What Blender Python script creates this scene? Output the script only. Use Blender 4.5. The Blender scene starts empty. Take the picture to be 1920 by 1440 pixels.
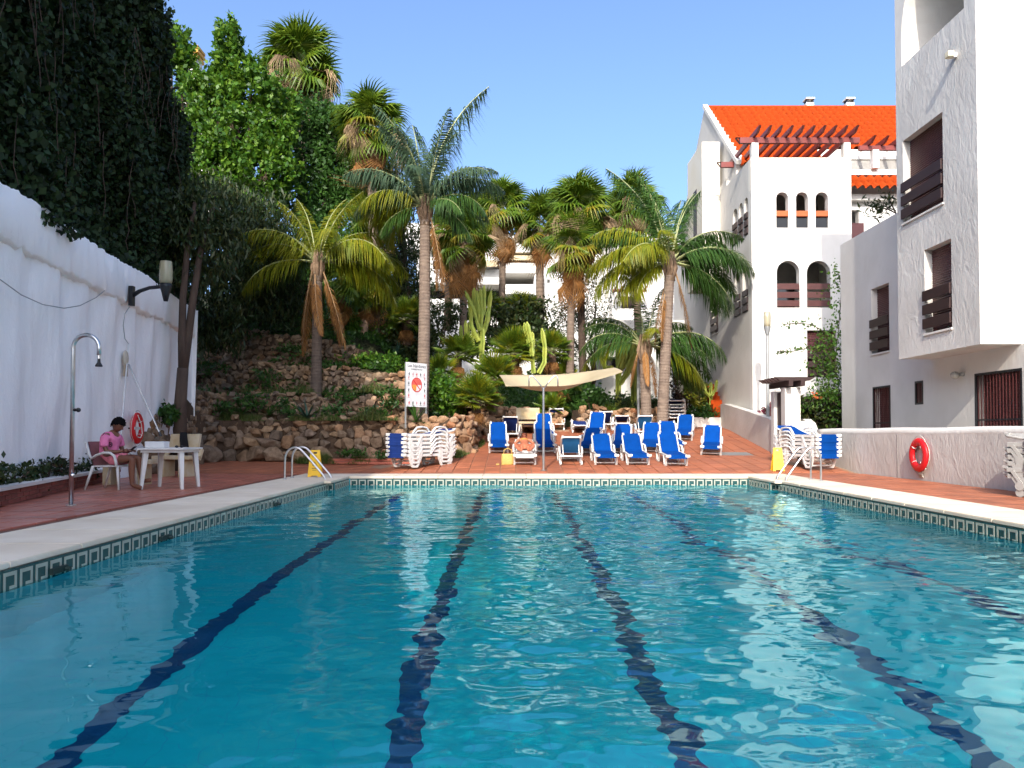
import bpy, bmesh, math, random
import numpy as np
from mathutils import Vector, Matrix, Euler

random.seed(7)
rng = np.random.default_rng(7)
R = math.radians
scene = bpy.context.scene
COL = scene.collection

# ------------------------------------------------------------------ camera
CAM = Vector((0.0, 0.0, 1.0))          # 1 m above the pool deck
TH = math.radians(1.4)                 # slight upward pitch; the rest of the low horizon is lens shift
FPX, CX = 1442.0, 960.0                # focal length and centre in photo pixels
CY = 812.0 - FPX * math.tan(TH)
cam = bpy.data.cameras.new('camera')
cam.sensor_width = 36.0
cam.lens = FPX / 1920.0 * 36.0
cam.shift_y = (CY - 720.0) / 1920.0
cam.clip_end = 3000
cam_o = bpy.data.objects.new('camera', cam)
cam_o.location = CAM
cam_o.rotation_euler = (math.pi / 2 + TH, 0, 0)
COL.objects.link(cam_o)
scene.camera = cam_o

# ------------------------------------------------------------------ light
SUN_EL, SUN_AZ = R(31.0), R(11.0)      # the sun stands behind the camera, slightly left
SDIR = Vector((math.sin(SUN_AZ) * math.cos(SUN_EL), math.cos(SUN_AZ) * math.cos(SUN_EL), -math.sin(SUN_EL)))  # travel
world = bpy.data.worlds.new('World')
scene.world = world
world.use_nodes = True
wn = world.node_tree
sky = wn.nodes.new('ShaderNodeTexSky')
sky.sky_type = 'NISHITA'
sky.sun_disc = False
sky.sun_elevation = SUN_EL
sky.sun_rotation = math.pi + SUN_AZ
sky.altitude = 0
sky.air_density = 0.82
sky.dust_density = 4.5
sky.ozone_density = 5.0
bg = wn.nodes['Background']
bg.inputs['Strength'].default_value = 0.15
wn.links.new(sky.outputs[0], bg.inputs['Color'])
sun = bpy.data.lights.new('sun', 'SUN')
sun.energy = 2.0
sun.angle = R(0.55)
sun.color = (1.0, 0.93, 0.82)
sun_o = bpy.data.objects.new('sun', sun)
sun_o.rotation_euler = SDIR.to_track_quat('-Z', 'Y').to_euler()
sun_o.location = (-6, -20, 30)
COL.objects.link(sun_o)
sun.cycles.is_caustics_light = True

scene.render.engine = 'CYCLES'
scene.view_settings.view_transform = 'Standard'
scene.view_settings.look = 'None'
scene.view_settings.exposure = 1.36
scene.view_settings.gamma = 1.0
scene.view_settings.use_curve_mapping = False
scene.cycles.use_denoising = True
scene.cycles.max_bounces = 8
scene.cycles.diffuse_bounces = 3
scene.cycles.glossy_bounces = 4
scene.cycles.transmission_bounces = 6
scene.cycles.transparent_max_bounces = 8
scene.cycles.sample_clamp_indirect = 6.0
scene.cycles.caustics_reflective = False
scene.cycles.caustics_refractive = True
scene.cycles.blur_glossy = 0.5

# ------------------------------------------------------------------ picture to place helpers
def ray(px, py):
    u, v = (px - CX) / FPX, (CY - py) / FPX
    return Vector((u, math.cos(TH) - v * math.sin(TH), math.sin(TH) + v * math.cos(TH)))

def P(px, py, Y):
    """the point at distance Y along the pool that the photo shows at (px, py)"""
    d = ray(px, py)
    return CAM + d * (Y / d.y)

def PX(px, py, x):
    d = ray(px, py)
    return CAM + d * (x / d.x)

def XY(px, Y):
    return P(px, 812, Y).x

def ZY(py, Y, px=960):
    return P(px, py, Y).z

def lerp(a, b, t):
    return a + (b - a) * t

RAMP = [(-50, 0), (19.2, 0), (20.2, .1), (23.5, .38), (26, .72), (29, 1.12), (32, 1.4), (90, 1.4)]
def gz(x, y):
    """height of the paved deck: level round the pool, rising to the back of the sun terrace"""
    h = 0
    for (a, ha), (b, hb) in zip(RAMP, RAMP[1:]):
        if a <= y <= b:
            h = lerp(ha, hb, (y - a) / (b - a))
            break
    return h * min(1.0, max(.25, (x + 4.2) / 2.4))

# ------------------------------------------------------------------ object helpers
def tag(o, label=None, cat=None, group=None, kind=None):
    if label: o['label'] = label
    if cat: o['category'] = cat
    if group: o['group'] = group
    if kind: o['kind'] = kind
    return o

def thing(name, label, cat, loc=(0, 0, 0), rz=0.0, group=None):
    o = bpy.data.objects.new(name, None)
    o.empty_display_size = .2
    o.location = loc
    o.rotation_euler = (0, 0, rz)
    COL.objects.link(o)
    return tag(o, label, cat, group)

def link(name, me, parent=None, loc=None, rot=None, scale=None):
    o = bpy.data.objects.new(name, me)
    COL.objects.link(o)
    if parent: o.parent = parent
    if loc is not None: o.location = loc
    if rot is not None: o.rotation_euler = rot
    if scale is not None: o.scale = scale
    return o

KIDS = {}
def copy_tree(o, parent=None):
    c = o.copy()
    COL.objects.link(c)
    if parent: c.parent = parent
    for ch in list(o.children):
        copy_tree(ch, c)
    return c

def dup(o, loc, rz, label, scale=None):
    c = copy_tree(o)
    c.location = loc
    c.rotation_euler = (0, 0, rz)
    if scale: c.scale = (scale,) * 3
    c['label'] = label
    return c

class MB:
    """collects shapes into one mesh"""
    def __init__(s): s.v, s.f, s.m = [], [], []
    def add(s, vs, fs, mi=0):
        b = len(s.v)
        s.v += [tuple(v) for v in vs]
        s.f += [tuple(b + i for i in f) for f in fs]
        s.m += [mi] * len(fs)
        return s
    def box(s, x0, y0, z0, x1, y1, z1, mi=0, M=None):
        vs = [Vector(p) for p in ((x0, y0, z0), (x1, y0, z0), (x1, y1, z0), (x0, y1, z0), (x0, y0, z1), (x1, y0, z1), (x1, y1, z1), (x0, y1, z1))]
        if M is not None: vs = [M @ v for v in vs]
        return s.add(vs, [(3, 2, 1, 0), (4, 5, 6, 7), (0, 1, 5, 4), (1, 2, 6, 5), (2, 3, 7, 6), (3, 0, 4, 7)], mi)
    def bar(s, a, b, w, h, mi=0, up=(0, 0, 1)):
        """a square bar from a to b, w across and h high"""
        a, b, up = Vector(a), Vector(b), Vector(up)
        d = (b - a).normalized()
        sd = d.cross(up)
        if sd.length < 1e-4: sd = d.cross(Vector((1, 0, 0)))
        sd.normalize()
        u = sd.cross(d).normalized()
        q = [(-w / 2, -h / 2), (w / 2, -h / 2), (w / 2, h / 2), (-w / 2, h / 2)]
        vs = [a + sd * i + u * j for i, j in q] + [b + sd * i + u * j for i, j in q]
        return s.add(vs, [(0, 1, 2, 3), (7, 6, 5, 4), (0, 4, 5, 1), (1, 5, 6, 2), (2, 6, 7, 3), (3, 7, 4, 0)], mi)
    def tube(s, pts, r, n=8, mi=0, cap=True, flat=1.0):
        pts = [Vector(p) for p in pts]
        k = len(pts)
        rs = r if isinstance(r, (list, tuple)) else [r] * k
        d0 = (pts[1] - pts[0]).normalized()
        ref = Vector((0, 0, 1)) if abs(d0.z) < .9 else Vector((1, 0, 0))
        sd = d0.cross(ref).normalized()
        vs, fs = [], []
        for i, p in enumerate(pts):
            d = (pts[min(i + 1, k - 1)] - pts[max(i - 1, 0)]).normalized()
            sd = (sd - d * sd.dot(d)).normalized()
            u = d.cross(sd)
            for j in range(n):
                a = 2 * math.pi * j / n
                vs.append(p + (sd * math.cos(a) * flat + u * math.sin(a)) * rs[i])
        for i in range(k - 1):
            for j in range(n):
                fs.append((i * n + j, i * n + (j + 1) % n, (i + 1) * n + (j + 1) % n, (i + 1) * n + j))
        if cap:
            fs.append(tuple(range(n - 1, -1, -1)))
            fs.append(tuple((k - 1) * n + j for j in range(n)))
        return s.add(vs, fs, mi)
    def lathe(s, prof, c=(0, 0, 0), n=16, mi=0):
        vs, fs = [], []
        for r, z in prof:
            for j in range(n):
                a = 2 * math.pi * j / n
                vs.append((c[0] + r * math.cos(a), c[1] + r * math.sin(a), c[2] + z))
        for i in range(len(prof) - 1):
            for j in range(n):
                fs.append((i * n + j, i * n + (j + 1) % n, (i + 1) * n + (j + 1) % n, (i + 1) * n + j))
        if prof[0][0] > 1e-4: fs.append(tuple(range(n - 1, -1, -1)))
        if prof[-1][0] > 1e-4: fs.append(tuple((len(prof) - 1) * n + j for j in range(n)))
        return s.add(vs, fs, mi)
    def ball(s, c, r, seg=12, rings=8, mi=0, sc=(1, 1, 1)):
        prof = [(math.sin(math.pi * i / rings), -math.cos(math.pi * i / rings)) for i in range(rings + 1)]
        vs, fs, n = [], [], seg
        for rr, z in prof:
            for j in range(n):
                a = 2 * math.pi * j / n
                vs.append((c[0] + r * sc[0] * rr * math.cos(a), c[1] + r * sc[1] * rr * math.sin(a), c[2] + r * sc[2] * z))
        for i in range(rings):
            for j in range(n):
                fs.append((i * n + j, i * n + (j + 1) % n, (i + 1) * n + (j + 1) % n, (i + 1) * n + j))
        return s.add(vs, fs, mi)
    def mesh(s, name, mats, smooth=False, off=None, weld=0):
        me = bpy.data.meshes.new(name)
        vs = s.v if off is None else [(v[0] - off[0], v[1] - off[1], v[2] - off[2]) for v in s.v]
        me.from_pydata(vs, [], s.f)
        for m in (mats if isinstance(mats, (list, tuple)) else [mats]): me.materials.append(m)
        me.polygons.foreach_set('material_index', s.m)
        if smooth: me.polygons.foreach_set('use_smooth', [True] * len(me.polygons))
        if weld:
            bm = bmesh.new(); bm.from_mesh(me)
            bmesh.ops.remove_doubles(bm, verts=bm.verts, dist=weld)
            bm.to_mesh(me); bm.free()
        me.update()
        return me
    def build(s, name, mats, parent=None, smooth=False, off=None, bevel=0.0, seg=2, kind=None, label=None):
        me = s.mesh(name, mats, smooth, off)
        if bevel:
            bm = bmesh.new(); bm.from_mesh(me)
            bmesh.ops.remove_doubles(bm, verts=bm.verts, dist=1e-5)
            es = [e for e in bm.edges if len(e.link_faces) == 2 and e.calc_face_angle(0) > .5]
            bmesh.ops.bevel(bm, geom=es, offset=bevel, segments=seg, affect='EDGES', profile=.6)
            bm.to_mesh(me); bm.free()
        o = link(name, me, parent)
        if kind: o['kind'] = kind
        if label: o['label'] = label
        return o

def wb(mb, name, mats, parent, **k):
    """build with world coordinates under a thing that is not turned"""
    return mb.build(name, mats, parent, off=tuple(parent.location), **k)

def npmesh(name, V, F, mats, smooth=False, mi=None):
    V = np.asarray(V, dtype=np.float32); F = np.asarray(F, dtype=np.int32)
    me = bpy.data.meshes.new(name)
    me.vertices.add(len(V)); me.vertices.foreach_set('co', V.ravel())
    k = F.shape[1]
    me.loops.add(F.size); me.loops.foreach_set('vertex_index', F.ravel())
    me.polygons.add(len(F))
    me.polygons.foreach_set('loop_start', np.arange(0, F.size, k, dtype=np.int32))
    me.polygons.foreach_set('loop_total', np.full(len(F), k, dtype=np.int32))
    for m in (mats if isinstance(mats, (list, tuple)) else [mats]): me.materials.append(m)
    if mi is not None: me.polygons.foreach_set('material_index', np.asarray(mi, dtype=np.int32))
    if smooth: me.polygons.foreach_set('use_smooth', np.ones(len(F), dtype=bool))
    me.update(calc_edges=True)
    return me

def panel_mesh(name, outer, holes, w0, w1, plane, mat, off=(0, 0, 0), bevel=0.0):
    """a solid wall panel with openings. plane 'x': (u,v,w)=(Y,z,x); plane 'y': (u,v,w)=(x,z,Y)"""
    cu = bpy.data.curves.new(name, 'CURVE')
    cu.dimensions = '2D'; cu.fill_mode = 'BOTH'
    cu.extrude = abs(w1 - w0) / 2
    for loop in [outer] + list(holes):
        sp = cu.splines.new('POLY')
        sp.points.add(len(loop) - 1)
        for p, q in zip(sp.points, loop): p.co = (q[0], q[1], 0, 1)
        sp.use_cyclic_u = True
    co = bpy.data.objects.new(name, cu)
    me = bpy.data.meshes.new_from_object(co)
    bpy.data.objects.remove(co); bpy.data.curves.remove(cu)
    wc = (w0 + w1) / 2
    for v in me.vertices:
        u, vv, w = v.co
        p = (w + wc, u, vv) if plane == 'x' else (u, w + wc, vv)
        v.co = (p[0] - off[0], p[1] - off[1], p[2] - off[2])
    bm = bmesh.new(); bm.from_mesh(me)
    bmesh.ops.remove_doubles(bm, verts=bm.verts, dist=1e-4)
    bmesh.ops.recalc_face_normals(bm, faces=bm.faces)
    bm.to_mesh(me); bm.free()
    me.materials.clear(); me.materials.append(mat)
    for p in me.polygons: p.use_smooth = False
    me.name = name
    return me

def rect(u0, v0, u1, v1): return [(u0, v0), (u1, v0), (u1, v1), (u0, v1)]
def arch(u0, v0, u1, v1, n=10):
    """an opening with a round head"""
    r = abs(u1 - u0) / 2; c = (u0 + u1) / 2; sp = v1 - r
    return [(u0, v0), (u1, v0)] + [(c + r * math.cos(math.pi * i / n), sp + r * math.sin(math.pi * i / n)) for i in range(n + 1)]

# ------------------------------------------------------------------ materials
def nt(name):
    m = bpy.data.materials.new(name)
    m.use_nodes = True
    t = m.node_tree
    b = t.nodes['Principled BSDF']
    return m, t, b

def N(t, typ, **k):
    n = t.nodes.new(typ)
    for a, v in k.items():
        if a in n.inputs.keys(): n.inputs[a].default_value = v
        else: setattr(n, a, v)
    return n

def rgb(c): return (c[0], c[1], c[2], 1)

def posnode(t, scale=(1, 1, 1), obj=False):
    if obj: src = N(t, 'ShaderNodeTexCoord').outputs['Object']
    else: src = N(t, 'ShaderNodeNewGeometry').outputs['Position']
    mp = N(t, 'ShaderNodeMapping')
    mp.inputs['Scale'].default_value = scale
    t.links.new(src, mp.inputs['Vector'])
    return mp.outputs[0]

def noise(t, vec, scale, detail=4, rough=.55, dist=0):
    n = N(t, 'ShaderNodeTexNoise')
    n.inputs['Scale'].default_value = scale
    n.inputs['Detail'].default_value = detail
    n.inputs['Roughness'].default_value = rough
    n.inputs['Distortion'].default_value = dist
    if vec is not None: t.links.new(vec, n.inputs['Vector'])
    return n.outputs['Fac']

def ramp(t, fac, stops):
    r = N(t, 'ShaderNodeValToRGB')
    e = r.color_ramp.elements
    while len(e) < len(stops): e.new(.5)
    for el, (p, c) in zip(e, stops):
        el.position = p; el.color = rgb(c)
    t.links.new(fac, r.inputs[0])
    return r.outputs[0]

def mixc(t, fac, a, b, mode='MIX'):
    m = N(t, 'ShaderNodeMix', data_type='RGBA', blend_type=mode)
    for sock, v in ((m.inputs[0], fac), (m.inputs[6], a), (m.inputs[7], b)):
        if hasattr(v, 'links'): t.links.new(v, sock)
        elif isinstance(v, (int, float)): sock.default_value = v
        else: sock.default_value = rgb(v)
    return m.outputs[2]

def bumpn(t, b, h, strength, dist=.02, nrm=None):
    n = N(t, 'ShaderNodeBump')
    n.inputs['Strength'].default_value = strength
    n.inputs['Distance'].default_value = dist
    t.links.new(h, n.inputs['Height'])
    if nrm is not None: t.links.new(nrm, n.inputs['Normal'])
    if b is not None: t.links.new(n.outputs[0], b.inputs['Normal'])
    return n.outputs[0]

def mat(name, col, rough=.6, metal=0, col2=None, vs=4.0, bump=0, bs=30, bd=.01, spec=.4, obj=False, sc=(1, 1, 1), rnd=0.0):
    m, t, b = nt(name)
    b.inputs['Roughness'].default_value = rough
    b.inputs['Metallic'].default_value = metal
    b.inputs['Specular IOR Level'].default_value = spec
    v = posnode(t, sc, obj)
    c2 = col2 or tuple(x * .8 for x in col)
    c = mixc(t, ramp(t, noise(t, v, vs), [(.35, (0, 0, 0)), (.65, (1, 1, 1))]), col, c2)
    if rnd:
        oi = N(t, 'ShaderNodeObjectInfo')
        hs = N(t, 'ShaderNodeHueSaturation')
        mr = N(t, 'ShaderNodeMapRange')
        mr.inputs['To Min'].default_value = 1 - rnd; mr.inputs['To Max'].default_value = 1 + rnd
        t.links.new(oi.outputs['Random'], mr.inputs['Value'])
        t.links.new(mr.outputs[0], hs.inputs['Value'])
        t.links.new(c, hs.inputs['Color'])
        c = hs.outputs[0]
    t.links.new(c, b.inputs['Base Color'])
    if bump: bumpn(t, b, noise(t, v, bs), bump, bd)
    return m

def leafmat(name, cols, trans=.35, rough=.5, tcol=None):
    """leaf colour differs from leaf to leaf; light passes through the blade"""
    m, t, b = nt(name)
    g = N(t, 'ShaderNodeNewGeometry')
    k = len(cols)
    c = ramp(t, g.outputs['Random Per Island'], [(i / max(1, k - 1), cc) for i, cc in enumerate(cols)])
    t.links.new(c, b.inputs['Base Color'])
    b.inputs['Roughness'].default_value = rough
    b.inputs['Specular IOR Level'].default_value = .35
    tr = N(t, 'ShaderNodeBsdfTranslucent')
    t.links.new(mixc(t, .5, c, tcol or cols[-1]), tr.inputs['Color'])
    mx = N(t, 'ShaderNodeMixShader')
    mx.inputs[0].default_value = trans
    t.links.new(b.outputs[0], mx.inputs[1]); t.links.new(tr.outputs[0], mx.inputs[2])
    t.links.new(mx.outputs[0], t.nodes['Material Output'].inputs[0])
    return m

def plaster(name, col, col2, bump=.5, dist=.03, scale=3.0, stain=(.5, .46, .4), st=.25, trowel=1.0):
    m, t, b = nt(name)
    b.inputs['Roughness'].default_value = .85
    b.inputs['Specular IOR Level'].default_value = .2
    v = posnode(t)
    base = mixc(t, ramp(t, noise(t, v, .6, 3), [(.4, (0, 0, 0)), (.62, (1, 1, 1))]), col, col2)
    vz = posnode(t, (1.5, 1.5, .25))
    base = mixc(t, ramp(t, noise(t, vz, 2.2, 5, .65), [(.58, (0, 0, 0)), (.85, (st, st, st))]), base, stain)
    t.links.new(base, b.inputs['Base Color'])
    vt = posnode(t, (1, 1, .55))
    h1 = noise(t, vt, scale, 3, .5, 1.2)
    h2 = noise(t, vt, scale * 5, 3, .6, .6)
    a = N(t, 'ShaderNodeMath', operation='MULTIPLY_ADD')
    t.links.new(h2, a.inputs[0]); a.inputs[1].default_value = .3 * trowel; t.links.new(h1, a.inputs[2])
    bumpn(t, b, a.outputs[0], bump, dist)
    return m

WHITE = plaster('white_plaster', (.66, .63, .58), (.60, .57, .52), .35, .03, 2.5, st=.55)
WHITE_RAKED = plaster('hand_trowelled_dimmed_plaster', (.61, .585, .54), (.53, .505, .465), .5, .035, 4.5, trowel=1.4, st=.4)  # trowelled white walls; dimness of the grazing sun put into the colour
LIMEWASH = plaster('fresh_limewash', (.93, .915, .885), (.90, .885, .855), .45, .03, 4.5, trowel=1.8, stain=(.5, .48, .45), st=.5)
CREAM = plaster('cream_plaster', (.66, .60, .49), (.69, .65, .57), .3, .03, 2.5, st=.3)
FARWHITE = plaster('far_white_plaster', (.70, .68, .64), (.66, .64, .60), .15, .03, 1.5)
def two_tone(name, zsplit):
    """white plaster whose upper wall keeps an older cream coat with an uneven lower edge"""
    m = WHITE.copy(); m.name = name
    t = m.node_tree; b = t.nodes['Principled BSDF']
    src = b.inputs['Base Color'].links[0].from_socket
    g = N(t, 'ShaderNodeNewGeometry'); sx = N(t, 'ShaderNodeSeparateXYZ')
    t.links.new(g.outputs['Position'], sx.inputs[0])
    n = noise(t, posnode(t, (1, 1, .3)), .9, 4)
    a = N(t, 'ShaderNodeMath', operation='MULTIPLY_ADD')
    t.links.new(n, a.inputs[0]); a.inputs[1].default_value = 1.2; t.links.new(sx.outputs['Z'], a.inputs[2])
    mr = N(t, 'ShaderNodeMapRange')
    mr.inputs['From Min'].default_value = zsplit + .6 - .02; mr.inputs['From Max'].default_value = zsplit + .6 + .02
    t.links.new(a.outputs[0], mr.inputs['Value'])
    t.links.new(mixc(t, mr.outputs[0], src, (.76, .70, .60)), b.inputs['Base Color'])
    return m

def stonemat(name, cols, bump=.6):
    m, t, b = nt(name)
    b.inputs['Roughness'].default_value = .9
    b.inputs['Specular IOR Level'].default_value = .15
    oi = N(t, 'ShaderNodeObjectInfo')
    v = posnode(t)
    base = ramp(t, oi.outputs['Random'], [(i / (len(cols) - 1), c) for i, c in enumerate(cols)])
    dirt = ramp(t, noise(t, v, 6, 5, .65), [(.3, (.45, .4, .36)), (.6, (1, 1, 1)), (.8, (1.15, 1.1, 1.0))])
    t.links.new(mixc(t, 1.0, base, dirt, 'MULTIPLY'), b.inputs['Base Color'])
    bumpn(t, b, noise(t, v, 14, 6, .7), bump, .04)
    return m

WHITE_PLASTIC = mat('white_plastic', (.66, .655, .63), .4, col2=(.60, .59, .56), vs=3, spec=.5, obj=True)
CREAM_PLASTIC = mat('grey_white_plastic', (.62, .60, .56), .4, col2=(.56, .54, .5), vs=3, obj=True)
BLUE_FABRIC = mat('blue_sling_fabric', (.0015, .050, .25), .85, col2=(.0015, .040, .20), vs=2.5, bump=.15, bs=260, bd=.002, spec=.05, obj=True, rnd=.12)
TEAL_FABRIC = mat('pale_blue_sling_fabric', (.02, .17, .42), .75, col2=(.018, .14, .36), vs=2.5, bump=.15, bs=260, bd=.002, spec=.2, obj=True)  # lighter blue, for slings seen from behind
NAVY_FABRIC = mat('navy_sling_fabric', (.008, .03, .16), .75, col2=(.007, .025, .13), vs=2.5, spec=.2, obj=True)
STEEL = mat('brushed_steel', (.62, .62, .62), .28, 1.0, col2=(.5, .5, .5), vs=8)
GREY_METAL = mat('grey_painted_metal', (.33, .34, .34), .45, .3, col2=(.28, .29, .29))
DARK_METAL = mat('dark_painted_metal', (.02, .022, .026), .4, .2)
SHADE_GREY_PLASTIC = mat('shade_grey_plastic', (.36, .345, .325), .45, col2=(.31, .30, .28), vs=3, obj=True)  # white loungers at the right edge, their shade put into the colour
BLACK = mat('black_plastic', (.012, .012, .013), .45)
BURGUNDY = mat('burgundy_shutter_paint', (.075, .018, .018), .45, col2=(.06, .014, .015))
DARKWOOD = mat('dark_brown_wood', (.035, .014, .012), .55, col2=(.026, .011, .010), bump=.2, bs=40, sc=(1, 1, 6))
REDWOOD = mat('reddish_pergola_wood', (.20, .034, .026), .5, col2=(.16, .03, .024), bump=.2, bs=30)
ORANGE_TILE = mat('orange_roof_tile', (.37, .052, .008), .9, col2=(.29, .040, .007), vs=7, bump=.4, bs=25, spec=.08)
TERRACOTTA = mat('terracotta_paver', (.40, .132, .062), .55, col2=(.29, .095, .048), vs=2.2, bump=.15, bs=30, spec=.35, rnd=.16)
BROWN_TILE = mat('brown_red_deck_tile', (.42, .135, .09), .34, col2=(.33, .105, .07), vs=1.6, bump=.12, bs=26, spec=.45, rnd=.16)
GROUT = mat('sandy_grout', (.34, .20, .12), .9, col2=(.28, .16, .1))
BRICK = mat('red_brick', (.24, .062, .042), .85, col2=(.17, .05, .036), vs=9, bump=.4, bs=40, rnd=.2)
MORTAR = mat('pale_mortar', (.36, .27, .22), .95, bump=.4, bs=50)
COPING = mat('cream_stone_coping', (.78, .68, .54), .65, col2=(.68, .57, .43), vs=1.4, bump=.15, bs=40, rnd=.05)
SOIL = mat('brown_garden_soil', (.055, .034, .020), .95, col2=(.09, .055, .032), vs=3, bump=.8, bs=12, bd=.06)
HILLSOIL = mat('planted_hill_soil', (.040, .032, .014), .95, col2=(.02, .028, .008), vs=.8, bump=.8, bs=6, bd=.1)
POOLTILE = None
CANVAS = mat('cream_canvas', (.54, .45, .285), .8, col2=(.49, .40, .25), vs=1.5, bump=.1, bs=120, spec=.15)
RED_RING = mat('red_lifebuoy_plastic', (.62, .012, .016), .4, col2=(.56, .01, .015))
ROPE = mat('white_rope', (.62, .58, .5), .85, bump=.4, bs=200, bd=.004)
YELLOW = mat('yellow_plastic', (.80, .47, .005), .38, col2=(.76, .43, .005))
CONCRETE = mat('weathered_cream_concrete', (.50, .42, .29), .9, col2=(.44, .33, .18), vs=4, bump=.3, bs=30)
PAPER = mat('printed_white_board', (.78, .78, .77), .4)
GLASS_DARK = mat('dark_window_glass', (.012, .013, .014), .08, spec=.6)
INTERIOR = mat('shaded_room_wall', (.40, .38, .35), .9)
# ================================================================== GROUND, POOL, DECK
PX0, PX1, PY0, PY1 = -3.9, 5.6, .7, 17.8      # water's edge
WZ, FLOOR = -.20, -1.80

def terrain_h(x, y):
    if PX0 - .45 < x < PX1 + .45 and PY0 - .5 < y < PY1 + .45: return -2.4
    h = gz(x, min(y, 32)) - .16
    # left hillside behind the dry stone terraces
    L = min(1, max(0, (-2.6 - x) / 2.0))
    for yy, zz in ((24.55, 1.35), (25.75, 2.35), (26.85, 3.3), (28.3, 4.5)):
        yline = yy + (x + 7) * -.26 if x > -11 else yy + 1
        if y > yline: h = max(h, lerp(h, zz - .1, L if zz < 4 else L * min(1, max(0, (-5.0 - x) / 1.4))))
    if y > 29: h = max(h, lerp(h, 4.5 + min(y - 29, 15) * .30, L * min(1, max(.0, (-3.4 - x) / 2.2))))
    # middle garden slope
    if y > 30 and x < 7:
        mid = 1.35 + min(y - 30, 30) * .15
        h = max(h, mid if x > -2.6 else lerp(mid, h, L))
    if y > 60: h += 0
    if x < -9.5 - .166 * (y - 18.7) and y < 23: h = max(h, 2.2)
    if x > 8.7 and y > 22.9: h = max(h, .8)
    return h

def build_terrain():
    xs = np.unique(np.concatenate([np.array([-1500, -600, -250, -120, -80, -60, -45, -35]), np.arange(-28, 28.1, .5), np.array([35, 45, 60, 80, 120, 250, 600, 1500])]))
    ys = np.unique(np.concatenate([np.array([-900, -400, -150, -80, -50, -35]), np.arange(-24, 52.1, .5), np.array([56, 60, 70, 90, 130, 220, 500, 1600])]))
    V = np.array([(x, y, terrain_h(x, y)) for y in ys for x in xs])
    nx = len(xs)
    F = [(j * nx + i, j * nx + i + 1, (j + 1) * nx + i + 1, (j + 1) * nx + i) for j in range(len(ys) - 1) for i in range(nx - 1)]
    o = link('ground', npmesh('ground', V, F, HILLSOIL, smooth=True))
    tag(o, kind='structure')
build_terrain()

# ---- pool basin
def pooltile():
    m, t, b = nt('pale_blue_pool_mosaic')
    b.inputs['Roughness'].default_value = .4
    v = posnode(t)
    br = N(t, 'ShaderNodeTexBrick')
    br.inputs['Scale'].default_value = 4.0
    br.inputs['Mortar Size'].default_value = .012
    br.offset = 0; br.squash = 1
    br.inputs['Brick Width'].default_value = 1.0; br.inputs['Row Height'].default_value = 1.0
    t.links.new(v, br.inputs['Vector'])
    c = mixc(t, ramp(t, noise(t, v, .35, 3), [(.35, (0, 0, 0)), (.65, (1, 1, 1))]), (.003, .48, .56), (.003, .44, .51))
    br.inputs['Mortar'].default_value = rgb((.02, .38, .52))
    t.links.new(c, br.inputs['Color1']); t.links.new(c, br.inputs['Color2'])
    t.links.new(br.outputs['Color'], b.inputs['Base Color'])
    return m
POOLTILE = pooltile()
LANE = mat('dark_blue_pool_mosaic', (.008, .055, .17), .4, col2=(.007, .045, .14))
basin = MB()
X0, X1, Y0, Y1 = PX0 - .02, PX1 + .02, PY0 - .02, PY1 + .02
basin.add([(X0, Y0, FLOOR), (X1, Y0, FLOOR), (X1, Y1, FLOOR), (X0, Y1, FLOOR), (X0, Y0, -.06), (X1, Y0, -.06), (X1, Y1, -.06), (X0, Y1, -.06)],
          [(0, 1, 2, 3), (0, 4, 5, 1), (1, 5, 6, 2), (2, 6, 7, 3), (3, 7, 4, 0)])
pool = basin.build('swimming_pool', POOLTILE, kind='structure')
for x in (-2.45, -.65, .95, 2.6, 4.25):
    b = MB().box(x - .085, PY0 + .3, FLOOR + .004, x + .085, PY1 - .25, FLOOR + .008)
    b.build('lane_line', LANE, pool)

# ---- Greek key tiles round the rim: a glazed tile with the key standing a hair proud
KEY_DARK = mat('dark_green_glaze', (.022, .075, .072), .25, col2=(.018, .062, .06))
KEY_PALE = mat('cream_glaze', (.42, .42, .34), .3, col2=(.36, .37, .30))
TW, TH_ = .2, .24
def key_tile_mesh():
    b = MB()
    b.box(-TW / 2 + .0015, -.012, -TH_ + .0, TW / 2 - .0015, 0, 0, 0)
    # one turn of the key on a 5 x 6 grid, drawn as bars
    gx, gy = TW / 5.0, TH_ / 6.0
    for (x0, y0, x1, y1) in ((.1, 0, .85, 5.5), (.85, 4.75, 4.2, 5.5), (3.45, 2.0, 4.2, 4.75), (1.9, 2.0, 3.45, 2.75)):
        b.box(-TW / 2 + x0 * gx + .002, -.015, -TH_ + y0 * gy, -TW / 2 + x1 * gx - .002, -.012, -TH_ + y1 * gy, 1)
    return b.mesh('key_tile', [KEY_DARK, KEY_PALE])
ktm = key_tile_mesh()
STEPY = 16.3                              # the last stretch of the pool is a little narrower
INS = .14
def key_tiles(x, y, rz, n, dx, dy):
    for i in range(n):
        link('tile', ktm, pool, (x + dx * i, y + dy * i, -.055), (0, 0, rz))
n_l = 59
key_tiles(PX0, STEPY - .1 - .2 * (n_l - 1), math.pi / 2, n_l, 0, .2)
key_tiles(PX1, STEPY - .1 - .2 * (n_l - 1), -math.pi / 2, n_l, 0, .2)
key_tiles(PX0 + INS, STEPY + .12, math.pi / 2, 7, 0, .2)
key_tiles(PX1 - INS, STEPY + .12, -math.pi / 2, 7, 0, .2)
n_f = int((PX1 - PX0 - 2 * INS) / .2)
key_tiles(PX0 + INS + .12, PY1, 0, n_f, .2, 0)
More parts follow.
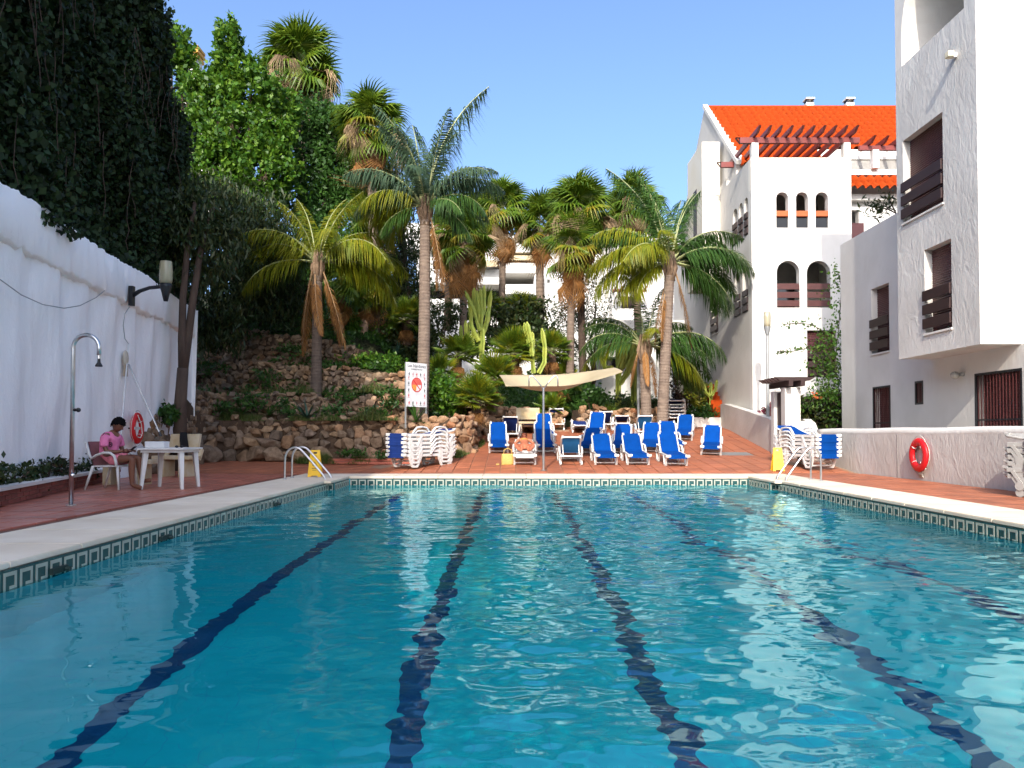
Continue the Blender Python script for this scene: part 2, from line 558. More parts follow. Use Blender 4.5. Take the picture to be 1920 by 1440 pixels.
# the returns where the pool narrows
ret = MB()
for xa, xb in ((PX0 - .02, PX0 + INS), (PX1 - INS, PX1 + .02)):
    ret.box(xa, STEPY, FLOOR, xb, PY1 + .02, -.056)
ret.build('pool_shoulder', POOLTILE, pool)
for xc in (PX0 + INS / 2, PX1 - INS / 2):
    o = link('tile', ktm, pool, (xc, STEPY - .001, -.055), (0, 0, 0), (INS / TW, 1, 1))
# pool fittings in the left wall
for yy in (6.55, 8.55, 12.6):
    b = MB().box(-.07, -.03, -.05, .16, .0, .0).tube([(.12, -.03, -.03), (.12, -.07, -.03)], .02, 8)
    o = b.build('skimmer_flap', mat('green_black_fitting', (.01, .03, .026), .5) if yy < 7 else bpy.data.materials['green_black_fitting'], pool)
    o.location = (PX0 + .02, yy, -.14); o.rotation_euler = (0, 0, math.pi / 2)

# ---- water: a real rippled surface
def water():
    xs = np.linspace(PX0 - .012, PX1 + .012, 400)
    ys = np.concatenate([np.linspace(PY0 - .01, 2.4, 40), np.linspace(2.43, 9, 320), np.linspace(9.025, PY1 + .012, 360)])
    X, Y = np.meshgrid(xs, ys)
    Z = np.zeros_like(X)
    r = np.random.default_rng(21)
    amp_mask = .50 + .50 * np.clip((X + 2.6) / 3.0, 0, 1)
    amp_mask *= (.75 + .35 * np.clip((Y - 3) / 6, 0, 1)) * (1 + .3 * np.clip((X - .5) / 3, 0, 1))
    patch = .8 + .25 * np.sin(X * .9 + 1.3 * np.sin(Y * .5)) + .2 * np.sin(Y * .8 + X * .35)
    tot = 0
    for i in range(84):
        lam = .105 * (1.7 / .105) ** (r.random() ** 1.5)
        th = r.normal(math.pi / 2, .9)
        k = 2 * math.pi / lam
        sl = .0108 * (lam / .5) ** -.10
        a = sl / k
        ph = r.random() * 6.28
        # wave crests wander
        wob = .22 * lam * np.sin(X * (1.1 / max(lam, .3)) + ph) + .22 * lam * np.sin(Y * (1.3 / max(lam, .3)) - ph)
        Z += a * np.sin(k * (X * math.cos(th) + Y * math.sin(th)) + ph + k * wob * .35)
    Z = Z * amp_mask * patch + WZ
    ny, nx = X.shape
    V = np.stack([X.ravel(), Y.ravel(), Z.ravel()], 1)
    idx = np.arange(ny * nx).reshape(ny, nx)
    F = np.stack([idx[:-1, :-1].ravel(), idx[:-1, 1:].ravel(), idx[1:, 1:].ravel(), idx[1:, :-1].ravel()], 1)
    m, t, b = nt('clear_pool_water')
    t.nodes.remove(b)
    g = N(t, 'ShaderNodeBsdfGlass')
    g.inputs['Roughness'].default_value = 0.0
    g.inputs['IOR'].default_value = 1.333
    g.inputs['Color'].default_value = (.62, .985, 1.0, 1)
    t.links.new(g.outputs[0], t.nodes['Material Output'].inputs[0])
    o = link('water', npmesh('water', V, F, m, smooth=True))
    o.cycles.is_caustics_caster = True
    tag(o, kind='structure')
    pool.cycles.is_caustics_receiver = True
water()

# ---- coping slabs
coping = MB().box(PX0 - 1.19, -2.2, -.2, PX0 - .03, 19.0, -.052).box(PX1 + .03, -2.2, -.2, PX1 + 1.04, 19.0, -.052).box(PX0 - .03, PY1 + .03, -.2, PX1 + .03, 19.0, -.052).box(PX0 - .03, -2.2, -.2, PX1 + .03, PY0 - .03, -.052)
coping_o = coping.build('coping', MORTAR, kind='structure')
def slab_mesh(w, l, nose):
    b = MB().box(0, .003, -.05, w, l - .003, 0)
    me = b.mesh('coping_slab', COPING)
    bm = bmesh.new(); bm.from_mesh(me)
    bmesh.ops.bevel(bm, geom=[e for e in bm.edges], offset=.008, segments=2, affect='EDGES')
    bm.to_mesh(me); bm.free()
    return me
s_left, s_right, s_far = slab_mesh(1.2, 1.0, 1), slab_mesh(1.05, 1.0, 1), slab_mesh(1.2, .98, 1)
y = -2.0
while y < 18.9:
    l = min(1.0, 19.0 - y)
    ins = INS if y > STEPY - .5 else 0
    o = link('coping_slab', s_left, coping_o, (PX0 - 1.2, y + (STEPY % 1) if 0 else y, 0), None, ((1.2 + ins) / 1.2, l, 1))
    o = link('coping_slab', s_right, coping_o, (PX1 - ins, y, 0), None, ((1.05 + ins) / 1.05, l, 1))
    y += 1.0
nf = 9
for i in range(nf):
    w = (PX1 - PX0 - 2 * INS) / nf
    link('coping_slab', s_far, coping_o, (PX0 + INS + (i + 1) * w, PY1, 0), (0, 0, math.pi / 2), (1, w / .98, 1))
for i in range(6):
    w = (PX1 - PX0) / 6
    link('coping_slab', s_far, coping_o, (PX0 + (i + 1) * w, PY0 - 1.2, 0), (0, 0, math.pi / 2), (1, w / .98, 1))

# ---- paved deck: a bed of grout with single pavers on it
def planter_x(y): return -6.96 - .2613 * (y - 10.45) + (.25 * max(0, (9.5 - y) / 4) if y < 9.5 else 0)
def wall_x(y): return -7.75 - .166 * (y - 11.5)

def deck_sheet(name, poly_x, y0, y1, dy, mat_, dz=-.022):
    V, F = [], []
    ys = np.arange(y0, y1 + 1e-6, dy)
    nx = 14
    for yy in ys:
        a, b = poly_x(yy)
        for i in range(nx + 1):
            x = lerp(a, b, i / nx)
            V.append((x, yy, gz(x, yy) + dz))
    n = nx + 1
    F = [(j * n + i, j * n + i + 1, (j + 1) * n + i + 1, (j + 1) * n + i) for j in range(len(ys) - 1) for i in range(nx)]
    o = link(name, npmesh(name, V, F, mat_))
    return tag(o, kind='structure')

GROUT_DARK = mat('dark_red_grout', (.16, .07, .045), .8, col2=(.12, .05, .035))
deck_l = deck_sheet('pool_deck', lambda y: (planter_x(y) - .3 if y < 16 else planter_x(16) - (y - 16) * .26 - .3, PX0 - 1.19), -3, 19.0, .5, GROUT_DARK)
deck_r = deck_sheet('pool_deck', lambda y: (PX1 + 1.04, 8.72), -3, 19.0, .5, GROUT_DARK)
terr = deck_sheet('sun_terrace', lambda y: (-11.5 if y < 25.4 else -2.4, 8.72), 19.0, 33.0, .5, GROUT)

TS = .40
def tile_mesh(m):
    b = MB().box(-TS / 2 + .009, -TS / 2 + .009, -.03, TS / 2 - .009, TS / 2 - .009, 0)
    me = b.mesh('tile', m)
    bm = bmesh.new(); bm.from_mesh(me)
    bmesh.ops.bevel(bm, geom=[e for e in bm.edges if abs(e.verts[0].co.z) < 1e-6 and abs(e.verts[1].co.z) < 1e-6], offset=.006, segments=1, affect='EDGES')
    bm.to_mesh(me); bm.free()
    return me
tm_terra, tm_brown = tile_mesh(TERRACOTTA), tile_mesh(BROWN_TILE)

def lay_tiles(parent, me, xr, yr, inside, keep):
    """single pavers for the ones that show largest, one joined part for the rest"""
    cells = []
    y = yr[0]
    while y < yr[1]:
        x = xr[0]
        while x < xr[1]:
            if inside(x, y):
                z = gz(x, y)
                d = Vector((x, y, z)) - CAM
                vis = d.y > 1.5 and abs(d.x / d.y) < .70
                cells.append((-(1 - z) / d.length ** 3 if vis else 0, x, y, z))
            x += TS
        y += TS
    cells.sort()
    rest_v, rest_f = [], []
    src = [v.co.copy() for v in me.vertices]; pf = [tuple(p.vertices) for p in me.polygons]
    for i, (s, x, y, z) in enumerate(cells):
        sl = math.atan((gz(x, y + .2) - gz(x, y - .2)) / .4)
        sx = math.atan((gz(x + .2, y) - gz(x - .2, y)) / .4)
        r = (sl + random.gauss(0, .004), -sx + random.gauss(0, .004), random.gauss(0, .004))
        zz = z + random.uniform(-.002, .002)
        if i < keep:
            link('tile', me, parent, (x, y, zz), r)
        else:
            Mx = Matrix.Translation((x, y, zz)) @ Euler(r).to_matrix().to_4x4()
            b = len(rest_v)
            rest_v += [Mx @ v for v in src]
            rest_f += [tuple(b + q for q in f) for f in pf]
    if rest_v:
        b = MB(); b.add(rest_v, rest_f)
        b.build('tile_field', me.materials[0], parent, kind='stuff')

lay_tiles(deck_l, tm_brown, (-9.5, PX0 - 1.2 - TS / 2), (2.0, 19.0 - .1), lambda x, y: x > (planter_x(y) if y < 16 else planter_x(16) - (y - 16) * .26) - .1, 300)
lay_tiles(deck_r, tm_terra, (PX1 + 1.05 + TS / 2, 8.6), (4.0, 19.0 - .1), lambda x, y: True, 200)
lay_tiles(terr, tm_terra, (-11.3, 8.6), (19.0 + TS / 2, 32.8), lambda x, y: (x > -2.6 + .0 * y or y < 25.2) and not (6.15 < x < 7.3 and 22.9 < y < 23.9), 300)
# drain grating set in the terrace
dg_ = thing('drain_cover', 'dark grey square drain grating set flush in the terracotta terrace by the sloping wall', 'drain cover', (6.72, 23.4, gz(6.7, 23.4) - .004))
dg_.rotation_euler = (math.atan(.1), 0, 0)
b = MB().box(-.55, -.48, -.02, .55, .48, -.012); b.build('tray', BLACK, dg_)
b = MB()
for i in range(24): b.box(-.54 + i * .045, -.48, -.012, -.54 + i * .045 + .03, .48, .004)
b.build('grating', GREY_METAL, dg_, kind='stuff')

# ---- brick kerb of the left planting bed, single bricks with a white cap
kerb = thing('brick_planter_wall', 'low curved red brick planter wall with white cap at the foot of the white wall', 'planter wall', (-7, 10.4, 0))
pts = [(planter_x(y) if y < 16 else planter_x(16) - (y - 16) * .26, y) for y in np.arange(3.0, 17.2, .02)]
def path_walk(pts, step):
    out, acc, last = [], 0, None
    for (a, b) in zip(pts, pts[1:]):
        acc += math.dist(a, b)
        if acc >= step:
            out.append((b, math.atan2(b[1] - a[1], b[0] - a[0]))); acc -= step
    return out
core = MB()
for (a, b) in zip(pts[::10], pts[10::10]):
    core.bar((a[0] - .06, a[1], .105), (b[0] - .06, b[1], .105), .095, .21)
wb(core, 'mortar_core', MORTAR, kerb)
bb = MB().box(-.112, -.052, 0, .112, .052, .058)
bm_ = bb.mesh('brick', BRICK)
cap = MB()
for c in range(3):
    for k, (p, a) in enumerate(path_walk(pts[6 * (c % 2):], .235)):
        link('brick', bm_, kerb, (p[0] + 7 - .045 + random.uniform(-.003, .003), p[1] - 10.4, .006 + c * .067), (0, 0, a + random.gauss(0, .01)))
for (a, b) in zip(pts[::10], pts[10::10]):
    cap.bar((a[0] - .06, a[1], .236), (b[0] - .06, b[1], .236), .2, .05)
wb(cap, 'cap', WHITE, kerb)
bed = MB()
for (a, b) in zip(pts[::10], pts[10::10]):
    bed.add([(a[0] - .1, a[1], .17), (b[0] - .1, b[1], .17), (wall_x(b[1]) - .3, b[1], .2), (wall_x(a[1]) - .3, a[1], .2)], [(0, 1, 2, 3)])
bo = bed.build('planting_bed', SOIL, kind='structure')

# low plank kerb between the deck and the grassy foot of the stone wall
pk = thing('timber_kerb', 'low reddish plank kerb along the grass at the foot of the stone wall', 'kerb', (-4, 22.4, .1))
a0, a1 = Vector((-5.85, 22.75, .08)), Vector((-2.75, 21.95, .1))
for k in range(2):
    b = MB().bar(a0 + Vector((0, k * .10, .04 + k * .085)), a1 + Vector((0, k * .10, .04 + k * .085)), .1, .08)
    wb(b, 'plank', BROWN_TILE, pk, bevel=.008)
# ================================================================== WALLS AND BUILDINGS
# ---- left white wall with projecting crown and shallow flutes
lw = thing('white_wall', 'tall white painted wall with rough overhanging top band on the left of the pool', 'wall', (-8.5, 15, 0))
def left_wall():
    ys = np.arange(-4, 23.2, .09)
    zs = [0.0, .4, .8, 1.2, 1.6, 2.0, 2.4, 2.8, 3.2, 3.5, 3.75, 4.0]
    r = np.random.default_rng(3)
    nx_, ny_ = .9865, .1637
    V, F = [], []
    ph = 0
    for i, yy in enumerate(ys):
        c = (yy * .72) % 1.0
        flute = .085 * (c if c < .75 else (1 - c) / .25 * .75)       # long ramps with short returns
        for z in zs:
            o = flute * (.55 + .45 * min(1, z / 3)) + .03 * math.sin(yy * 1.7 + z * 1.3) + .02 * math.sin(yy * 4.1 - z * 2.3) + r.normal(0, .007)
            V.append((wall_x(yy) + o * nx_ - .0, yy, z))
    n = len(zs)
    F = [(i * n + j, i * n + j + 1, (i + 1) * n + j + 1, (i + 1) * n + j) for i in range(len(ys) - 1) for j in range(n - 1)]
    V = np.array(V) - np.array(lw.location)
    link('wall_face', npmesh('wall_face', V, F, LIMEWASH, smooth=True), lw)
    # crown band: an uneven cast ledge
    prof = [(-.5, 3.84), (.0, 3.86), (.11, 3.90), (.135, 3.94), (.13, 4.3), (.12, 4.73), (.10, 4.76), (-.5, 4.77)]
    V, F = [], []
    for i, yy in enumerate(ys):
        lump = .018 * math.sin(yy * 2.3) + .014 * math.sin(yy * 9.9 + 1) + r.normal(0, .022)
        for k, (o, z) in enumerate(prof):
            zz = z + (lump * .8 if k in (1, 2, 3) else (r.normal(0, .012) + .035 * math.sin(yy * 1.1) if k >= 5 else 0))
            V.append((wall_x(yy) + (o + (r.normal(0, .008) if 0 < k < 7 else 0)) * nx_, yy, zz))
    n = len(prof)
    F = [(i * n + j, i * n + j + 1, (i + 1) * n + j + 1, (i + 1) * n + j) for i in range(len(ys) - 1) for j in range(n - 1)]
    V = np.array(V) - np.array(lw.location)
    link('crown_band', npmesh('crown_band', V, F, LIMEWASH, smooth=False), lw)
    e = MB().add([(wall_x(23.15) - .6, 23.15, 0), (wall_x(23.15) + .1, 23.15, 0), (wall_x(23.15) + .2, 23.15, 4.7), (wall_x(23.15) - .6, 23.15, 4.7)], [(0, 1, 2, 3)])
    wb(e, 'wall_end', LIMEWASH, lw)
left_wall()

# ---- low white wall on the right of the deck
low = thing('low_white_wall', 'long low white plastered wall along the right side of the deck', 'wall', (8.7, 16, 0))
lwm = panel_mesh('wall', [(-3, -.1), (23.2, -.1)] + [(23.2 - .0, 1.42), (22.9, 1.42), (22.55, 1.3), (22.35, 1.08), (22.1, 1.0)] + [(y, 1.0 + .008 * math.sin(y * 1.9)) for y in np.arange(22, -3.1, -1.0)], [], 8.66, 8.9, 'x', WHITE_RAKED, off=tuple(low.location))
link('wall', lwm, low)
cp = MB()
cp.tube([(8.78, y, 1.0 + .008 * math.sin(y * 1.9)) for y in np.arange(-3, 22.2, .5)], .125, 10, flat=1.0)
wb(cp, 'rounded_top', WHITE, low, smooth=True)
jj = MB().box(8.652, 17.28, 0, 8.662, 17.31, .96); wb(jj, 'joint', mat('shadowed_joint', (.3, .28, .26), .9), low)

# ground strip between low wall and the flats
st = MB().box(8.9, -3, -.05, 10.2, 23.0, .12)
o = st.build('path', mat('pale_paving', (.42, .36, .30), .85, bump=.2), kind='structure')

# ---- sloping wall at the right edge of the sun terrace
sw = thing('sloping_white_wall', 'white textured wall sloping down beside the terrace towards the gate', 'wall', (7.6, 26, 1))
swp = [(23.35, -.1), (30.6, .8), (30.6, 2.05), (30.2, 2.12), (29.6, 2.12), (23.35, 1.40)]
pa, pb = PX0, 0
def slope_wall():
    # runs from the gate (8.15, 23.35) back to (8.15-, 30.6)
    V = []
    x_at = lambda y: lerp(7.95, 8.25, (y - 23.35) / 7.25)
    b = MB()
    n = 16
    for i in range(n):
        y0, y1 = lerp(23.4, 30.4, i / n), lerp(23.4, 30.4, (i + 1) / n)
        def top(y):
            t = (y - 23.4) / 7.0
            return 1.36 + .78 * min(1, t / .93) ** .9
        xa, xb = x_at(y0), x_at(y1)
        b.add([(xa, y0, -.1), (xb, y1, -.1), (xb, y1, top(y1)), (xa, y0, top(y0)), (xa + .28, y0, -.1), (xb + .28, y1, -.1), (xb + .28, y1, top(y1)), (xa + .28, y0, top(y0))],
              [(0, 3, 2, 1), (4, 5, 6, 7), (3, 7, 6, 2), (0, 4, 7, 3), (1, 2, 6, 5)])
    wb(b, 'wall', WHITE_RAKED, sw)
slope_wall()
bw = thing('low_garden_wall', 'knee high white wall in front of the clipped hedge at the back of the terrace', 'wall', (7.6, 30.6, 1.1))
wb(MB().box(6.9, 30.3, .9, 8.25, 30.55, 1.62), 'wall', WHITE, bw, bevel=.02)

# ------------------------------------------------------------------ windows
def blind_mesh(name, w, h, m, pitch=.05):
    """roller blind: a stack of narrow profiles"""
    b = MB()
    n = int(h / pitch)
    for i in range(n):
        z = i * pitch
        b.add([(0, 0, z), (w, 0, z), (w, -.012, z + pitch * .5), (0, -.012, z + pitch * .5), (w, 0, z + pitch), (0, 0, z + pitch)], [(0, 1, 2, 3), (3, 2, 4, 5)])
    return b.mesh(name, m)

def x_window(parent, x, y0, y1, z0, z1, boards=3, blind=True, depth=.18, board_h=None, pane=False):
    """window in a wall that faces the pool (x = const): blind, boards and sill are parts"""
    off = parent.location
    w = y1 - y0
    me = blind_mesh('roller_blind', w + .02, z1 - z0, BURGUNDY)
    o = link('roller_blind', me, parent, (x + depth - off.x, y1 + .01 - off.y, z0 - off.z), (0, 0, -math.pi / 2))
    o['kind'] = 'stuff'
    if boards:
        bh = board_h or .225
        for k in range(boards):
            zz = z0 + .1 + k * (bh + .085)
            b = MB().box(x - .05, y0 + .01, zz, x - .012, y1 + .035, zz + bh)
            wb(b, 'board', DARKWOOD, parent, bevel=.006)
    b = MB().box(x - .035, y0 - .02, z0 - .045, x + .16, y1 + .03, z0 - .002)
    wb(b, 'sill', WHITE, parent)

# ---- near block on the right
nb = thing('apartment_building', 'near white apartment block with overhanging upper storeys and burgundy shutters on the right', 'building', (10.0, 17, 0))
XB, XF = 9.2, 10.0
hb = [rect(16.28, 5.92, 17.95, 7.87), rect(16.02, 3.21, 17.07, 5.08)]
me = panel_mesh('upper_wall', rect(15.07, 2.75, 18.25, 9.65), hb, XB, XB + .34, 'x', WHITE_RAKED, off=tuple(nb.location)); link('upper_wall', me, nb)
n = 14
aro = [(15.403, 9.65), (15.45, 9.65), (15.45, 10.3)] + [(16.7 - 1.25 * math.cos(math.pi * i / n), 10.3 + 1.6 * math.sin(math.pi * i / n)) for i in range(1, n)] + [(17.95, 10.3), (17.95, 9.65), (18.25, 9.65), (18.25, 13.4), (15.403, 13.4)]
me = panel_mesh('balcony_arch', aro, [], XB, XB + 1.6, 'x', WHITE, off=tuple(nb.location)); link('balcony_arch', me, nb)
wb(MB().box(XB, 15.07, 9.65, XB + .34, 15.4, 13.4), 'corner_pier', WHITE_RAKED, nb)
wb(MB().box(XB + .34, 15.4, 9.1, XB + 1.6, 17.95, 9.3), 'balcony_floor', WHITE, nb)
me = panel_mesh('balcony_back_wall', rect(15.4, 9.3, 17.95, 13.4), [rect(15.5, 9.5, 16.75, 11.55)], XB + 1.6, XB + 1.8, 'x', WHITE, off=tuple(nb.location)); link('balcony_back_wall', me, nb)
wb(MB().box(XB + 1.72, 15.45, 9.45, XB + 1.75, 16.8, 11.6), 'balcony_glass', GLASS_DARK, nb)
b = MB()
for yy in (15.52, 16.12, 16.72): b.box(XB + 1.62, yy - .03, 9.5, XB + 1.70, yy + .03, 11.55)
b.box(XB + 1.62, 15.5, 11.48, XB + 1.70, 16.75, 11.55)
wb(b, 'balcony_window_frame', DARKWOOD, nb)
TWO = two_tone('white_plaster_with_cream_upper_coat', 7.0)
wb(MB().box(XB + .34, 15.07, 2.75, 14.0, 15.4, 13.4), 'front_wall', TWO, nb)
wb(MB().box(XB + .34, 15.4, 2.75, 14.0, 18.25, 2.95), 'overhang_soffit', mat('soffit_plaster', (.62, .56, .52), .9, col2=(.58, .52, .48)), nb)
wb(MB().box(XB + .34, 18.0, 2.95, 10.0, 18.25, 9.1), 'far_side_wall', WHITE, nb)
x_window(nb, XB, 16.28, 17.95, 5.92, 7.87)
x_window(nb, XB, 16.02, 17.07, 3.21, 5.08)
hf = [rect(20.3, .15, 21.3, 2.27), rect(18.68, 1.70, 19.07, 2.28), rect(15.05, .15, 16.6, 2.28), rect(20.32, 3.19, 21.33, 5.0)]
me = panel_mesh('lower_wall', [(8, -.1), (23.3, -.1), (23.3, 6.72), (18.0, 6.72), (18.0, 2.75), (8, 2.75)], hf, XF, XF + .3, 'x', WHITE, off=tuple(nb.location)); link('lower_wall', me, nb)
wb(MB().box(XF + .3, 8, -.1, 20, 23.3, 6.55), 'block_body', WHITE, nb)
wb(MB().box(XF + .3, 18.25, 6.55, 20, 22.95, 6.6), 'flat_roof', GROUT, nb)
wb(MB().box(XF + .3, 23.0, 6.55, 20, 23.3, 6.72), 'parapet', WHITE, nb)
x_window(nb, XF, 20.32, 21.33, 3.19, 5.0)
def barred_opening(parent, x, y0, y1, z0, z1, nb_, rails=1, leaf=True):
    off = parent.location
    me = blind_mesh('slatted_shutter', y1 - y0, z1 - z0, BURGUNDY, .06)
    o = link('slatted_shutter', me, parent, (x + .2 - off.x, y1 - off.y, z0 - off.z), (0, 0, -math.pi / 2)); o['kind'] = 'stuff'
    f = MB()
    for yy in (y0, y1 - .05): f.box(x - .005, yy, z0, x + .05, yy + .05, z1)
    f.box(x - .005, y0 + .05, z1 - .05, x + .05, y1 - .05, z1); f.box(x - .005, y0 + .05, z0, x + .05, y1 - .05, z0 + .05)
    fr = wb(f, 'security_grille', DARK_METAL, parent)
    for i in range(nb_):
        yy = lerp(y0 + .1, y1 - .1, i / (nb_ - 1))
        q = MB().box(x + .008, yy - .008, z0 + .05, x + .024, yy + .008, z1 - .05)
        q.build('bar', BURGUNDY, fr, off=tuple(parent.location))
    for k in range(rails):
        zz = lerp(z0, z1, (k + 1) / (rails + 1)) + .05
        q = MB().box(x + .006, y0 + .05, zz, x + .03, y1 - .05, zz + .03)
        q.build('rail', DARK_METAL, fr, off=tuple(parent.location))
barred_opening(nb, XF, 15.05, 16.6, .15, 2.28, 14)
barred_opening(nb, XF, 20.3, 21.3, .15, 2.27, 9)
barred_opening(nb, XF, 18.68, 19.07, 1.70, 2.28, 4, 0)
# exterior lamps and spout fixed on the block
lp = P(1802, 97, 15.8)
sp = thing('wall_spotlight', 'small square cream spotlight high on the raked upper wall above the shutters', 'wall light', (XB, 15.75, 8.82))
MB().box(-.10, -.05, -.05, 0, .05, .05).build('mount', WHITE_PLASTIC, sp, bevel=.01)
MB().box(-.22, -.11, -.06, -.09, .04, .06).build('lamp_head', mat('cream_lamp_plastic', (.75, .66, .45), .4), sp, bevel=.015)
bl = thing('bulkhead_lamp', 'round caged bulkhead lamp on the shaded wall beside the barred double door', 'wall light', (XF, 17.0, 2.30))
MB().tube([(0, 0, 0), (-.08, 0, 0)], .045, 10).build('bracket', GREY_METAL, bl)
MB().ball((-.16, .06, -.02), .09, 12, 8, sc=(1, 1.1, .9)).build('glass', mat('ribbed_lamp_glass', (.45, .42, .36), .2), bl, smooth=True)
b = MB()
for a in range(6):
    th = a * math.pi / 6
    b.tube([(-.16 + .098 * math.cos(t) * math.cos(th), .06 + .11 * math.sin(t), -.02 + .09 * math.cos(t) * math.sin(th)) for t in np.linspace(-1.5, 1.5, 9)], .006, 5)
b.build('cage', GREY_METAL, bl)

# ---- pergola building, middle right
pbld = thing('apartment_building', 'white apartment building with arched openings, rooftop pergola and orange tiled roof', 'building', (10, 28, .9))
PO = tuple(pbld.location)
YF, XS = 27.0, 8.46
TWO2 = two_tone('white_plaster_with_cream_parapet', 9.55)
ua = [(9.34, 9.77), (10.04, 10.47), (10.73, 11.18)]
holes = [arch(a, 8.25, b_, 9.52) for a, b_ in ua] + [arch(9.34, 5.42, 10.14, 7.08), arch(10.4, 5.42, 11.23, 7.08), rect(10.39, 2.97, 11.42, 4.62)]
gate_arch = [(9.9, .9), (11.9, .9), (11.9, 2.05)] + [(10.9 + 1.0 * math.cos(math.pi * i / 10), 2.05 + .3 * math.sin(math.pi * i / 10)) for i in range(1, 10)] + [(9.9, 2.05)]
holes.append(gate_arch)
link('front_wall', panel_mesh('front_wall', rect(XS, .4, 12.0, 10.75), holes, YF, YF + .3, 'y', TWO2, off=PO), pbld)
sh = [arch(28.66, 8.12, 29.28, 9.5), arch(28.0, 8.12, 28.5, 9.5), arch(27.38, 8.12, 27.82, 9.5), arch(28.36, 5.35, 29.14, 7.0), arch(27.45, 5.35, 28.1, 7.0)]
SIDE = plaster('light_dimmed_side_plaster', (.60, .565, .51), (.54, .51, .46), .45, .04, 3.0)  # white plaster greyed to imitate the weak grazing light on this side
link('side_wall', panel_mesh('side_wall', rect(YF + .3, .4, 30.1, 10.75), sh, XS, XS + .28, 'x', SIDE, off=PO), pbld)
# rooms behind the openings
for z in (4.95, 7.75, 10.3):
    wb(MB().box(XS + .28, YF + .3, z, 12.0, 30.1, z + .15), 'floor_slab', FARWHITE, pbld)
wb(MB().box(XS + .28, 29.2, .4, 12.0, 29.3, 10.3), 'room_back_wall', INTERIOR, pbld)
wb(MB().box(11.7, YF + .3, .4, 12.0, 29.2, 10.75), 'end_wall', WHITE, pbld)
for q_ in ((9.4, 5.1, 10.75, 6.55), (9.2, 7.9, 11.4, 9.3)): wb(MB().box(q_[0], 29.14, q_[1], q_[2], 29.19, q_[3]), 'room_glazing', GLASS_DARK, pbld)
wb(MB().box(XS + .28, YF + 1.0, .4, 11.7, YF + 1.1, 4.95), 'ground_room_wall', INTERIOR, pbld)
def y_window(parent, y, x0, x1, z0, z1, boards=3, blind=True, bm_=None):
    off = parent.location
    if blind:
        o = link('roller_blind', blind_mesh('roller_blind', x1 - x0, z1 - z0, BURGUNDY, .06), parent, (x0 - off.x, y + .16 - off.y, z0 - off.z)); o['kind'] = 'stuff'
    for k in range(boards):
        zz = z0 + .05 + k * .3
        wb(MB().box(x0 - .02, y - .02 + .04, zz, x1 + .02, y + .06, zz + .21), 'board', bm_ or DARKWOOD, parent)
y_window(pbld, YF, 10.39, 11.42, 2.97, 4.62)
y_window(pbld, YF, 9.36, 10.12, 5.42, 7.0, 3, False, mat('burgundy_board', (.085, .026, .022), .5))
y_window(pbld, YF, 10.42, 11.21, 5.42, 7.0, 3, False, bpy.data.materials['burgundy_board'])
for a, b_ in ua:
    wb(MB().box(a + .01, YF + .08, 8.25, b_ - .01, YF + .14, 8.62), 'balustrade_panel', DARK_METAL, pbld)
    pb_ = wb(MB().box(a - .02, YF + .0, 8.66, b_ + .02, YF + .2, 8.86), 'flower_trough', mat('orange_clay', (.55, .12, .04), .8) if 'orange_clay' not in bpy.data.materials else bpy.data.materials['orange_clay'], pbld, bevel=.02)
for (y0, y1, z0) in ((28.38, 29.12, 5.35), (27.47, 28.08, 5.35), (28.68, 29.26, 8.12), (28.02, 28.48, 8.12), (27.4, 27.8, 8.12)):
    for k in range(3):
        wb(MB().box(XS - .04, y0, z0 + .06 + k * .28, XS + .04, y1, z0 + .06 + k * .28 + .2), 'board', DARKWOOD, pbld)
wb(MB().box(9.92, YF + .12, .5, 11.88, YF + .18, 2.3), 'garden_gate', DARKWOOD, pbld)
# hanging lantern behind the lower arch
wb(MB().lathe([(.01, .35), (.05, .3), (.1, .2), (.1, .05), (.03, 0)], (9.62, 27.9, 6.35), 8), 'lantern', DARK_METAL, pbld)
# main block, bay and gable
XM = 8.6
wb(MB().box(XS, 30.1, .4, XS + .3, 31.45, 11.0).box(XS, 32.55, .4, XS + .3, 40, 10.5).box(XS, 31.45, .4, XS + .3, 32.55, 5.15).box(XS, 31.45, 6.75, XS + .3, 32.55, 10.5), 'long_side_wall', SIDE, pbld)
x_window(pbld, XS, 31.47, 32.53, 5.15, 6.75)
wb(MB().box(XS + .3, 30.1, .4, 18, 38, 11.0), 'main_body', FARWHITE, pbld)
wb(MB().box(7.72, 31.0, 7.1, XS, 33.6, 12.85), 'bay', CREAM, pbld, bevel=.03)
wb(MB().box(7.71, 31.9, 9.3, 7.73, 32.5, 11.2), 'bay_window', DARKWOOD, pbld)
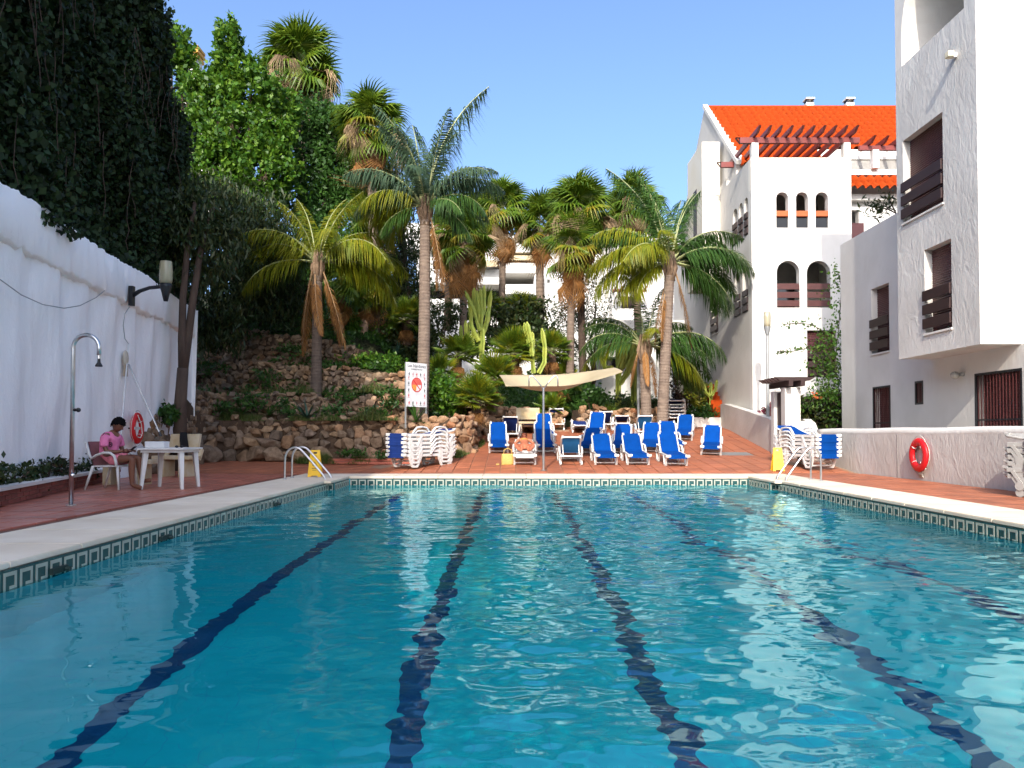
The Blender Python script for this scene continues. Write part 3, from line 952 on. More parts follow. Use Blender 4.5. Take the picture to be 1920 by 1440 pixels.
# upper end wall under the gable
gy = [(29.3, 10.9), (29.3, 11.55), (34, 15.55), (39.4, 11.0)]
b = MB()
b.add([(XM, y, z) for y, z in gy] + [(XM + .3, y, z) for y, z in gy], [(3, 2, 1, 0), (4, 5, 6, 7), (0, 1, 5, 4), (1, 2, 6, 5), (2, 3, 7, 6), (3, 0, 4, 7)])
wb(b, 'gable_wall', SIDE, pbld)
def tiled_roof(name, parent, x0, x1, p_low, p_high, pitch_u=.30, pitch_v=.42, amp=.085):
    """barrel tiles in overlapping courses, real relief, one joined part"""
    (yl, zl), (yh, zh) = p_low, p_high
    L = math.hypot(yh - yl, zh - zl)
    ey, ez = (yh - yl) / L, (zh - zl) / L
    ny_, nz_ = -ez, ey
    if nz_ < 0: ny_, nz_ = -ny_, -nz_
    nu = int((x1 - x0) / pitch_u) * 6
    rows = max(2, int(L / pitch_v))
    V, F = [], []
    for r_ in range(rows):
        for e in (0, 1):
            s = (r_ + e) * L / rows
            lift = .085 * (1 - e)
            for i in range(nu + 1):
                x = lerp(x0, x1, i / nu)
                ph = 2 * math.pi * (x - x0) / pitch_u
                hgt = amp * (abs(math.sin(ph / 2)) * 2 - 1) + lift + .01 * math.sin(i * 12.9 + r_ * 78.2)
                V.append((x, yl + ey * s + ny_ * hgt, zl + ez * s + nz_ * hgt))
    n = nu + 1
    for r_ in range(rows):
        b0 = r_ * 2 * n
        F += [(b0 + i, b0 + i + 1, b0 + n + i + 1, b0 + n + i) for i in range(nu)]
        if r_ < rows - 1: F += [(b0 + n + i, b0 + n + i + 1, b0 + 2 * n + i + 1, b0 + 2 * n + i) for i in range(nu)]
    V = np.array(V) - np.array(parent.location)
    return link(name, npmesh(name, V, F, ORANGE_TILE, smooth=False), parent)
for ra_, rb_, rl_ in ((XM + .14, 12.0, (29.0, 11.15)), (12.0, 18.0, (30.25, 12.232))):
    rf = tiled_roof('roof', pbld, ra_, rb_, rl_, (34.0, 15.48)); rf['kind'] = 'stuff'
wb(MB().add([(XM, 34, 15.5), (18, 34, 15.5), (18, 39.4, 11), (XM, 39.4, 11)], [(0, 1, 2, 3)]), 'rear_roof', ORANGE_TILE, pbld)
wb(MB().bar((XM + .02, 29.0, 11.3), (XM + .02, 34.05, 15.62), .2, .16), 'verge', WHITE, pbld)
b = MB().tube([(XM, 34, 15.5), (18, 34, 15.5)], .13, 8); wb(b, 'ridge_cap', ORANGE_TILE, pbld)
for px in (1516, 1591):
    p = P(px, 200, 34.3)
    cb = wb(MB().box(p.x - .17, 34.1, 15.3, p.x + .17, 34.45, 15.82), 'chimney', FARWHITE, pbld)
    q = MB()
    for dx in (-.15, .11): q.box(p.x + dx, 34.1, 15.82, p.x + dx + .05, 34.45, 15.96)
    q.build('vent', DARK_METAL, cb, off=PO)
    MB().box(p.x - .2, 34.05, 15.96, p.x + .2, 34.5, 16.03).build('cap', FARWHITE, cb, off=PO)
# the balcony wing to the right
wb(MB().box(12.0, 29.3, .4, 18, 29.6, 7.9).box(12.0, 29.3, 9.55, 18, 29.6, 10.1).box(13.3, 29.3, 7.9, 18, 29.6, 9.55), 'wing_wall', FARWHITE, pbld)
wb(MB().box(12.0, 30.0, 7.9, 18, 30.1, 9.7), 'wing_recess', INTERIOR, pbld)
wb(MB().box(12.05, 29.1, 7.95, 13.4, 29.32, 9.0), 'terrace_awning', BURGUNDY, pbld)
wb(MB().box(12.0, 29.1, 10.85, 18, 29.35, 11.05).box(12.0, 29.25, 10.1, 18, 29.5, 10.85), 'balcony_parapet', WHITE, pbld)
ts = tiled_roof('tile_skirt', pbld, 12.02, 18.0, (28.55, 10.12), (29.2, 10.82)); ts['kind'] = 'stuff'
wb(MB().box(12.0, 29.0, 9.85, 18, 29.3, 10.08), 'eaves_band', WHITE, pbld)
for x in (13.68, 15.6): wb(MB().box(x, 28.9, 11.05, x + .24, 29.12, 11.75), 'post', WHITE, pbld)
wb(MB().box(12.0, 30.0, 11.0, 18, 30.1, 11.75), 'penthouse_wall', INTERIOR, pbld)
wb(MB().box(12.0, 29.95, 11.75, 18, 30.4, 12.14), 'eaves_fascia', WHITE, pbld)
wb(MB().box(XS + .28, YF + .3, 10.45, 12.0, 30.1, 10.5), 'roof_terrace', GROUT, pbld)
# rooftop pergola: posts, beams and rafters
per = thing('rooftop_pergola', 'reddish brown rafter pergola on white posts above the arched facade', 'pergola', (10, 27, 10.75))
zb = 11.3
for x in (8.5, 11.76): wb(MB().box(x, YF + .02, 10.75, x + .24, YF + .26, zb), 'post', WHITE, per)
wb(MB().box(8.62, 29.5, 10.5, 8.82, 29.7, zb), 'post', WHITE, per)
wb(MB().box(11.76, 29.5, 10.5, 11.96, 29.7, zb), 'post', WHITE, per)
for y in (YF + .06, 29.53):
    q = MB().box(8.1, y, zb, 12.35, y + .14, zb + .2)
    q.add([(8.1, y, zb + .2), (8.1, y + .14, zb + .2), (7.95, y, zb + .2), (7.95, y + .14, zb + .2), (8.1, y, zb), (8.1, y + .14, zb)], [(0, 2, 3, 1), (2, 4, 5, 3)])
    wb(q, 'beam', REDWOOD, per)
for i in range(10):
    x = lerp(8.55, 11.95, i / 9)
    q = MB()
    pr = [(YF - .62, zb + .36), (YF - .35, zb + .203), (30.0, zb + .203), (30.15, zb + .38)]
    q.add([(x, *p) for p in pr] + [(x + .09, *p) for p in pr], [(0, 1, 2, 3), (7, 6, 5, 4), (0, 4, 5, 1), (1, 5, 6, 2), (2, 6, 7, 3), (3, 7, 4, 0)])
    wb(q, 'rafter', REDWOOD, per)
per2 = thing('rooftop_pergola', 'smaller reddish pergola over the balcony with the orange tile skirt', 'pergola', (14, 29, 12))
wb(MB().box(13.2, 28.95, 11.75, 16.2, 29.08, 11.92), 'beam', REDWOOD, per2)
for i in range(6):
    x = lerp(13.5, 16.0, i / 5)
    q = MB(); pr = [(28.4, 12.10), (28.7, 11.923), (29.6, 11.923), (29.6, 12.10)]
    q.add([(x, *p) for p in pr] + [(x + .09, *p) for p in pr], [(0, 1, 2, 3), (7, 6, 5, 4), (0, 4, 5, 1), (1, 5, 6, 2), (2, 6, 7, 3), (3, 7, 4, 0)])
    wb(q, 'rafter', REDWOOD, per2)
for px, py in ((1303, 307), (1330, 243), (1338, 254)):
    pass

# ---- terracotta steps by the side wall
stp = thing('garden_steps', 'short flight of orange terracotta steps climbing beside the dim side wall', 'steps', (8.0, 31.2, 1.6))
for i in range(6):
    wb(MB().box(8.0, 30.6 + i * .3, 1.3, 8.44, 30.6 + (i + 1) * .3 - .004, 2.15 + i * .18), 'step', ORANGE_TILE if i < 6 else WHITE, stp)

# ---- small gate with brown slatted canopy
gt = thing('garden_gate', 'narrow dark gate between white pillars under a brown slatted canopy', 'gate', (8.4, 22.9, .2))
wb(MB().box(7.87, 23.1, 0, 8.1, 23.38, 2.25), 'pillar', WHITE, gt, bevel=.02)
wb(MB().box(7.87, 22.15, 0, 8.32, 22.5, 2.32), 'pillar', WHITE, gt, bevel=.02)
wb(MB().box(7.97, 22.5, .25, 8.03, 23.1, 2.2), 'door', DARKWOOD, gt)
wb(MB().box(8.32, 22.25, .0, 8.66, 22.5, 1.35), 'wing_wall', WHITE, gt, bevel=.03)
for i, (y, z) in enumerate(((22.0, 2.62), (22.3, 2.62), (22.6, 2.62), (22.9, 2.62), (23.2, 2.62))):
    pass
for i in range(6):
    y = 21.9 + i * .28
    q = MB(); pr = [(7.5, 2.60), (7.64, 2.5), (8.5, 2.5), (8.66, 2.60)]
    q.add([(p[0], y, p[1]) for p in pr] + [(p[0], y + .12, p[1]) for p in pr], [(0, 1, 2, 3), (7, 6, 5, 4), (0, 4, 5, 1), (1, 5, 6, 2), (2, 6, 7, 3), (3, 7, 4, 0)])
    wb(q, 'slat', DARKWOOD, gt)
for x in (7.86, 8.2): wb(MB().box(x, 21.8, 2.34, x + .12, 23.5, 2.497), 'canopy_beam', DARKWOOD, gt)

# ---- apartments behind the palms
ab = thing('apartment_building', 'distant white terraced apartments with deep balconies seen between the palms', 'building', (3, 47, 4))
def win(px0, py0, px1, py1, Y, name, m, d=.1, parent=ab):
    a, b_ = P(px0, py1, Y), P(px1, py0, Y)
    wb(MB().box(a.x, Y, a.z, b_.x, Y + d, b_.z), name, m, parent)
def blk(px0, py0, px1, py1, Y, depth, name, m=FARWHITE, parent=ab):
    a, b_ = P(px0, py1, Y), P(px1, py0, Y)
    return wb(MB().box(a.x, Y, a.z, b_.x, Y + depth, b_.z), name, m, parent)
blk(780, 448, 940, 770, 49.5, 6, 'rear_wall')
blk(760, 418, 842, 468, 48.9, 4, 'upper_storey')
blk(780, 505, 936, 533, 47.0, 2.4, 'balcony_parapet')
blk(780, 560, 936, 770, 47.6, 1.8, 'lower_wall')
blk(890, 464, 940, 489, 47.0, 2.4, 'balcony_parapet')
win(812, 489, 936, 505, 49.3, 'shaded_glazing', GLASS_DARK)
win(790, 537, 936, 560, 49.3, 'shaded_glazing', GLASS_DARK)
blk(934, 439, 1012, 446, 46.8, 5, 'roof_slab')
blk(934, 440, 1012, 770, 50.6, 3, 'rear_wall')
win(944, 446, 1012, 456, 50.4, 'dark_recess', GLASS_DARK)
for y0, y1 in ((456, 473), (493, 512), (533, 551)): blk(936, y0, 1008, y1, 46.8, 3.6, 'balcony_parapet')
for x0, x1 in ((945, 970), (977, 998)): win(x0, 515, x1, 531, 50.4, 'window', GLASS_DARK)
win(956, 482, 1000, 492, 50.4, 'window', GLASS_DARK)
def awning(px0, px1, py0, py1, Y):
    a, b_ = P(px0, py1, Y - .8), P(px1, py0, Y)
    n = 16; q = MB()
    for i in range(n):
        x0, x1 = lerp(a.x, b_.x, i / n), lerp(a.x, b_.x, (i + 1) / n)
        q.add([(x0, Y, b_.z), (x1, Y, b_.z), (x1, Y - .8, a.z), (x0, Y - .8, a.z), (x1, Y - .82, a.z - .22), (x0 + (x1 - x0) * .5, Y - .82, a.z - .3), (x0, Y - .82, a.z - .22)], [(0, 1, 2, 3), (3, 2, 4, 5, 6)])
    wb(q, 'awning', CANVAS, ab)
awning(890, 933, 488, 492, 47.0)
awning(944, 1003, 476, 480, 47.6)
blk(1010, 440, 1150, 770, 45.0, 8, 'plain_wall')
win(1079, 486, 1102, 508, 44.98, 'window', GLASS_DARK, .01)
win(1026, 524, 1031, 530, 44.98, 'vent', GLASS_DARK, .01)
blk(1002, 515, 1020, 553, 44.6, 5, 'balcony_end')
blk(1149, 430, 1335, 770, 43.5, 9, 'side_block')
for x0, x1, y0, y1 in ((1181, 1196, 487, 511), (1222, 1242, 493, 512), (1268, 1276, 490, 512)): win(x0, y0, x1, y1, 43.48, 'window', GLASS_DARK, .01)
win(1165, 556, 1200, 578, 43.48, 'terrace_door', DARKWOOD, .01)
q = MB()
a = P(1148, 547, 42.3)
q.box(a.x, 42.3, a.z, a.x + 1.9, 42.4, a.z + .14)
for i in range(6): q.box(a.x + .15 + i * .33, 42.0, a.z + .14, a.x + .22 + i * .33, 43.5, a.z + .26)
wb(q, 'door_pergola', REDWOOD, ab)
vb = thing('balcony_house', 'small white house corner with a projecting balcony behind the tall cactus', 'building', (6.0, 37, 2))
blk(1120, 627, 1199, 669, 36.0, 1.6, 'balcony', FARWHITE, vb)
blk(1128, 669, 1260, 760, 37.0, 4, 'ground_wall', FARWHITE, vb)
win(1140, 672, 1185, 700, 36.98, 'dark_opening', GLASS_DARK, .01, vb)
blk(1150, 600, 1290, 669, 37.6, 4, 'upper_wall', FARWHITE, vb)
# roof corner with a yellow chimney far left
yb = thing('hillside_house', 'hillside house with a yellow stepped chimney showing above the lime green tree', 'building', (-16, 40, 12))
blk(330, 190, 420, 420, 41.0, 5, 'wall', FARWHITE, yb)
YEL = mat('yellow_ochre_render', (.62, .36, .09), .85, col2=(.56, .32, .08))
blk(352, 96, 368, 190, 40.0, .8, 'chimney', FARWHITE, yb)
for y0, y1, e in ((84, 89, 3), (92, 97, 3), (100, 106, 1)): blk(351 - e, y0, 368 + e, y1, 39.9, 1.0, 'chimney_cap', YEL, yb)
blk(520, 170, 610, 240, 44.0, 5, 'garden_wall', mat('pink_render', (.55, .36, .3), .9), yb)

# ---- tall ivy covered building side on the left
ivb = thing('ivy_covered_building', 'tall building side smothered in dark green ivy above the white wall', 'building', (-10, 12, 2))
def ivy_x(y): return wall_x(y) - .75
b = MB()
ya, yb_ = -16, 22.9
tops = [(-16, 10.6), (3, 10.7), (9, 11.2), (14, 12.0), (19.4, 11.9), (20.6, 11.2), (22.0, 10.6), (22.9, 9.9)]
vs = [(ivy_x(y), y, 2.0) for y, z in tops] + [(ivy_x(y), y, z) for y, z in tops]
n = len(tops)
fs = [(i, i + 1, n + i + 1, n + i) for i in range(n - 1)]
m0 = len(vs)
vs += [(x - 7, y, z) for x, y, z in vs[:]]
fs += [(m0 + n + i, m0 + n + i + 1, n + i + 1, n + i)[::-1] for i in range(n - 1)]
fs += [(n - 1, m0 + n - 1, m0 + 2 * n - 1, 2 * n - 1), (0, n, m0 + n, m0)]
b.add(vs, fs)
wb(b, 'wall', SOIL, ivb)
IVY_TOPS = tops
# ================================================================== STONE TERRACES AND PLANTS
STONE_COLS = [(.18, .118, .074), (.25, .165, .10), (.21, .155, .115), (.30, .21, .135), (.16, .125, .095), (.36, .245, .145), (.24, .135, .072)]
STONE = stonemat('brown_field_stone', STONE_COLS)
STONE_PALE = stonemat('ochre_field_stone', [(.34, .19, .10), (.42, .27, .16), (.30, .19, .12), (.46, .31, .20), (.36, .17, .085)])
def rock_mesh(i):
    """an angular split stone: the hull of a few random corners"""
    r = random.Random(100 + i)
    bm = bmesh.new()
    for k in range(15):
        v = Vector((r.uniform(-1, 1), r.uniform(-1, 1), r.uniform(-1, 1)))
        m = max(abs(v.x), abs(v.y), abs(v.z))
        v = v / m * r.uniform(.82, 1.0)
        v = v.lerp(v.normalized(), r.uniform(.15, .6))
        bm.verts.new(v)
    g = bmesh.ops.convex_hull(bm, input=bm.verts)
    bmesh.ops.delete(bm, geom=[e for e in g['geom_interior'] if isinstance(e, bmesh.types.BMVert)], context='VERTS')
    bmesh.ops.bevel(bm, geom=list(bm.edges), offset=.06, segments=1, affect='EDGES')
    me = bpy.data.meshes.new('stone'); bm.to_mesh(me); bm.free()
    return me
ROCKS = [rock_mesh(i) for i in range(16)]
for m in ROCKS: m.materials.append(STONE)
ROCKS_P = []
for m in ROCKS:
    c = m.copy(); c.materials.clear(); c.materials.append(STONE_PALE); ROCKS_P.append(c)

def stone_wall(label, pts, zb, zt, s0, s1, pale_from=None, keep=300, thick=.35, flat=.72):
    """dry stone wall along a plan polyline; zb/zt are functions of the run 0..1; stones are single parts"""
    P_ = [Vector((p[0], p[1], 0)) for p in pts]
    segs = [(a, b_, (b_ - a).length) for a, b_ in zip(P_, P_[1:])]
    total = sum(s[2] for s in segs)
    def pos(d):
        for a, b_, l in segs:
            if d <= l: return a.lerp(b_, d / l), (b_ - a).normalized()
            d -= l
        return segs[-1][1].copy(), (segs[-1][1] - segs[-1][0]).normalized()
    p0, _ = pos(total / 2)
    root = thing('dry_stone_wall', label, 'stone wall', (p0.x, p0.y, zb(.5)))
    off = Vector(root.location)
    core = MB()
    n = max(2, int(total / .5))
    for i in range(n):
        (a, da), (b_, db) = pos(total * i / n), pos(total * (i + 1) / n)
        ta, tb_ = i / n, (i + 1) / n
        na, nb2 = Vector((-da.y, da.x, 0)), Vector((-db.y, db.x, 0))
        vs = [a + na * .06 + Vector((0, 0, zb(ta) - .3)), b_ + nb2 * .06 + Vector((0, 0, zb(tb_) - .3)), b_ + nb2 * .12 + Vector((0, 0, zt(tb_) - .06)), a + na * .12 + Vector((0, 0, zt(ta) - .06))]
        vs += [v + na * 1.0 for v in vs]
        core.add(vs, [(0, 1, 2, 3), (7, 6, 5, 4), (3, 2, 6, 7), (0, 3, 7, 4), (1, 5, 6, 2)])
    core.build('earth_core', SOIL, root, off=tuple(off))
    items = []
    z = 0
    H = max(zt(0) - zb(0), zt(1) - zb(1), zt(.5) - zb(.5))
    row = 0
    while z < H:
        f = z / H
        s = lerp(s0, s1, min(1, f * 1.6))
        d = random.uniform(0, s)
        while d < total:
            w = s * random.choice([.6, .8, 1, 1, 1.3, 1.6])
            h = s * random.uniform(.55, .95)
            t = d / total
            if z + h * .3 < zt(t) - zb(t):
                p, dr = pos(d)
                nrm = Vector((-dr.y, dr.x, 0))
                items.append((w, h, p + nrm * (.05 + z * .10 + random.uniform(-.05, .05)) + Vector((0, 0, zb(t) + z + h * .4 + random.uniform(-.04, .04))), math.atan2(dr.y, dr.x), t))
            d += w * .93
        z += s * flat
        row += 1
    items.sort(key=lambda i: -i[0] * i[1])
    rv, rf_, rm = [], [], []
    for k, (w, h, p, a, t) in enumerate(items):
        pale = pale_from is not None and t > pale_from + random.gauss(0, .06)
        me = random.choice(ROCKS_P if pale else ROCKS)
        rot = Euler((random.gauss(0, .16), random.gauss(0, .2), a + random.gauss(0, .22) + random.choice([0, math.pi])))
        sc = (w * .60, min(.35, w * .5), h * .66)
        if k < keep:
            link('stone', me, root, p - off, rot, sc)
        else:
            Mx = Matrix.Translation(p - off) @ rot.to_matrix().to_4x4() @ Matrix.Diagonal((*sc, 1))
            b0 = len(rv)
            rv += [Mx @ v.co for v in me.vertices]
            rf_ += [tuple(b0 + i for i in pl.vertices) for pl in me.polygons]
            rm += [1 if pale else 0] * len(me.polygons)
    if rv:
        q = MB(); q.v, q.f, q.m = rv, rf_, rm
        SS = bpy.data.materials.get('small_field_stone') or stonemat_islands('small_field_stone', STONE_COLS)
        SP = bpy.data.materials.get('small_ochre_stone') or stonemat_islands('small_ochre_stone', [(.34, .19, .10), (.42, .27, .16), (.30, .19, .12), (.46, .31, .20)])
        q.build('small_stones', [SS, SP], root, kind='stuff')
    return root
def stonemat_islands(name, cols):
    m = stonemat(name, cols); t = m.node_tree
    oi = next(n for n in t.nodes if n.bl_idname == 'ShaderNodeObjectInfo')
    g = N(t, 'ShaderNodeNewGeometry')
    for l in list(oi.outputs['Random'].links): t.links.new(g.outputs['Random Per Island'], l.to_socket)
    return m

stone_wall('lowest dry stone terrace wall with big boulders at its foot, right behind the deck', [(-8.75, 18.4), (-9.2, 20.5), (-9.5, 23.4), (-9.0, 24.3), (-7, 23.9), (-3.3, 23.15), (-1.7, 23.1), (-1.25, 23.7), (-1.1, 25.0)],
           lambda t: lerp(.0, .28, t), lambda t: float(np.interp(t, [0, .06, .14, .24, .30, .36, .95, 1], [.6, 1.4, 2.0, 2.2, 1.9, 1.45, 1.5, 1.4])), .56, .26, .72)
stone_wall('second dry stone terrace wall above the agave bed', [(-9.4, 21.2), (-9.8, 23.6), (-9.4, 25.4), (-7, 25.0), (-3.35, 24.3)], lambda t: 1.3, lambda t: lerp(2.0, 2.4, min(1, t * 3)) - .25 * t, .30, .21, .9)
stone_wall('third dry stone terrace wall, level with the queen palm foot', [(-11.4, 27.2), (-7, 26.1), (-3.5, 25.2)], lambda t: lerp(2.4, 2.1, t), lambda t: lerp(3.65, 2.98, t), .29, .21, .93)
stone_wall('highest dry stone terrace wall under the dark hanging foliage', [(-11.6, 28.8), (-8, 27.6), (-5.4, 26.7)], lambda t: lerp(3.5, 3.0, t), lambda t: lerp(5.2, 4.0, t), .27, .21, None)
stone_wall('sunlit low stone edge behind the concrete bench and loungers', [(-1.3, 27.3), (.3, 28.5), (2.0, 28.7)], lambda t: .75, lambda t: lerp(2.0, 1.75, t), .5, .26, -1, 120)
stone_wall('small heap wall of ochre stones beneath the slanting palms at the back', [(2.6, 29.2), (4.3, 29.6), (6.3, 29.9)], lambda t: 1.0, lambda t: 1.95, .3, .22, -1, 120)
stone_wall('short ochre stone ledge among the small fan palms below the round bush', [(-3.6, 26.4), (-2.2, 27.0), (-.6, 27.6)], lambda t: 2.2, lambda t: 2.95, .3, .24, -1, 100)
stone_wall('upper stone edge behind the pale palm trunks', [(-7.4, 31.0), (-5.6, 31.4), (-3.6, 31.5)], lambda t: 4.5, lambda t: 5.6, .3, .24, -1, 100)

# ------------------------------------------------------------------ foliage builders
G_DARK = leafmat('dark_ivy_leaf', [(.004, .013, .003), (.008, .024, .004), (.014, .036, .006), (.024, .050, .009)], .08, .7)
G_LIME = leafmat('lime_green_leaf', [(.020, .065, .007), (.045, .125, .010), (.085, .19, .014), (.14, .24, .022)], .40, .45)
G_MID = leafmat('mid_green_leaf', [(.022, .065, .012), (.038, .10, .016), (.06, .135, .02)], .3, .45)
G_OLIVE = leafmat('dark_olive_leaf', [(.014, .034, .010), (.022, .045, .012), (.035, .055, .014), (.06, .065, .012)], .22, .5)
G_BLUEGREEN = leafmat('blue_green_leaf', [(.020, .058, .034), (.030, .078, .045)], .15, .45)
G_PALM = leafmat('palm_frond_green', [(.035, .085, .018), (.05, .115, .022), (.075, .14, .025)], .3, .4)
G_PALMY = leafmat('yellow_green_frond', [(.13, .18, .010), (.21, .24, .012), (.30, .27, .014), (.15, .19, .010)], .42, .45)
G_PALMGREY = leafmat('grey_green_frond', [(.045, .085, .045), (.06, .105, .055), (.08, .125, .06)], .3, .45)
G_FAN = leafmat('fan_palm_green', [(.065, .135, .011), (.11, .185, .014), (.17, .225, .016)], .38, .4)
G_FANY = leafmat('yellowing_fan_leaf', [(.14, .20, .015), (.22, .22, .018), (.30, .20, .02)], .35, .45)
DEAD = leafmat('dry_orange_frond', [(.30, .13, .035), (.40, .19, .055), (.22, .10, .035), (.46, .25, .09)], .25, .8)
DEADPALE = leafmat('dry_straw_frond', [(.36, .25, .14), (.46, .33, .19), (.28, .18, .10)], .25, .8)
GRASS = leafmat('grass_blade', [(.04, .085, .015), (.07, .11, .02), (.14, .13, .035)], .3, .6)
BARK = mat('brown_bark', (.085, .055, .038), .9, col2=(.055, .036, .026), vs=6, bump=.7, bs=18, bd=.04, sc=(1, 1, .3))
BARK_PALE = mat('grey_brown_palm_trunk', (.21, .155, .115), .9, col2=(.145, .105, .08), vs=3, bump=.6, bs=9, bd=.04, sc=(1, 1, 3.5))
BARK_TAN = mat('smooth_tan_trunk', (.34, .225, .15), .85, col2=(.27, .175, .115), vs=3, bump=.3, bs=9, sc=(1, 1, 3))
CACTUS = mat('yellow_green_cactus', (.30, .32, .045), .6, col2=(.20, .26, .04), vs=4)

def leaves_np(C, size, aspect=.5, hang=0.0, seed=0, spread=None, up=0.0):
    """one folded quad leaf at every point of C"""
    r = np.random.default_rng(seed)
    n = len(C)
    t = r.normal(size=(n, 3)); t[:, 2] -= hang * 2.2
    t /= np.linalg.norm(t, axis=1)[:, None]
    a = r.normal(size=(n, 3)); a[:, 2] += up
    b_ = np.cross(t, a); b_ /= np.linalg.norm(b_, axis=1)[:, None] + 1e-9
    s = size * r.uniform(.6, 1.35, n)[:, None]
    nr = np.cross(t, b_)
    v0 = C - t * s * .5
    v1 = C + b_ * s * aspect * .5 + nr * s * .06
    v2 = C + t * s * .5
    v3 = C - b_ * s * aspect * .5 + nr * s * .06
    V = np.stack([v0, v1, v2, v3], 1).reshape(-1, 3)
    F = np.arange(n * 4).reshape(n, 4)
    return V, F

def crown_points(blobs, seed, sub=26, gauss=.32):
    """points gathered in clumps near the skin of ellipsoid blobs (cx,cy,cz,rx,ry,rz,n)"""
    r = np.random.default_rng(seed)
    out = []
    for (cx, cy, cz, rx, ry, rz, n) in blobs:
        k = max(4, n // sub)
        d = r.normal(size=(k, 3)); d /= np.linalg.norm(d, axis=1)[:, None]
        rad = r.uniform(.35, 1.0, k) ** .5
        cl = d * rad[:, None] * (1 + .12 * r.normal(size=(k, 1)))
        pts = np.repeat(cl, sub, 0) + r.normal(size=(k * sub, 3)) * gauss * (.45 + .5 * r.random((k * sub, 1)))
        out.append(pts * np.array([rx, ry, rz]) + np.array([cx, cy, cz]))
    return np.concatenate(out)

def foliage(name, blobs, size, m, parent, seed=0, aspect=.5, hang=0, sub=26, gauss=.32, up=0):
    C = crown_points(blobs, seed, sub, gauss) - np.array(parent.location)
    V, F = leaves_np(C, size, aspect, hang, seed + 1, up=up)
    return link(name, npmesh(name, V, F, m), parent)

def limb_tubes(base, tips, r0, seed=0, wob=.25):
    rr = random.Random(seed)
    q = MB()
    for tip in tips:
        tip = Vector(tip); base = Vector(base)
        n = 7; pts = []
        for i in range(n):
            f = i / (n - 1)
            p = base.lerp(tip, f)
            hv = Vector((tip.x - base.x, tip.y - base.y, 0)) * (f * f - f) * .55
            p += hv + Vector((rr.gauss(0, wob), rr.gauss(0, wob), 0)) * math.sin(math.pi * f) * .5
            pts.append(p)
        q.tube(pts, [lerp(r0, r0 * .22, i / (n - 1)) for i in range(n)], 8)
    return q

def tree(label, base, blobs, leaf, m, r0=.18, seed=0, name='leafy_tree', group=None, aspect=.5, hang=0, sub=26, bark=None, gauss=.32, cat='tree'):
    t = thing(name, label, cat, base, 0, group)
    tips = [(b_[0], b_[1], b_[2] + b_[5] * .2) for b_ in blobs]
    limb_tubes(base, tips, r0, seed).build('trunk', bark or BARK, t, smooth=True, off=tuple(t.location))
    foliage('crown', blobs, leaf, m, t, seed, aspect, hang, sub, gauss)
    return t

def B(px, py, Y, rpx, rpy, n, ry=None):
    """crown blob from its place and half sizes in the picture"""
    p = P(px, py, Y)
    k = Y / FPX
    return (p.x, p.y, p.z, rpx * k, ry or max(rpx, rpy) * k * .8, rpy * k, n)

def bush(label, blobs, leaf, m, seed, name='shrub', cat='shrub', group=None, aspect=.5, hang=0, gauss=.25, sub=22):
    c = blobs[0]
    t = thing(name, label, cat, (c[0], c[1], min(b_[2] - b_[5] for b_ in blobs)), 0, group)
    foliage('foliage', blobs, leaf, m, t, seed, aspect, hang, sub, gauss)
    q = MB()
    for b_ in blobs[:4]:
        for k in range(3):
            q.tube([(b_[0] + random.uniform(-.1, .1), b_[1], b_[2] - b_[5] * 1.05), (b_[0] + random.uniform(-.4, .4) * b_[3], b_[1] + random.uniform(-.3, .3) * b_[4], b_[2] + b_[5] * .4)], [.035, .012], 5)
    q.build('stem', BARK, t, off=tuple(t.location))
    return t

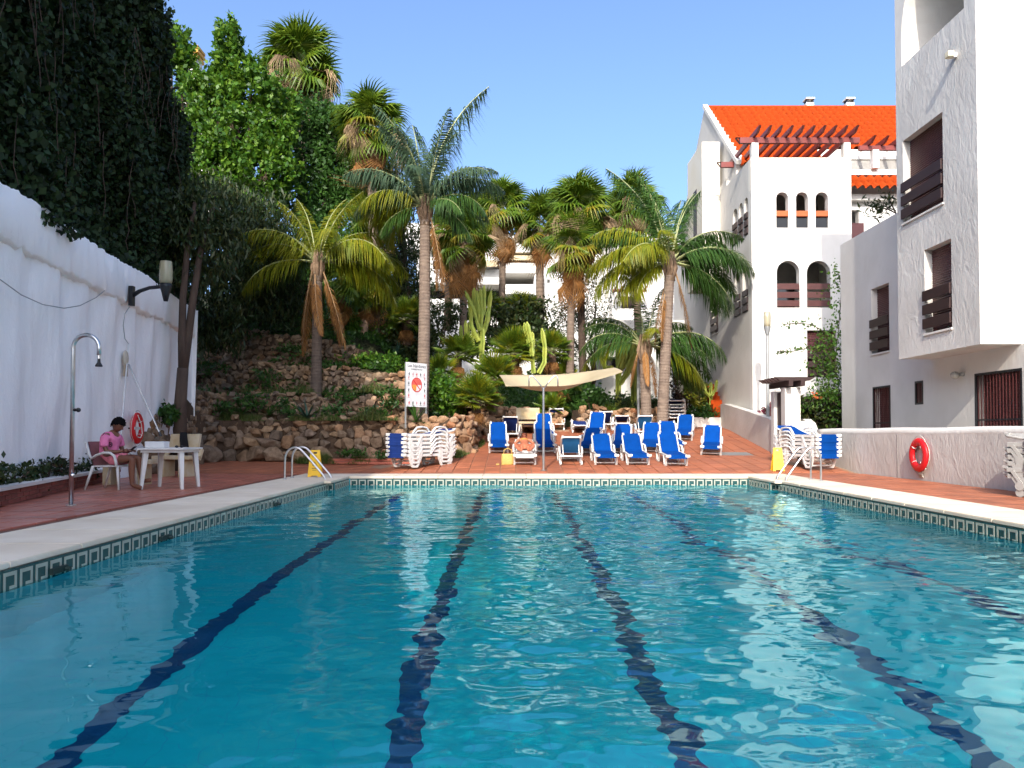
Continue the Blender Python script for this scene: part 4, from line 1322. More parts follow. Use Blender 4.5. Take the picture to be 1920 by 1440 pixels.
# ---- ivy over the building side
def ivy():
    r = np.random.default_rng(77)
    pts = []
    n = 135000
    ys = r.uniform(3, 23.0, n)
    top = np.interp(ys, [p[0] for p in IVY_TOPS], [p[1] for p in IVY_TOPS])
    z = 4.5 + (top + .35 - 4.5) * r.random(n)
    bulge = .34 * np.sin(ys * 1.1 + .7 * np.sin(z * .9)) + .22 * np.sin(z * 1.3 + ys * .6) + .16 * np.sin(ys * 3.1 + z * 2.3) + .1 * np.sin(ys * 7 - z * 4.1)
    depth = r.random(n) ** .6 * .55
    x = (-7.75 - .166 * (ys - 11.5)) - .75 + .12 + (bulge + .55) * .8 * depth / .55 + r.normal(0, .05, n)
    keep = r.random(n) < .55 + .45 * np.clip(bulge * 2 + .5, 0, 1)
    pts.append(np.stack([x, ys, z], 1)[keep])
    # the trailing edge along the roof
    m = 9000
    ys2 = r.uniform(3, 22.9, m); t2 = np.interp(ys2, [p[0] for p in IVY_TOPS], [p[1] for p in IVY_TOPS])
    pts.append(np.stack([(-7.75 - .166 * (ys2 - 11.5)) - 1.0 + r.normal(0, .35, m), ys2, t2 + .1 + np.abs(r.normal(0, .16, m)) + .18 * np.sin(ys2 * 2.3) ** 2], 1))
    # the end face, towards the garden
    m = 9000
    xs3 = r.uniform(-12, -9.9, m); z3 = r.uniform(4.5, 10.3, m)
    pts.append(np.stack([xs3, 22.95 + np.abs(r.normal(0, .25, m)), z3], 1))
    # a fringe hanging over the white wall
    m = 7000
    ys4 = r.uniform(3, 23, m)
    pts.append(np.stack([(-7.75 - .166 * (ys4 - 11.5)) - .45 + r.normal(0, .22, m), ys4, 4.78 + np.abs(r.normal(0, .28, m))], 1))
    C = np.concatenate(pts) - np.array(ivb.location)
    V, F = leaves_np(C, .14, .75, .45, 5)
    o = link('ivy', npmesh('ivy', V, F, G_DARK), ivb); o['kind'] = 'stuff'
    # paler strands
    q = MB(); rr = random.Random(4)
    for k in range(60):
        y = rr.uniform(8, 22.5); z0 = rr.uniform(6, 11)
        x = ivy_x(y) + .75
        p = Vector((x, y, z0)); pts_ = [p.copy()]
        for i in range(6):
            p = p + Vector((rr.uniform(-.03, .06), rr.uniform(-.12, .12), -rr.uniform(.15, .4))); pts_.append(p.copy())
        q.tube(pts_, .008, 4)
    o = q.build('stems', BARK, ivb, off=tuple(ivb.location)); o['kind'] = 'stuff'
ivy()

# ---- broadleaf trees
tree('tall lime green sunlit tree above the stone terraces left of the fan palms', (XY(455, 30.5), 30.5, 4.5),
     [B(430, 80, 30, 26, 48, 1440), B(438, 135, 30, 48, 42, 1920), B(395, 175, 30, 45, 50, 2400), B(470, 175, 30, 55, 55, 2880), B(440, 250, 30, 85, 60, 4800), B(380, 250, 30.5, 45, 60, 2720), B(520, 200, 31, 40, 45, 1920), B(400, 325, 30, 60, 45, 2880), B(490, 325, 30, 70, 55, 3840), B(515, 260, 30, 45, 45, 2240), B(430, 390, 30, 75, 45, 3200)], .20, G_LIME, .26, 11, aspect=.62, gauss=.19, sub=40)
tree('small bright tree top rising beside the yellow chimney at the ivy edge', (XY(335, 33), 33, 5),
     [B(322, 72, 33, 30, 28, 700), B(335, 105, 33, 34, 30, 800), B(350, 140, 33, 24, 40, 700), B(345, 210, 33, 40, 50, 1200)], .24, G_LIME, .16, 12, aspect=.6, gauss=.24)
tree('dark green rounded tree between the lime tree and the middle fan palm', (XY(590, 33.5), 33.5, 6),
     [B(585, 225, 33, 55, 40, 1900), B(625, 260, 33, 45, 55, 1700), B(560, 290, 33, 65, 60, 2400), B(620, 325, 33, 60, 50, 2200), B(660, 350, 33, 45, 50, 1500), B(570, 370, 33, 60, 45, 1800), B(650, 240, 34, 40, 40, 1200), B(665, 300, 34, 40, 50, 1200)], .22, G_MID, .24, 13, gauss=.26)
tree('dark feathery tree hanging over the upper stone terraces in shade', (XY(400, 27.8), 27.8, 4.4),
     [B(400, 400, 26.4, 80, 60, 2600), B(470, 420, 26.6, 70, 60, 2400), B(430, 490, 26.2, 95, 70, 3400), B(400, 570, 25.8, 70, 65, 2600), B(415, 630, 25.6, 38, 38, 1000), B(500, 500, 27, 60, 70, 2400), B(520, 570, 27.6, 45, 50, 1400)], .26, G_OLIVE, .18, 14, aspect=.22, hang=.9, gauss=.3)
def twin_trunk():
    Y = 20.2
    b_ = P(338, 842, Y); b_.z = 0
    t = thing('twin_trunk_tree', 'slim two stemmed tree at the end of the white wall behind the bench', 'tree', b_)
    q = MB()
    f = P(343, 690, Y)
    q.tube([b_, P(338, 760, Y), f], [.19, .155, .14], 10)
    q.tube([f, P(341, 640, Y), P(343, 560, Y), P(352, 460, Y), P(366, 380, Y)], [.12, .10, .09, .075, .05], 9)
    q.tube([f + Vector((0, .02, -.1)), P(352, 640, Y + .1), P(362, 560, Y + .1), P(376, 470, Y + .2), P(400, 390, Y + .3)], [.12, .105, .095, .08, .05], 9)
    q.build('trunk', BARK, t, smooth=True, off=tuple(t.location))
    foliage('crown', [B(350, 430, Y + .3, 60, 55, 1500), B(385, 395, Y + .5, 60, 55, 1500), B(400, 470, Y + .6, 50, 70, 1400), B(352, 500, Y + .5, 28, 40, 500)], .2, G_OLIVE, t, 16, .28, .8, 24, .3)
twin_trunk()
tree('dark dense evergreen wall of trees behind the queen palm trunk', (XY(760, 37), 37, 6),
     [B(745, 430, 37, 50, 80, 2600), B(755, 500, 37, 48, 70, 2200), B(735, 360, 37, 45, 60, 1700), B(770, 550, 36, 45, 45, 1500), B(700, 480, 37, 50, 70, 2000), B(690, 320, 37, 50, 50, 1600), B(740, 300, 37, 34, 40, 900)], .24, G_OLIVE, .24, 17, aspect=.3, hang=.5)
tree('shady broadleaf tree filling the gap behind the yellow green queen palm', (XY(560, 32), 32, 5.5),
     [B(560, 440, 31.5, 70, 60, 2600), B(640, 430, 32, 65, 60, 2400), B(520, 500, 31, 50, 50, 1500), B(690, 420, 33, 50, 60, 1700), B(610, 380, 32.5, 60, 45, 1800), B(560, 520, 31.5, 50, 40, 1300)], .22, G_MID, .22, 18, aspect=.35, gauss=.28)
tree('airy grey green tree in front of the plain white apartment wall', (XY(1110, 36), 36, 3),
     [B(1075, 575, 35.5, 45, 40, 900), B(1115, 560, 36, 45, 55, 1000), B(1120, 620, 35.5, 40, 45, 900), B(1090, 640, 35, 55, 40, 1100), B(1055, 600, 35, 30, 40, 600)], .16, leafmat('grey_green_small_leaf', [(.035, .06, .025), (.06, .085, .04), (.09, .11, .06)], .3), .10, 19, aspect=.3, hang=.4, gauss=.3)

# ---- shrubs, hedges, undergrowth
bush('clipped dark round bush beside the ringed queen palm trunk', [B(828, 602, 30.5, 37, 46, 2600)], .12, G_OLIVE, 31, 'clipped_bush', gauss=.12)
bush('glossy green rounded hedge right of the rules board', [B(808, 735, 25.2, 38, 34, 1700), B(845, 745, 25.4, 34, 36, 1400), B(775, 755, 25.0, 22, 24, 700)], .14, G_LIME, 32, 'hedge', 'hedge')
bush('bright low groundcover mound on the terrace above the rules board', [B(680, 680, 27.2, 46, 16, 1100), B(720, 684, 27.0, 36, 18, 1000), B(640, 672, 27.6, 26, 14, 500)], .15, G_LIME, 33, 'groundcover_shrub')
bush('clipped green hedge behind the low white wall at the back right', [B(1322, 783, 31.0, 38, 26, 2600), B(1295, 787, 31.2, 22, 22, 900)], .11, leafmat('hedge_leaf', [(.025, .075, .012), (.04, .11, .016), (.055, .13, .02)], .25), 34, 'clipped_hedge', 'hedge', gauss=.12)
bush('dark purple brown shrub behind the slanting palm trunks', [B(1285, 720, 32, 28, 45, 1300), B(1268, 765, 31.5, 22, 25, 600)], .16, leafmat('purple_brown_leaf', [(.03, .018, .012), (.05, .024, .014), (.025, .03, .012)], .2), 35)
bush('yellow flowering shrub by the terracotta steps', [B(1310, 735, 31.6, 24, 34, 900), B(1316, 760, 31.6, 16, 18, 400)], .16, leafmat('yellow_green_leaf', [(.10, .15, .015), (.18, .20, .02), (.28, .22, .02), (.05, .10, .015)], .35), 36)
bush('dense dark shrub below the arched garden gate, behind the blue stack', [B(1530, 790, 24.6, 42, 36, 2200), B(1505, 775, 24.8, 26, 28, 800), B(1560, 770, 24.6, 26, 40, 1000)], .15, leafmat('dark_garden_leaf', [(.012, .026, .007), (.03, .045, .01), (.06, .06, .014)], .2), 37, gauss=.18)
bush('pink flowering shrub at the top of the sloping wall by the lamp post', [B(1440, 772, 25.6, 16, 16, 300)], .13, leafmat('magenta_bract', [(.45, .03, .12), (.04, .08, .02), (.5, .05, .16), (.03, .07, .02)], .3), 38)
bush('leafy undergrowth beneath the shade canopy at the back of the terrace', [B(1045, 745, 30.2, 40, 30, 1100), B(1110, 752, 30.4, 36, 26, 900), B(1080, 735, 31, 40, 30, 900)], .18, G_MID, 39)
bush('mixed green shrubs behind the far loungers beside the grey post', [B(1150, 768, 30.6, 36, 24, 900), B(1190, 775, 30.4, 30, 22, 700), B(1230, 768, 31, 22, 25, 500)], .16, G_OLIVE, 40)
bush('dark bushes at the top of the stone terraces left of the queen palm', [B(490, 580, 29.6, 48, 30, 1300), B(555, 585, 29.4, 40, 30, 1100), B(450, 570, 29.6, 30, 34, 800)], .18, G_MID, 41)
bush('sunlit shrubs behind the pale palm trunks', [B(655, 615, 30.2, 26, 32, 800), B(705, 640, 30.6, 30, 30, 700), B(655, 650, 29.6, 24, 14, 400)], .17, G_LIME, 42)
bush('brown green shaded shrub between the stone terraces and the round bush', [B(750, 610, 31.5, 32, 40, 1200), B(742, 660, 30.5, 30, 22, 700), B(790, 640, 31, 26, 40, 800)], .18, G_OLIVE, 43)
bush('green shrub at the foot of the twin trunk tree', [B(316, 778, 19.9, 17, 18, 420)], .16, G_MID, 44)
bush('dark garden mass behind the candelabra cactus', [B(930, 600, 33, 46, 30, 1300), B(985, 590, 33.5, 44, 34, 1300), B(900, 640, 32, 40, 30, 900), B(1010, 640, 32.5, 42, 34, 1200), B(1040, 690, 31.5, 40, 30, 900)], .2, G_OLIVE, 45)
for k, (y0, dx) in enumerate(((5.4, 0), (7.4, .1), (9.2, 0), (10.6, .1), (12.0, 0), (13.3, .05), (14.6, 0))):
    x = planter_x(y0) - .38
    o = bush(['', '', '', '', '', '', ''][k] + ['nearest low dark shrub in the brick planter, off the picture edge', 'low dark shrub in the planter at the left picture edge', 'second low shrub along the brick planter left of the shower', 'third low shrub in the planter just left of the shower post', 'low shrub in the planter just right of the shower post', 'reddish tinged low shrub between the shower and the armchair', 'last planter shrub beside the back of the armchair'][k],
             [(x, y0, .30 + .05 * (k % 2), .34, .85, .24, 850)], .10, G_OLIVE if k != 5 else leafmat('reddish_shrub_leaf', [(.012, .028, .010), (.022, .045, .012), (.05, .02, .014)], .2), 50 + k, group='low shrubs in the brick planter', gauss=.2)

# ---- grass tufts along the stone wall foot: nobody could count the blades
def grass(name, areas, seed, m=GRASS, hmax=.35):
    r = np.random.default_rng(seed)
    V = []
    for (x0, y0, x1, y1, w, n, zf) in areas:
        t = r.random(n)
        x = x0 + (x1 - x0) * t + r.normal(0, .05, n); y = y0 + (y1 - y0) * t + r.uniform(-w, w, n)
        cl = np.clip(.5 + .9 * np.sin(x * 2.1 + seed) * np.sin(x * .83 + y) + .35 * np.sin(x * 5.3), .06, 1.2)
        h = hmax * r.uniform(.3, 1, n) * cl
        z = np.array([zf(a, b_) for a, b_ in zip(x, y)])
        a = r.uniform(0, 6.28, n); l = r.uniform(.1, .6, n) * h
        wd = .012
        p0 = np.stack([x - wd * np.cos(a + 1.57), y - wd * np.sin(a + 1.57), z], 1)
        p1 = np.stack([x + wd * np.cos(a + 1.57), y + wd * np.sin(a + 1.57), z], 1)
        p2 = np.stack([x + l * np.cos(a), y + l * np.sin(a), z + h], 1)
        V.append(np.stack([p0, p1, p2], 1).reshape(-1, 3))
    V = np.concatenate(V)
    o = link(name, npmesh(name, V, np.arange(len(V)).reshape(-1, 3), m))
    tag(o, kind='stuff')
grass('grass', [(-6.4, 22.95, -2.5, 22.2, .25, 5200, lambda x, y: .1), (-1.6, 22.4, -1.0, 25.4, .35, 3500, lambda x, y: gz(x, y) + .02), (-8.5, 24.6, -3.4, 23.3, .35, 5000, lambda x, y: 1.38), (-10.5, 25.3, -8.5, 24.7, .3, 1200, lambda x, y: 1.38), (-9, 25.9, -3.6, 24.6, .2, 1500, lambda x, y: 2.32)], 61)

# ---- low ground cover carpeting the planted slopes
def ground_cover():
    r = np.random.default_rng(88)
    n = 120000
    x = r.uniform(-13, 7.5, n); y = r.uniform(24.6, 52, n)
    patch = np.sin(x * 1.3 + 1.7 * np.sin(y * .6)) + np.sin(y * 1.1 - x * .5)
    z = np.array([terrain_h(a, b_) for a, b_ in zip(x, y)])
    ok = (z > 1.3) & ((y > 30.8) | (x < -3.0) | ((x < -1.2) & (y > 25))) & ~((x > 7.3) & (y < 40))
    C = np.stack([x, y, z + np.abs(r.normal(0, .16, n)) * (1.2 + .5 * patch) + .03], 1)[ok]
    V, F = leaves_np(C, .2, .4, 0, 90, up=1)
    tag(link('ground_cover', npmesh('ground_cover', V, F, G_MID)), kind='stuff')
ground_cover()

# ---- loose plants spilling over the stone terraces
def terrace_plants():
    r = np.random.default_rng(123)
    blobs = []
    for (px, py, Y, rx, ry, n) in ((372, 742, 25.0, 26, 14, 260), (415, 765, 24.6, 22, 12, 220), (470, 752, 24.8, 30, 15, 300), (540, 762, 24.5, 26, 14, 260), (625, 772, 24.0, 26, 12, 240), (705, 775, 23.6, 24, 14, 240), (730, 745, 23.9, 20, 22, 300), (400, 690, 26.3, 30, 13, 260), (500, 700, 26.0, 22, 10, 180), (640, 745, 24.7, 24, 9, 180), (545, 655, 27.4, 26, 10, 200), (610, 690, 26.4, 24, 12, 200), (470, 630, 28.3, 30, 12, 240), (560, 610, 28.6, 34, 14, 320), (360, 800, 24.2, 16, 10, 140), (665, 850, 22.6, 30, 8, 200), (725, 850, 22.4, 22, 9, 160), (850, 855, 23.4, 14, 9, 140)):
        blobs.append(B(px, py, Y, rx, ry, n, ry=.35))
    C = crown_points(blobs, 124, 20, .4)
    V, F = leaves_np(C, .15, .35, .2, 125)
    tag(link('terrace_plants', npmesh('terrace_plants', V, F, G_MID)), kind='stuff')
terrace_plants()

# ---- agaves: rosettes of single blades
def blade_mesh(L, w, droop, m):
    V, F = [], []
    n = 6
    for i in range(n + 1):
        f = i / n
        ww = w * (1 - f) ** .7 * (.75 + .6 * f) * (1 if i < n else .02)
        x = L * f; z = -droop * f * f
        V += [(x, -ww, z + ww * .5), (x, 0, z), (x, ww, z + ww * .5)]
    for i in range(n):
        a = i * 3
        F += [(a, a + 1, a + 4, a + 3), (a + 1, a + 2, a + 5, a + 4)]
    return npmesh('leaf', V, F, m, smooth=True)
AG = [blade_mesh(.75, .05, d, G_BLUEGREEN) for d in (0, .10, .22)]
AGG = [blade_mesh(.75, .045, d, G_MID) for d in (0, .10, .22)]
def agave(px, py, Y, size, label, green=False, n=22, z=None):
    p = P(px, py, Y)
    if z is not None: p.z = z
    t = thing('agave', label, 'agave', p, 0, 'agaves and yuccas on the terraces')
    for i in range(n):
        el = R(random.choice([12, 25, 40, 55, 72])) + random.gauss(0, .08)
        me = random.choice((AGG if green else AG))
        s = size * random.uniform(.8, 1.1)
        link('leaf', me, t, (0, 0, .05), (0, -el, i * 2.4 + random.gauss(0, .15)), (s, s, s))
agave(576, 790, 24.2, 1.0, 'big blue green agave at the foot of the queen palm on the lowest terrace')
agave(683, 795, 23.7, .75, 'smaller blue green agave on the stone edge between the palm and the board')
agave(779, 795, 23.1, .8, 'pointed green agave in front of the rules board', True)
agave(455, 780, 24.9, .7, 'spiky tuft on the lowest terrace at the left in shade', True)
agave(505, 782, 24.7, .6, 'narrow leaved clump left of the big agave', True)
agave(745, 668, 29.5, .75, 'blue green agave above the groundcover, left of the ringed palm trunk')
agave(925, 835, 24.6, .6, 'spiky green clump at the foot of the stout fan palm', True)
agave(1060, 745, 29.3, .8, 'narrow spiky plant at the back of the terrace under the canopy', True)

# ---- pinnate palms
def frond_mesh(L, a0, droop, m, n=92, wl=.42, dense=1, hangl=.5, twist=0, seed=0, rm=None):
    """feather frond growing towards +x: arching midrib with two rows of leaflets"""
    r = random.Random(seed)
    pts, T = [], []
    x = z = 0.0
    k = 24
    for i in range(k + 1):
        f = i / k
        a = a0 - droop * f ** 1.25
        pts.append(Vector((x, .0 + twist * f * f * L * .15, z)))
        T.append(Vector((math.cos(a), 0, math.sin(a))))
        x += math.cos(a) * L / k; z += math.sin(a) * L / k
    q = MB()
    q.tube(pts[::2], [lerp(.030, .006, i / 12) for i in range(13)], 4, 1, cap=False)
    for j in range(int(n * dense)):
        f = .14 + .86 * (j / (n * dense)) + r.uniform(-.006, .006)
        i = min(k, int(f * k))
        p = pts[i].lerp(pts[min(k, i + 1)], f * k - i)
        t = T[i]
        nr = Vector((-t.z, 0, t.x))
        l = wl * L * (math.sin(math.pi * min(1, f * .86 + .14)) ** .6) * r.uniform(.8, 1.1) * .55
        for s in (-1, 1):
            d = (Vector((0, s, 0)) * 1.0 + t * (.55 + .5 * f) + nr * r.uniform(-.6, .6)).normalized()
            g = Vector((0, 0, -1))
            w = .0155 * (L / 2.4) ** .5
            side = d.cross(nr).normalized() * w
            p1 = p + d * l * .5 + g * l * hangl * .22
            p2 = p + d * l * .85 + g * l * hangl * .85
            q.add([p - side * .5, p + side * .5, p1 + side, p1 - side, p2], [(0, 1, 2, 3), (3, 2, 4)], 0)
    return q.mesh('frond', [m, rm or RACHIS])
RACHIS = mat('pale_green_midrib', (.30, .32, .14), .5)
RACHIS_DRY = mat('dry_midrib', (.36, .22, .11), .8)
def trunk_rings(base, top, r0, r1, m, parent, lean=None, bulge=0, name='trunk', ring=.10):
    base, top = Vector(base), Vector(top)
    L = (top - base).length
    n = int(L / ring) * 2
    pts, rs = [], []
    for i in range(n + 1):
        f = i / n
        p = base.lerp(top, f)
        if lean: p += Vector(lean) * math.sin(math.pi * f)
        pts.append(p)
        rs.append(lerp(r0, r1, f ** .7) * (1 + (.035 if i % 2 else -.02)) + bulge * math.exp(-((f - .0) / .06) ** 2))
    q = MB().tube(pts, rs, 14)
    return q.build(name, m, parent, off=tuple(parent.location))

FR = {}
def fr(kind, var):
    key = (kind, var)
    if key in FR: return FR[key]
    gm = {'g': G_PALM, 'y': G_PALMY, 'b': G_PALMGREY, 'd': DEAD}[kind[0]]
    spec = {'up': (1.0, R(82), R(45)), 'mid': (1.0, R(58), R(95)), 'arch': (1.0, R(35), R(105)), 'flat': (.95, R(12), R(80)), 'low': (.9, R(-12), R(65)), 'hang': (.95, R(-74), R(13))}[kind[1:]]
    L = 2.6 * spec[0]
    me = frond_mesh(L, spec[1], spec[2], gm, hangl=1.0 if kind[0] != 'd' else .9, twist=random.uniform(-1, 1), seed=hash(key) % 999 if False else len(FR), rm=RACHIS_DRY if kind[0] == 'd' else None, wl=.50 if kind[0] != 'd' else .24)
    FR[key] = me
    return me
def queen_palm(label, base, top, r0, r1, fronds, scale=1.0, lean=None, bark=None, dead=()):
    t = thing('queen_palm', label, 'palm tree', base)
    trunk_rings(base, top, r0, r1, bark or BARK_PALE, t, lean)
    tl = Vector(top) - Vector(base)
    q = MB()
    for k in range(9):
        a = k * 2.4
        q.tube([tl + Vector((math.cos(a) * r1 * .6, math.sin(a) * r1 * .6, -.45)), tl + Vector((math.cos(a) * r1 * 1.25, math.sin(a) * r1 * 1.25, -.05)), tl + Vector((math.cos(a) * r1 * .7, math.sin(a) * r1 * .7, .55))], [.06, .075, .02], 6, flat=.6)
    q.tube([tl - Vector((0, 0, .5)), tl + Vector((0, 0, .5))], [r1 * 1.1, r1 * .45], 8)
    q.build('crown_shaft', mat('fibrous_leaf_bases', (.24, .16, .10), .9, col2=(.16, .10, .06), vs=8, bump=.6, bs=30) if 'fibrous_leaf_bases' not in bpy.data.materials else bpy.data.materials['fibrous_leaf_bases'], t, smooth=True)
    for (kind, az, s) in fronds:
        link('frond', fr(kind, random.randint(0, 1)), t, tl + Vector((math.cos(R(az)) * r1 * .6, math.sin(R(az)) * r1 * .6, .15)), (random.gauss(0, .06), random.gauss(0, .05), R(az)), (s * scale,) * 3)
    for (az, s, dz) in dead:
        link('dead_frond', fr('dhang', 0), t, tl + Vector((math.cos(R(az)) * r1 * 1.1, math.sin(R(az)) * r1 * 1.1, dz)), (random.gauss(0, .1), random.gauss(0, .05), R(az)), (s * scale,) * 3)
    return t
# azimuth: 0 = right in the picture, 90 = away, 180 = left, 270 = towards the camera
Y = 24.6
queen_palm('tall ringed queen palm with grey green feathery crown standing behind the rules board', (XY(791, Y), Y, 1.2), P(797, 395, Y), .21, .165,
           [('bup', 30, 1.65), ('bup', 120, 1.35), ('bup', 200, 1.35), ('bup', 320, 1.1), ('bup', 80, 1.4), ('bup', 170, 1.2), ('bmid', 350, 1.0), ('bmid', 175, 1.05), ('bmid', 95, 1.1), ('bmid', 265, .8), ('bmid', 140, 1.1), ('bmid', 45, 1.1), ('bmid', 20, 1.1), ('bmid', 200, 1.05), ('bmid', 330, .95), ('barch', 15, .85), ('barch', 190, .9), ('gflat', 0, .8), ('yflat', 185, .85), ('yarch', 205, .85), ('glow', 340, .8), ('barch', 60, .9), ('yarch', 160, .85), ('gflat', 315, .7), ('yarch', 178, .95), ('garch', 340, .8), ('yflat', 170, .85), ('glow', 200, .75), ('ylow', 165, .8), ('bup', 250, .9)], 1.08, lean=(.03, 0, 0), dead=[(-20, .95, -.2), (25, .8, -.4)])
Y = 25.6
queen_palm('yellow green queen palm with dry hanging fronds on the shaded stone terrace', (XY(592, Y), Y, 2.0), P(596, 500, Y), .185, .15,
           [('yup', 60, 1.0), ('yup', 20, 1.0), ('yup', 150, 1.0), ('ymid', 40, 1.0), ('ymid', 140, 1.0), ('yarch', 20, 1.15), ('yarch', 170, 1.1), ('yflat', 10, 1.15), ('yarch', 330, 1.1), ('ymid', 195, 1.0), ('yflat', 195, 1.0), ('ymid', 10, .95), ('ymid', 165, .95), ('yarch', 350, 1.1), ('yflat', 0, 1.0), ('yarch', 185, .95), ('yarch', 60, .9), ('yup', 190, .85), ('ymid', 300, .8), ('yflat', 25, 1.1), ('ymid', 110, .9), ('gflat', 172, .9)], 1.12,
           dead=[(200, .95, -.1), (160, 1.0, -.25), (-15, 1.0, -.1), (30, .9, -.3), (250, .8, -.3)], bark=mat('dark_ringed_trunk', (.12, .088, .066), .9, col2=(.085, .062, .048), vs=3, bump=.6, bs=9, bd=.04, sc=(1, 1, 3.5)))
Y = 26.6
queen_palm('leaning queen palm with yellow green fronds in front of the cream bay', (XY(1240, Y), Y, gz(5.2, Y)), P(1256, 500, Y), .20, .17,
           [('gup', 150, 1.5), ('gup', 95, 1.4), ('gup', 60, 1.3), ('gup', 200, 1.25), ('gup', 20, 1.2), ('gmid', 150, 1.25), ('gmid', 120, 1.3), ('gup', 30, 1.2), ('gmid', 15, 1.15), ('ymid', 195, 1.15), ('yarch', 170, 1.2), ('yflat', 190, 1.2), ('garch', 20, 1.15), ('ylow', 175, 1.0), ('yarch', 195, 1.1), ('gmid', 170, 1.2), ('yflat', 172, 1.1), ('garch', 350, 1.2), ('glow', 0, 1.15), ('gmid', 40, 1.2), ('yarch', 230, 1.0), ('gflat', 10, 1.1), ('ylow', 190, 1.05), ('yarch', 180, 1.15), ('yflat', 185, 1.1), ('garch', 5, 1.1), ('garch', 345, 1.1), ('gmid', 60, 1.0), ('ymid', 255, .75), ('yarch', 215, .95), ('glow', 350, 1.15), ('garch', 110, 1.0), ('glow', 15, 1.1), ('gmid', 180, 1.05), ('ylow', 200, .9)], 1.05, lean=(.0, 0, 0),
           dead=[(160, .8, -.7), (-10, 1.1, -.2), (200, .7, -.9)])
Y = 27.4
queen_palm('shorter queen palm whose arching fronds droop over the terrace beside the leaning palm', (XY(1213, Y), Y, gz(4.8, Y)), P(1208, 655, Y), .19, .18,
           [('garch', 180, 1.0), ('gmid', 165, .95), ('gmid', 20, .95), ('garch', 5, 1.1), ('gflat', 185, .9), ('gup', 90, .95), ('gflat', 350, 1.1), ('ymid', 280, .6), ('glow', 10, 1.0), ('garch', 40, 1.0), ('glow', 0, 1.25), ('glow', 25, 1.2), ('garch', 350, 1.25), ('yflat', 178, 1.0), ('gmid', 140, 1.1), ('gup', 30, 1.0), ('gflat', 12, 1.2), ('ylow', 345, 1.1)], 1.0, dead=[(190, .6, 0), (20, .7, 0), (270, .6, .1)])

# ---- fan palms
def fan_mesh(m, n=26, rad=.86, pet=.66, droop=.55, spread=R(270), split=.5, w=1.0, seed=0):
    """fan leaf: petiole along +x, blade of pleated fingers"""
    r = random.Random(seed)
    q = MB()
    q.tube([(0, 0, 0), (pet * .5, 0, .02), (pet, 0, 0)], [.022, .016, .012], 4, 1, cap=False)
    c = Vector((pet, 0, 0))
    for i in range(n):
        a = -spread / 2 + spread * i / (n - 1)
        da = spread / (n - 1) * .5 * w
        L = rad * (.72 + .28 * math.cos(a * .62)) * r.uniform(.92, 1.06)
        d = Vector((math.cos(a), math.sin(a), 0)); sd = Vector((-math.sin(a), math.cos(a), 0))
        rm_ = L * split
        p1a, p1b = c + d * rm_ - sd * rm_ * math.tan(da), c + d * rm_ + sd * rm_ * math.tan(da)
        zz = -.03 * L
        pm = c + d * rm_ + Vector((0, 0, .05 * L))
        p2 = c + d * L * .8 + Vector((0, 0, -droop * L * .32))
        p3 = c + d * L + Vector((0, 0, -droop * L * (.8 + .5 * r.random())))
        wd = rm_ * math.tan(da) * .55
        p1a.z += zz; p1b.z += zz
        q.add([c, p1a, pm, p1b, p2 - sd * wd, p2 + sd * wd, p3], [(0, 1, 2), (0, 2, 3), (1, 4, 2), (2, 4, 5), (2, 5, 3), (4, 6, 5)], 0)
    return q.mesh('leaf', [m, RACHIS if m is not DEAD and m is not DEADPALE else RACHIS_DRY])
FANS = {'g': [fan_mesh(G_FAN, seed=i) for i in range(3)], 'y': [fan_mesh(G_FANY, seed=i) for i in range(2)], 'd': [fan_mesh(DEAD, 16, .8, .55, 1.1, R(120), .4, .8, seed=i) for i in range(2)], 'p': [fan_mesh(DEADPALE, 14, .7, .6, 1.2, R(100), .4, .8, seed=i) for i in range(2)],
        's': [fan_mesh(G_FAN, 18, .62, .5, .06, R(215), .38, .62, seed=i) for i in range(3)], 't': [fan_mesh(G_PALMY, 18, .62, .5, .06, R(215), .38, .62, seed=i) for i in range(2)]}
def fan_palm(label, base, top, r0, r1, n=34, size=1.0, skirt=14, pale=8, yellow=.12, bark=None, group='tall fan palms', lean=None, name='fan_palm', skirt_len=1.0):
    t = thing(name, label, 'palm tree', base, 0, group)
    trunk_rings(base, top, r0, r1, bark or BARK_PALE, t, lean, ring=.16)
    tl = Vector(top) - Vector(base)
    r = random.Random(int(abs(top[0]) * 1000))
    n = int(n * 1.35)
    for i in range(n):
        f = i / n
        el = lerp(R(84), R(-38), f ** .9) + r.gauss(0, .20)
        az = i * 2.39996 + r.gauss(0, .35)
        k = 'y' if (f > .55 and r.random() < yellow * 2) else 'g'
        me = r.choice(FANS[k])
        s = size * r.uniform(.85, 1.12)
        link('leaf', me, t, tl + Vector((0, 0, lerp(.35, -.15, f))), Euler((r.gauss(0, .45), -el, az)), (s,) * 3)
    for i in range(skirt):
        az = i * 2.39996 + r.gauss(0, .3); el = R(-76) + r.gauss(0, .16)
        s = size * r.uniform(.7, 1.35) * skirt_len
        link('dead_leaf', r.choice(FANS['d']), t, tl + Vector((math.cos(az) * r1 * .8, math.sin(az) * r1 * .8, -.1 - .9 * r.random())), Euler((r.gauss(0, .3), -el, az)), (s,) * 3)
    for i in range(int(pale * 2)):
        az = i * 2.1 + r.gauss(0, .3); el = R(-32) + r.gauss(0, .45)
        s = size * r.uniform(.95, 1.35)
        link('flower_stalk', r.choice(FANS['p']), t, tl + Vector((math.cos(az) * .15, math.sin(az) * .15, -.05)), Euler((r.gauss(0, .4), -el, az)), (s, s * .45, s))
    return t
def fp(px, pyc, Y, pxb, pyb, r0, r1, label, **k):
    zb_ = P(pxb, pyb, Y).z
    return fan_palm(label, (XY(pxb, Y), Y, zb_), P(px, pyc, Y), r0, r1, **k)
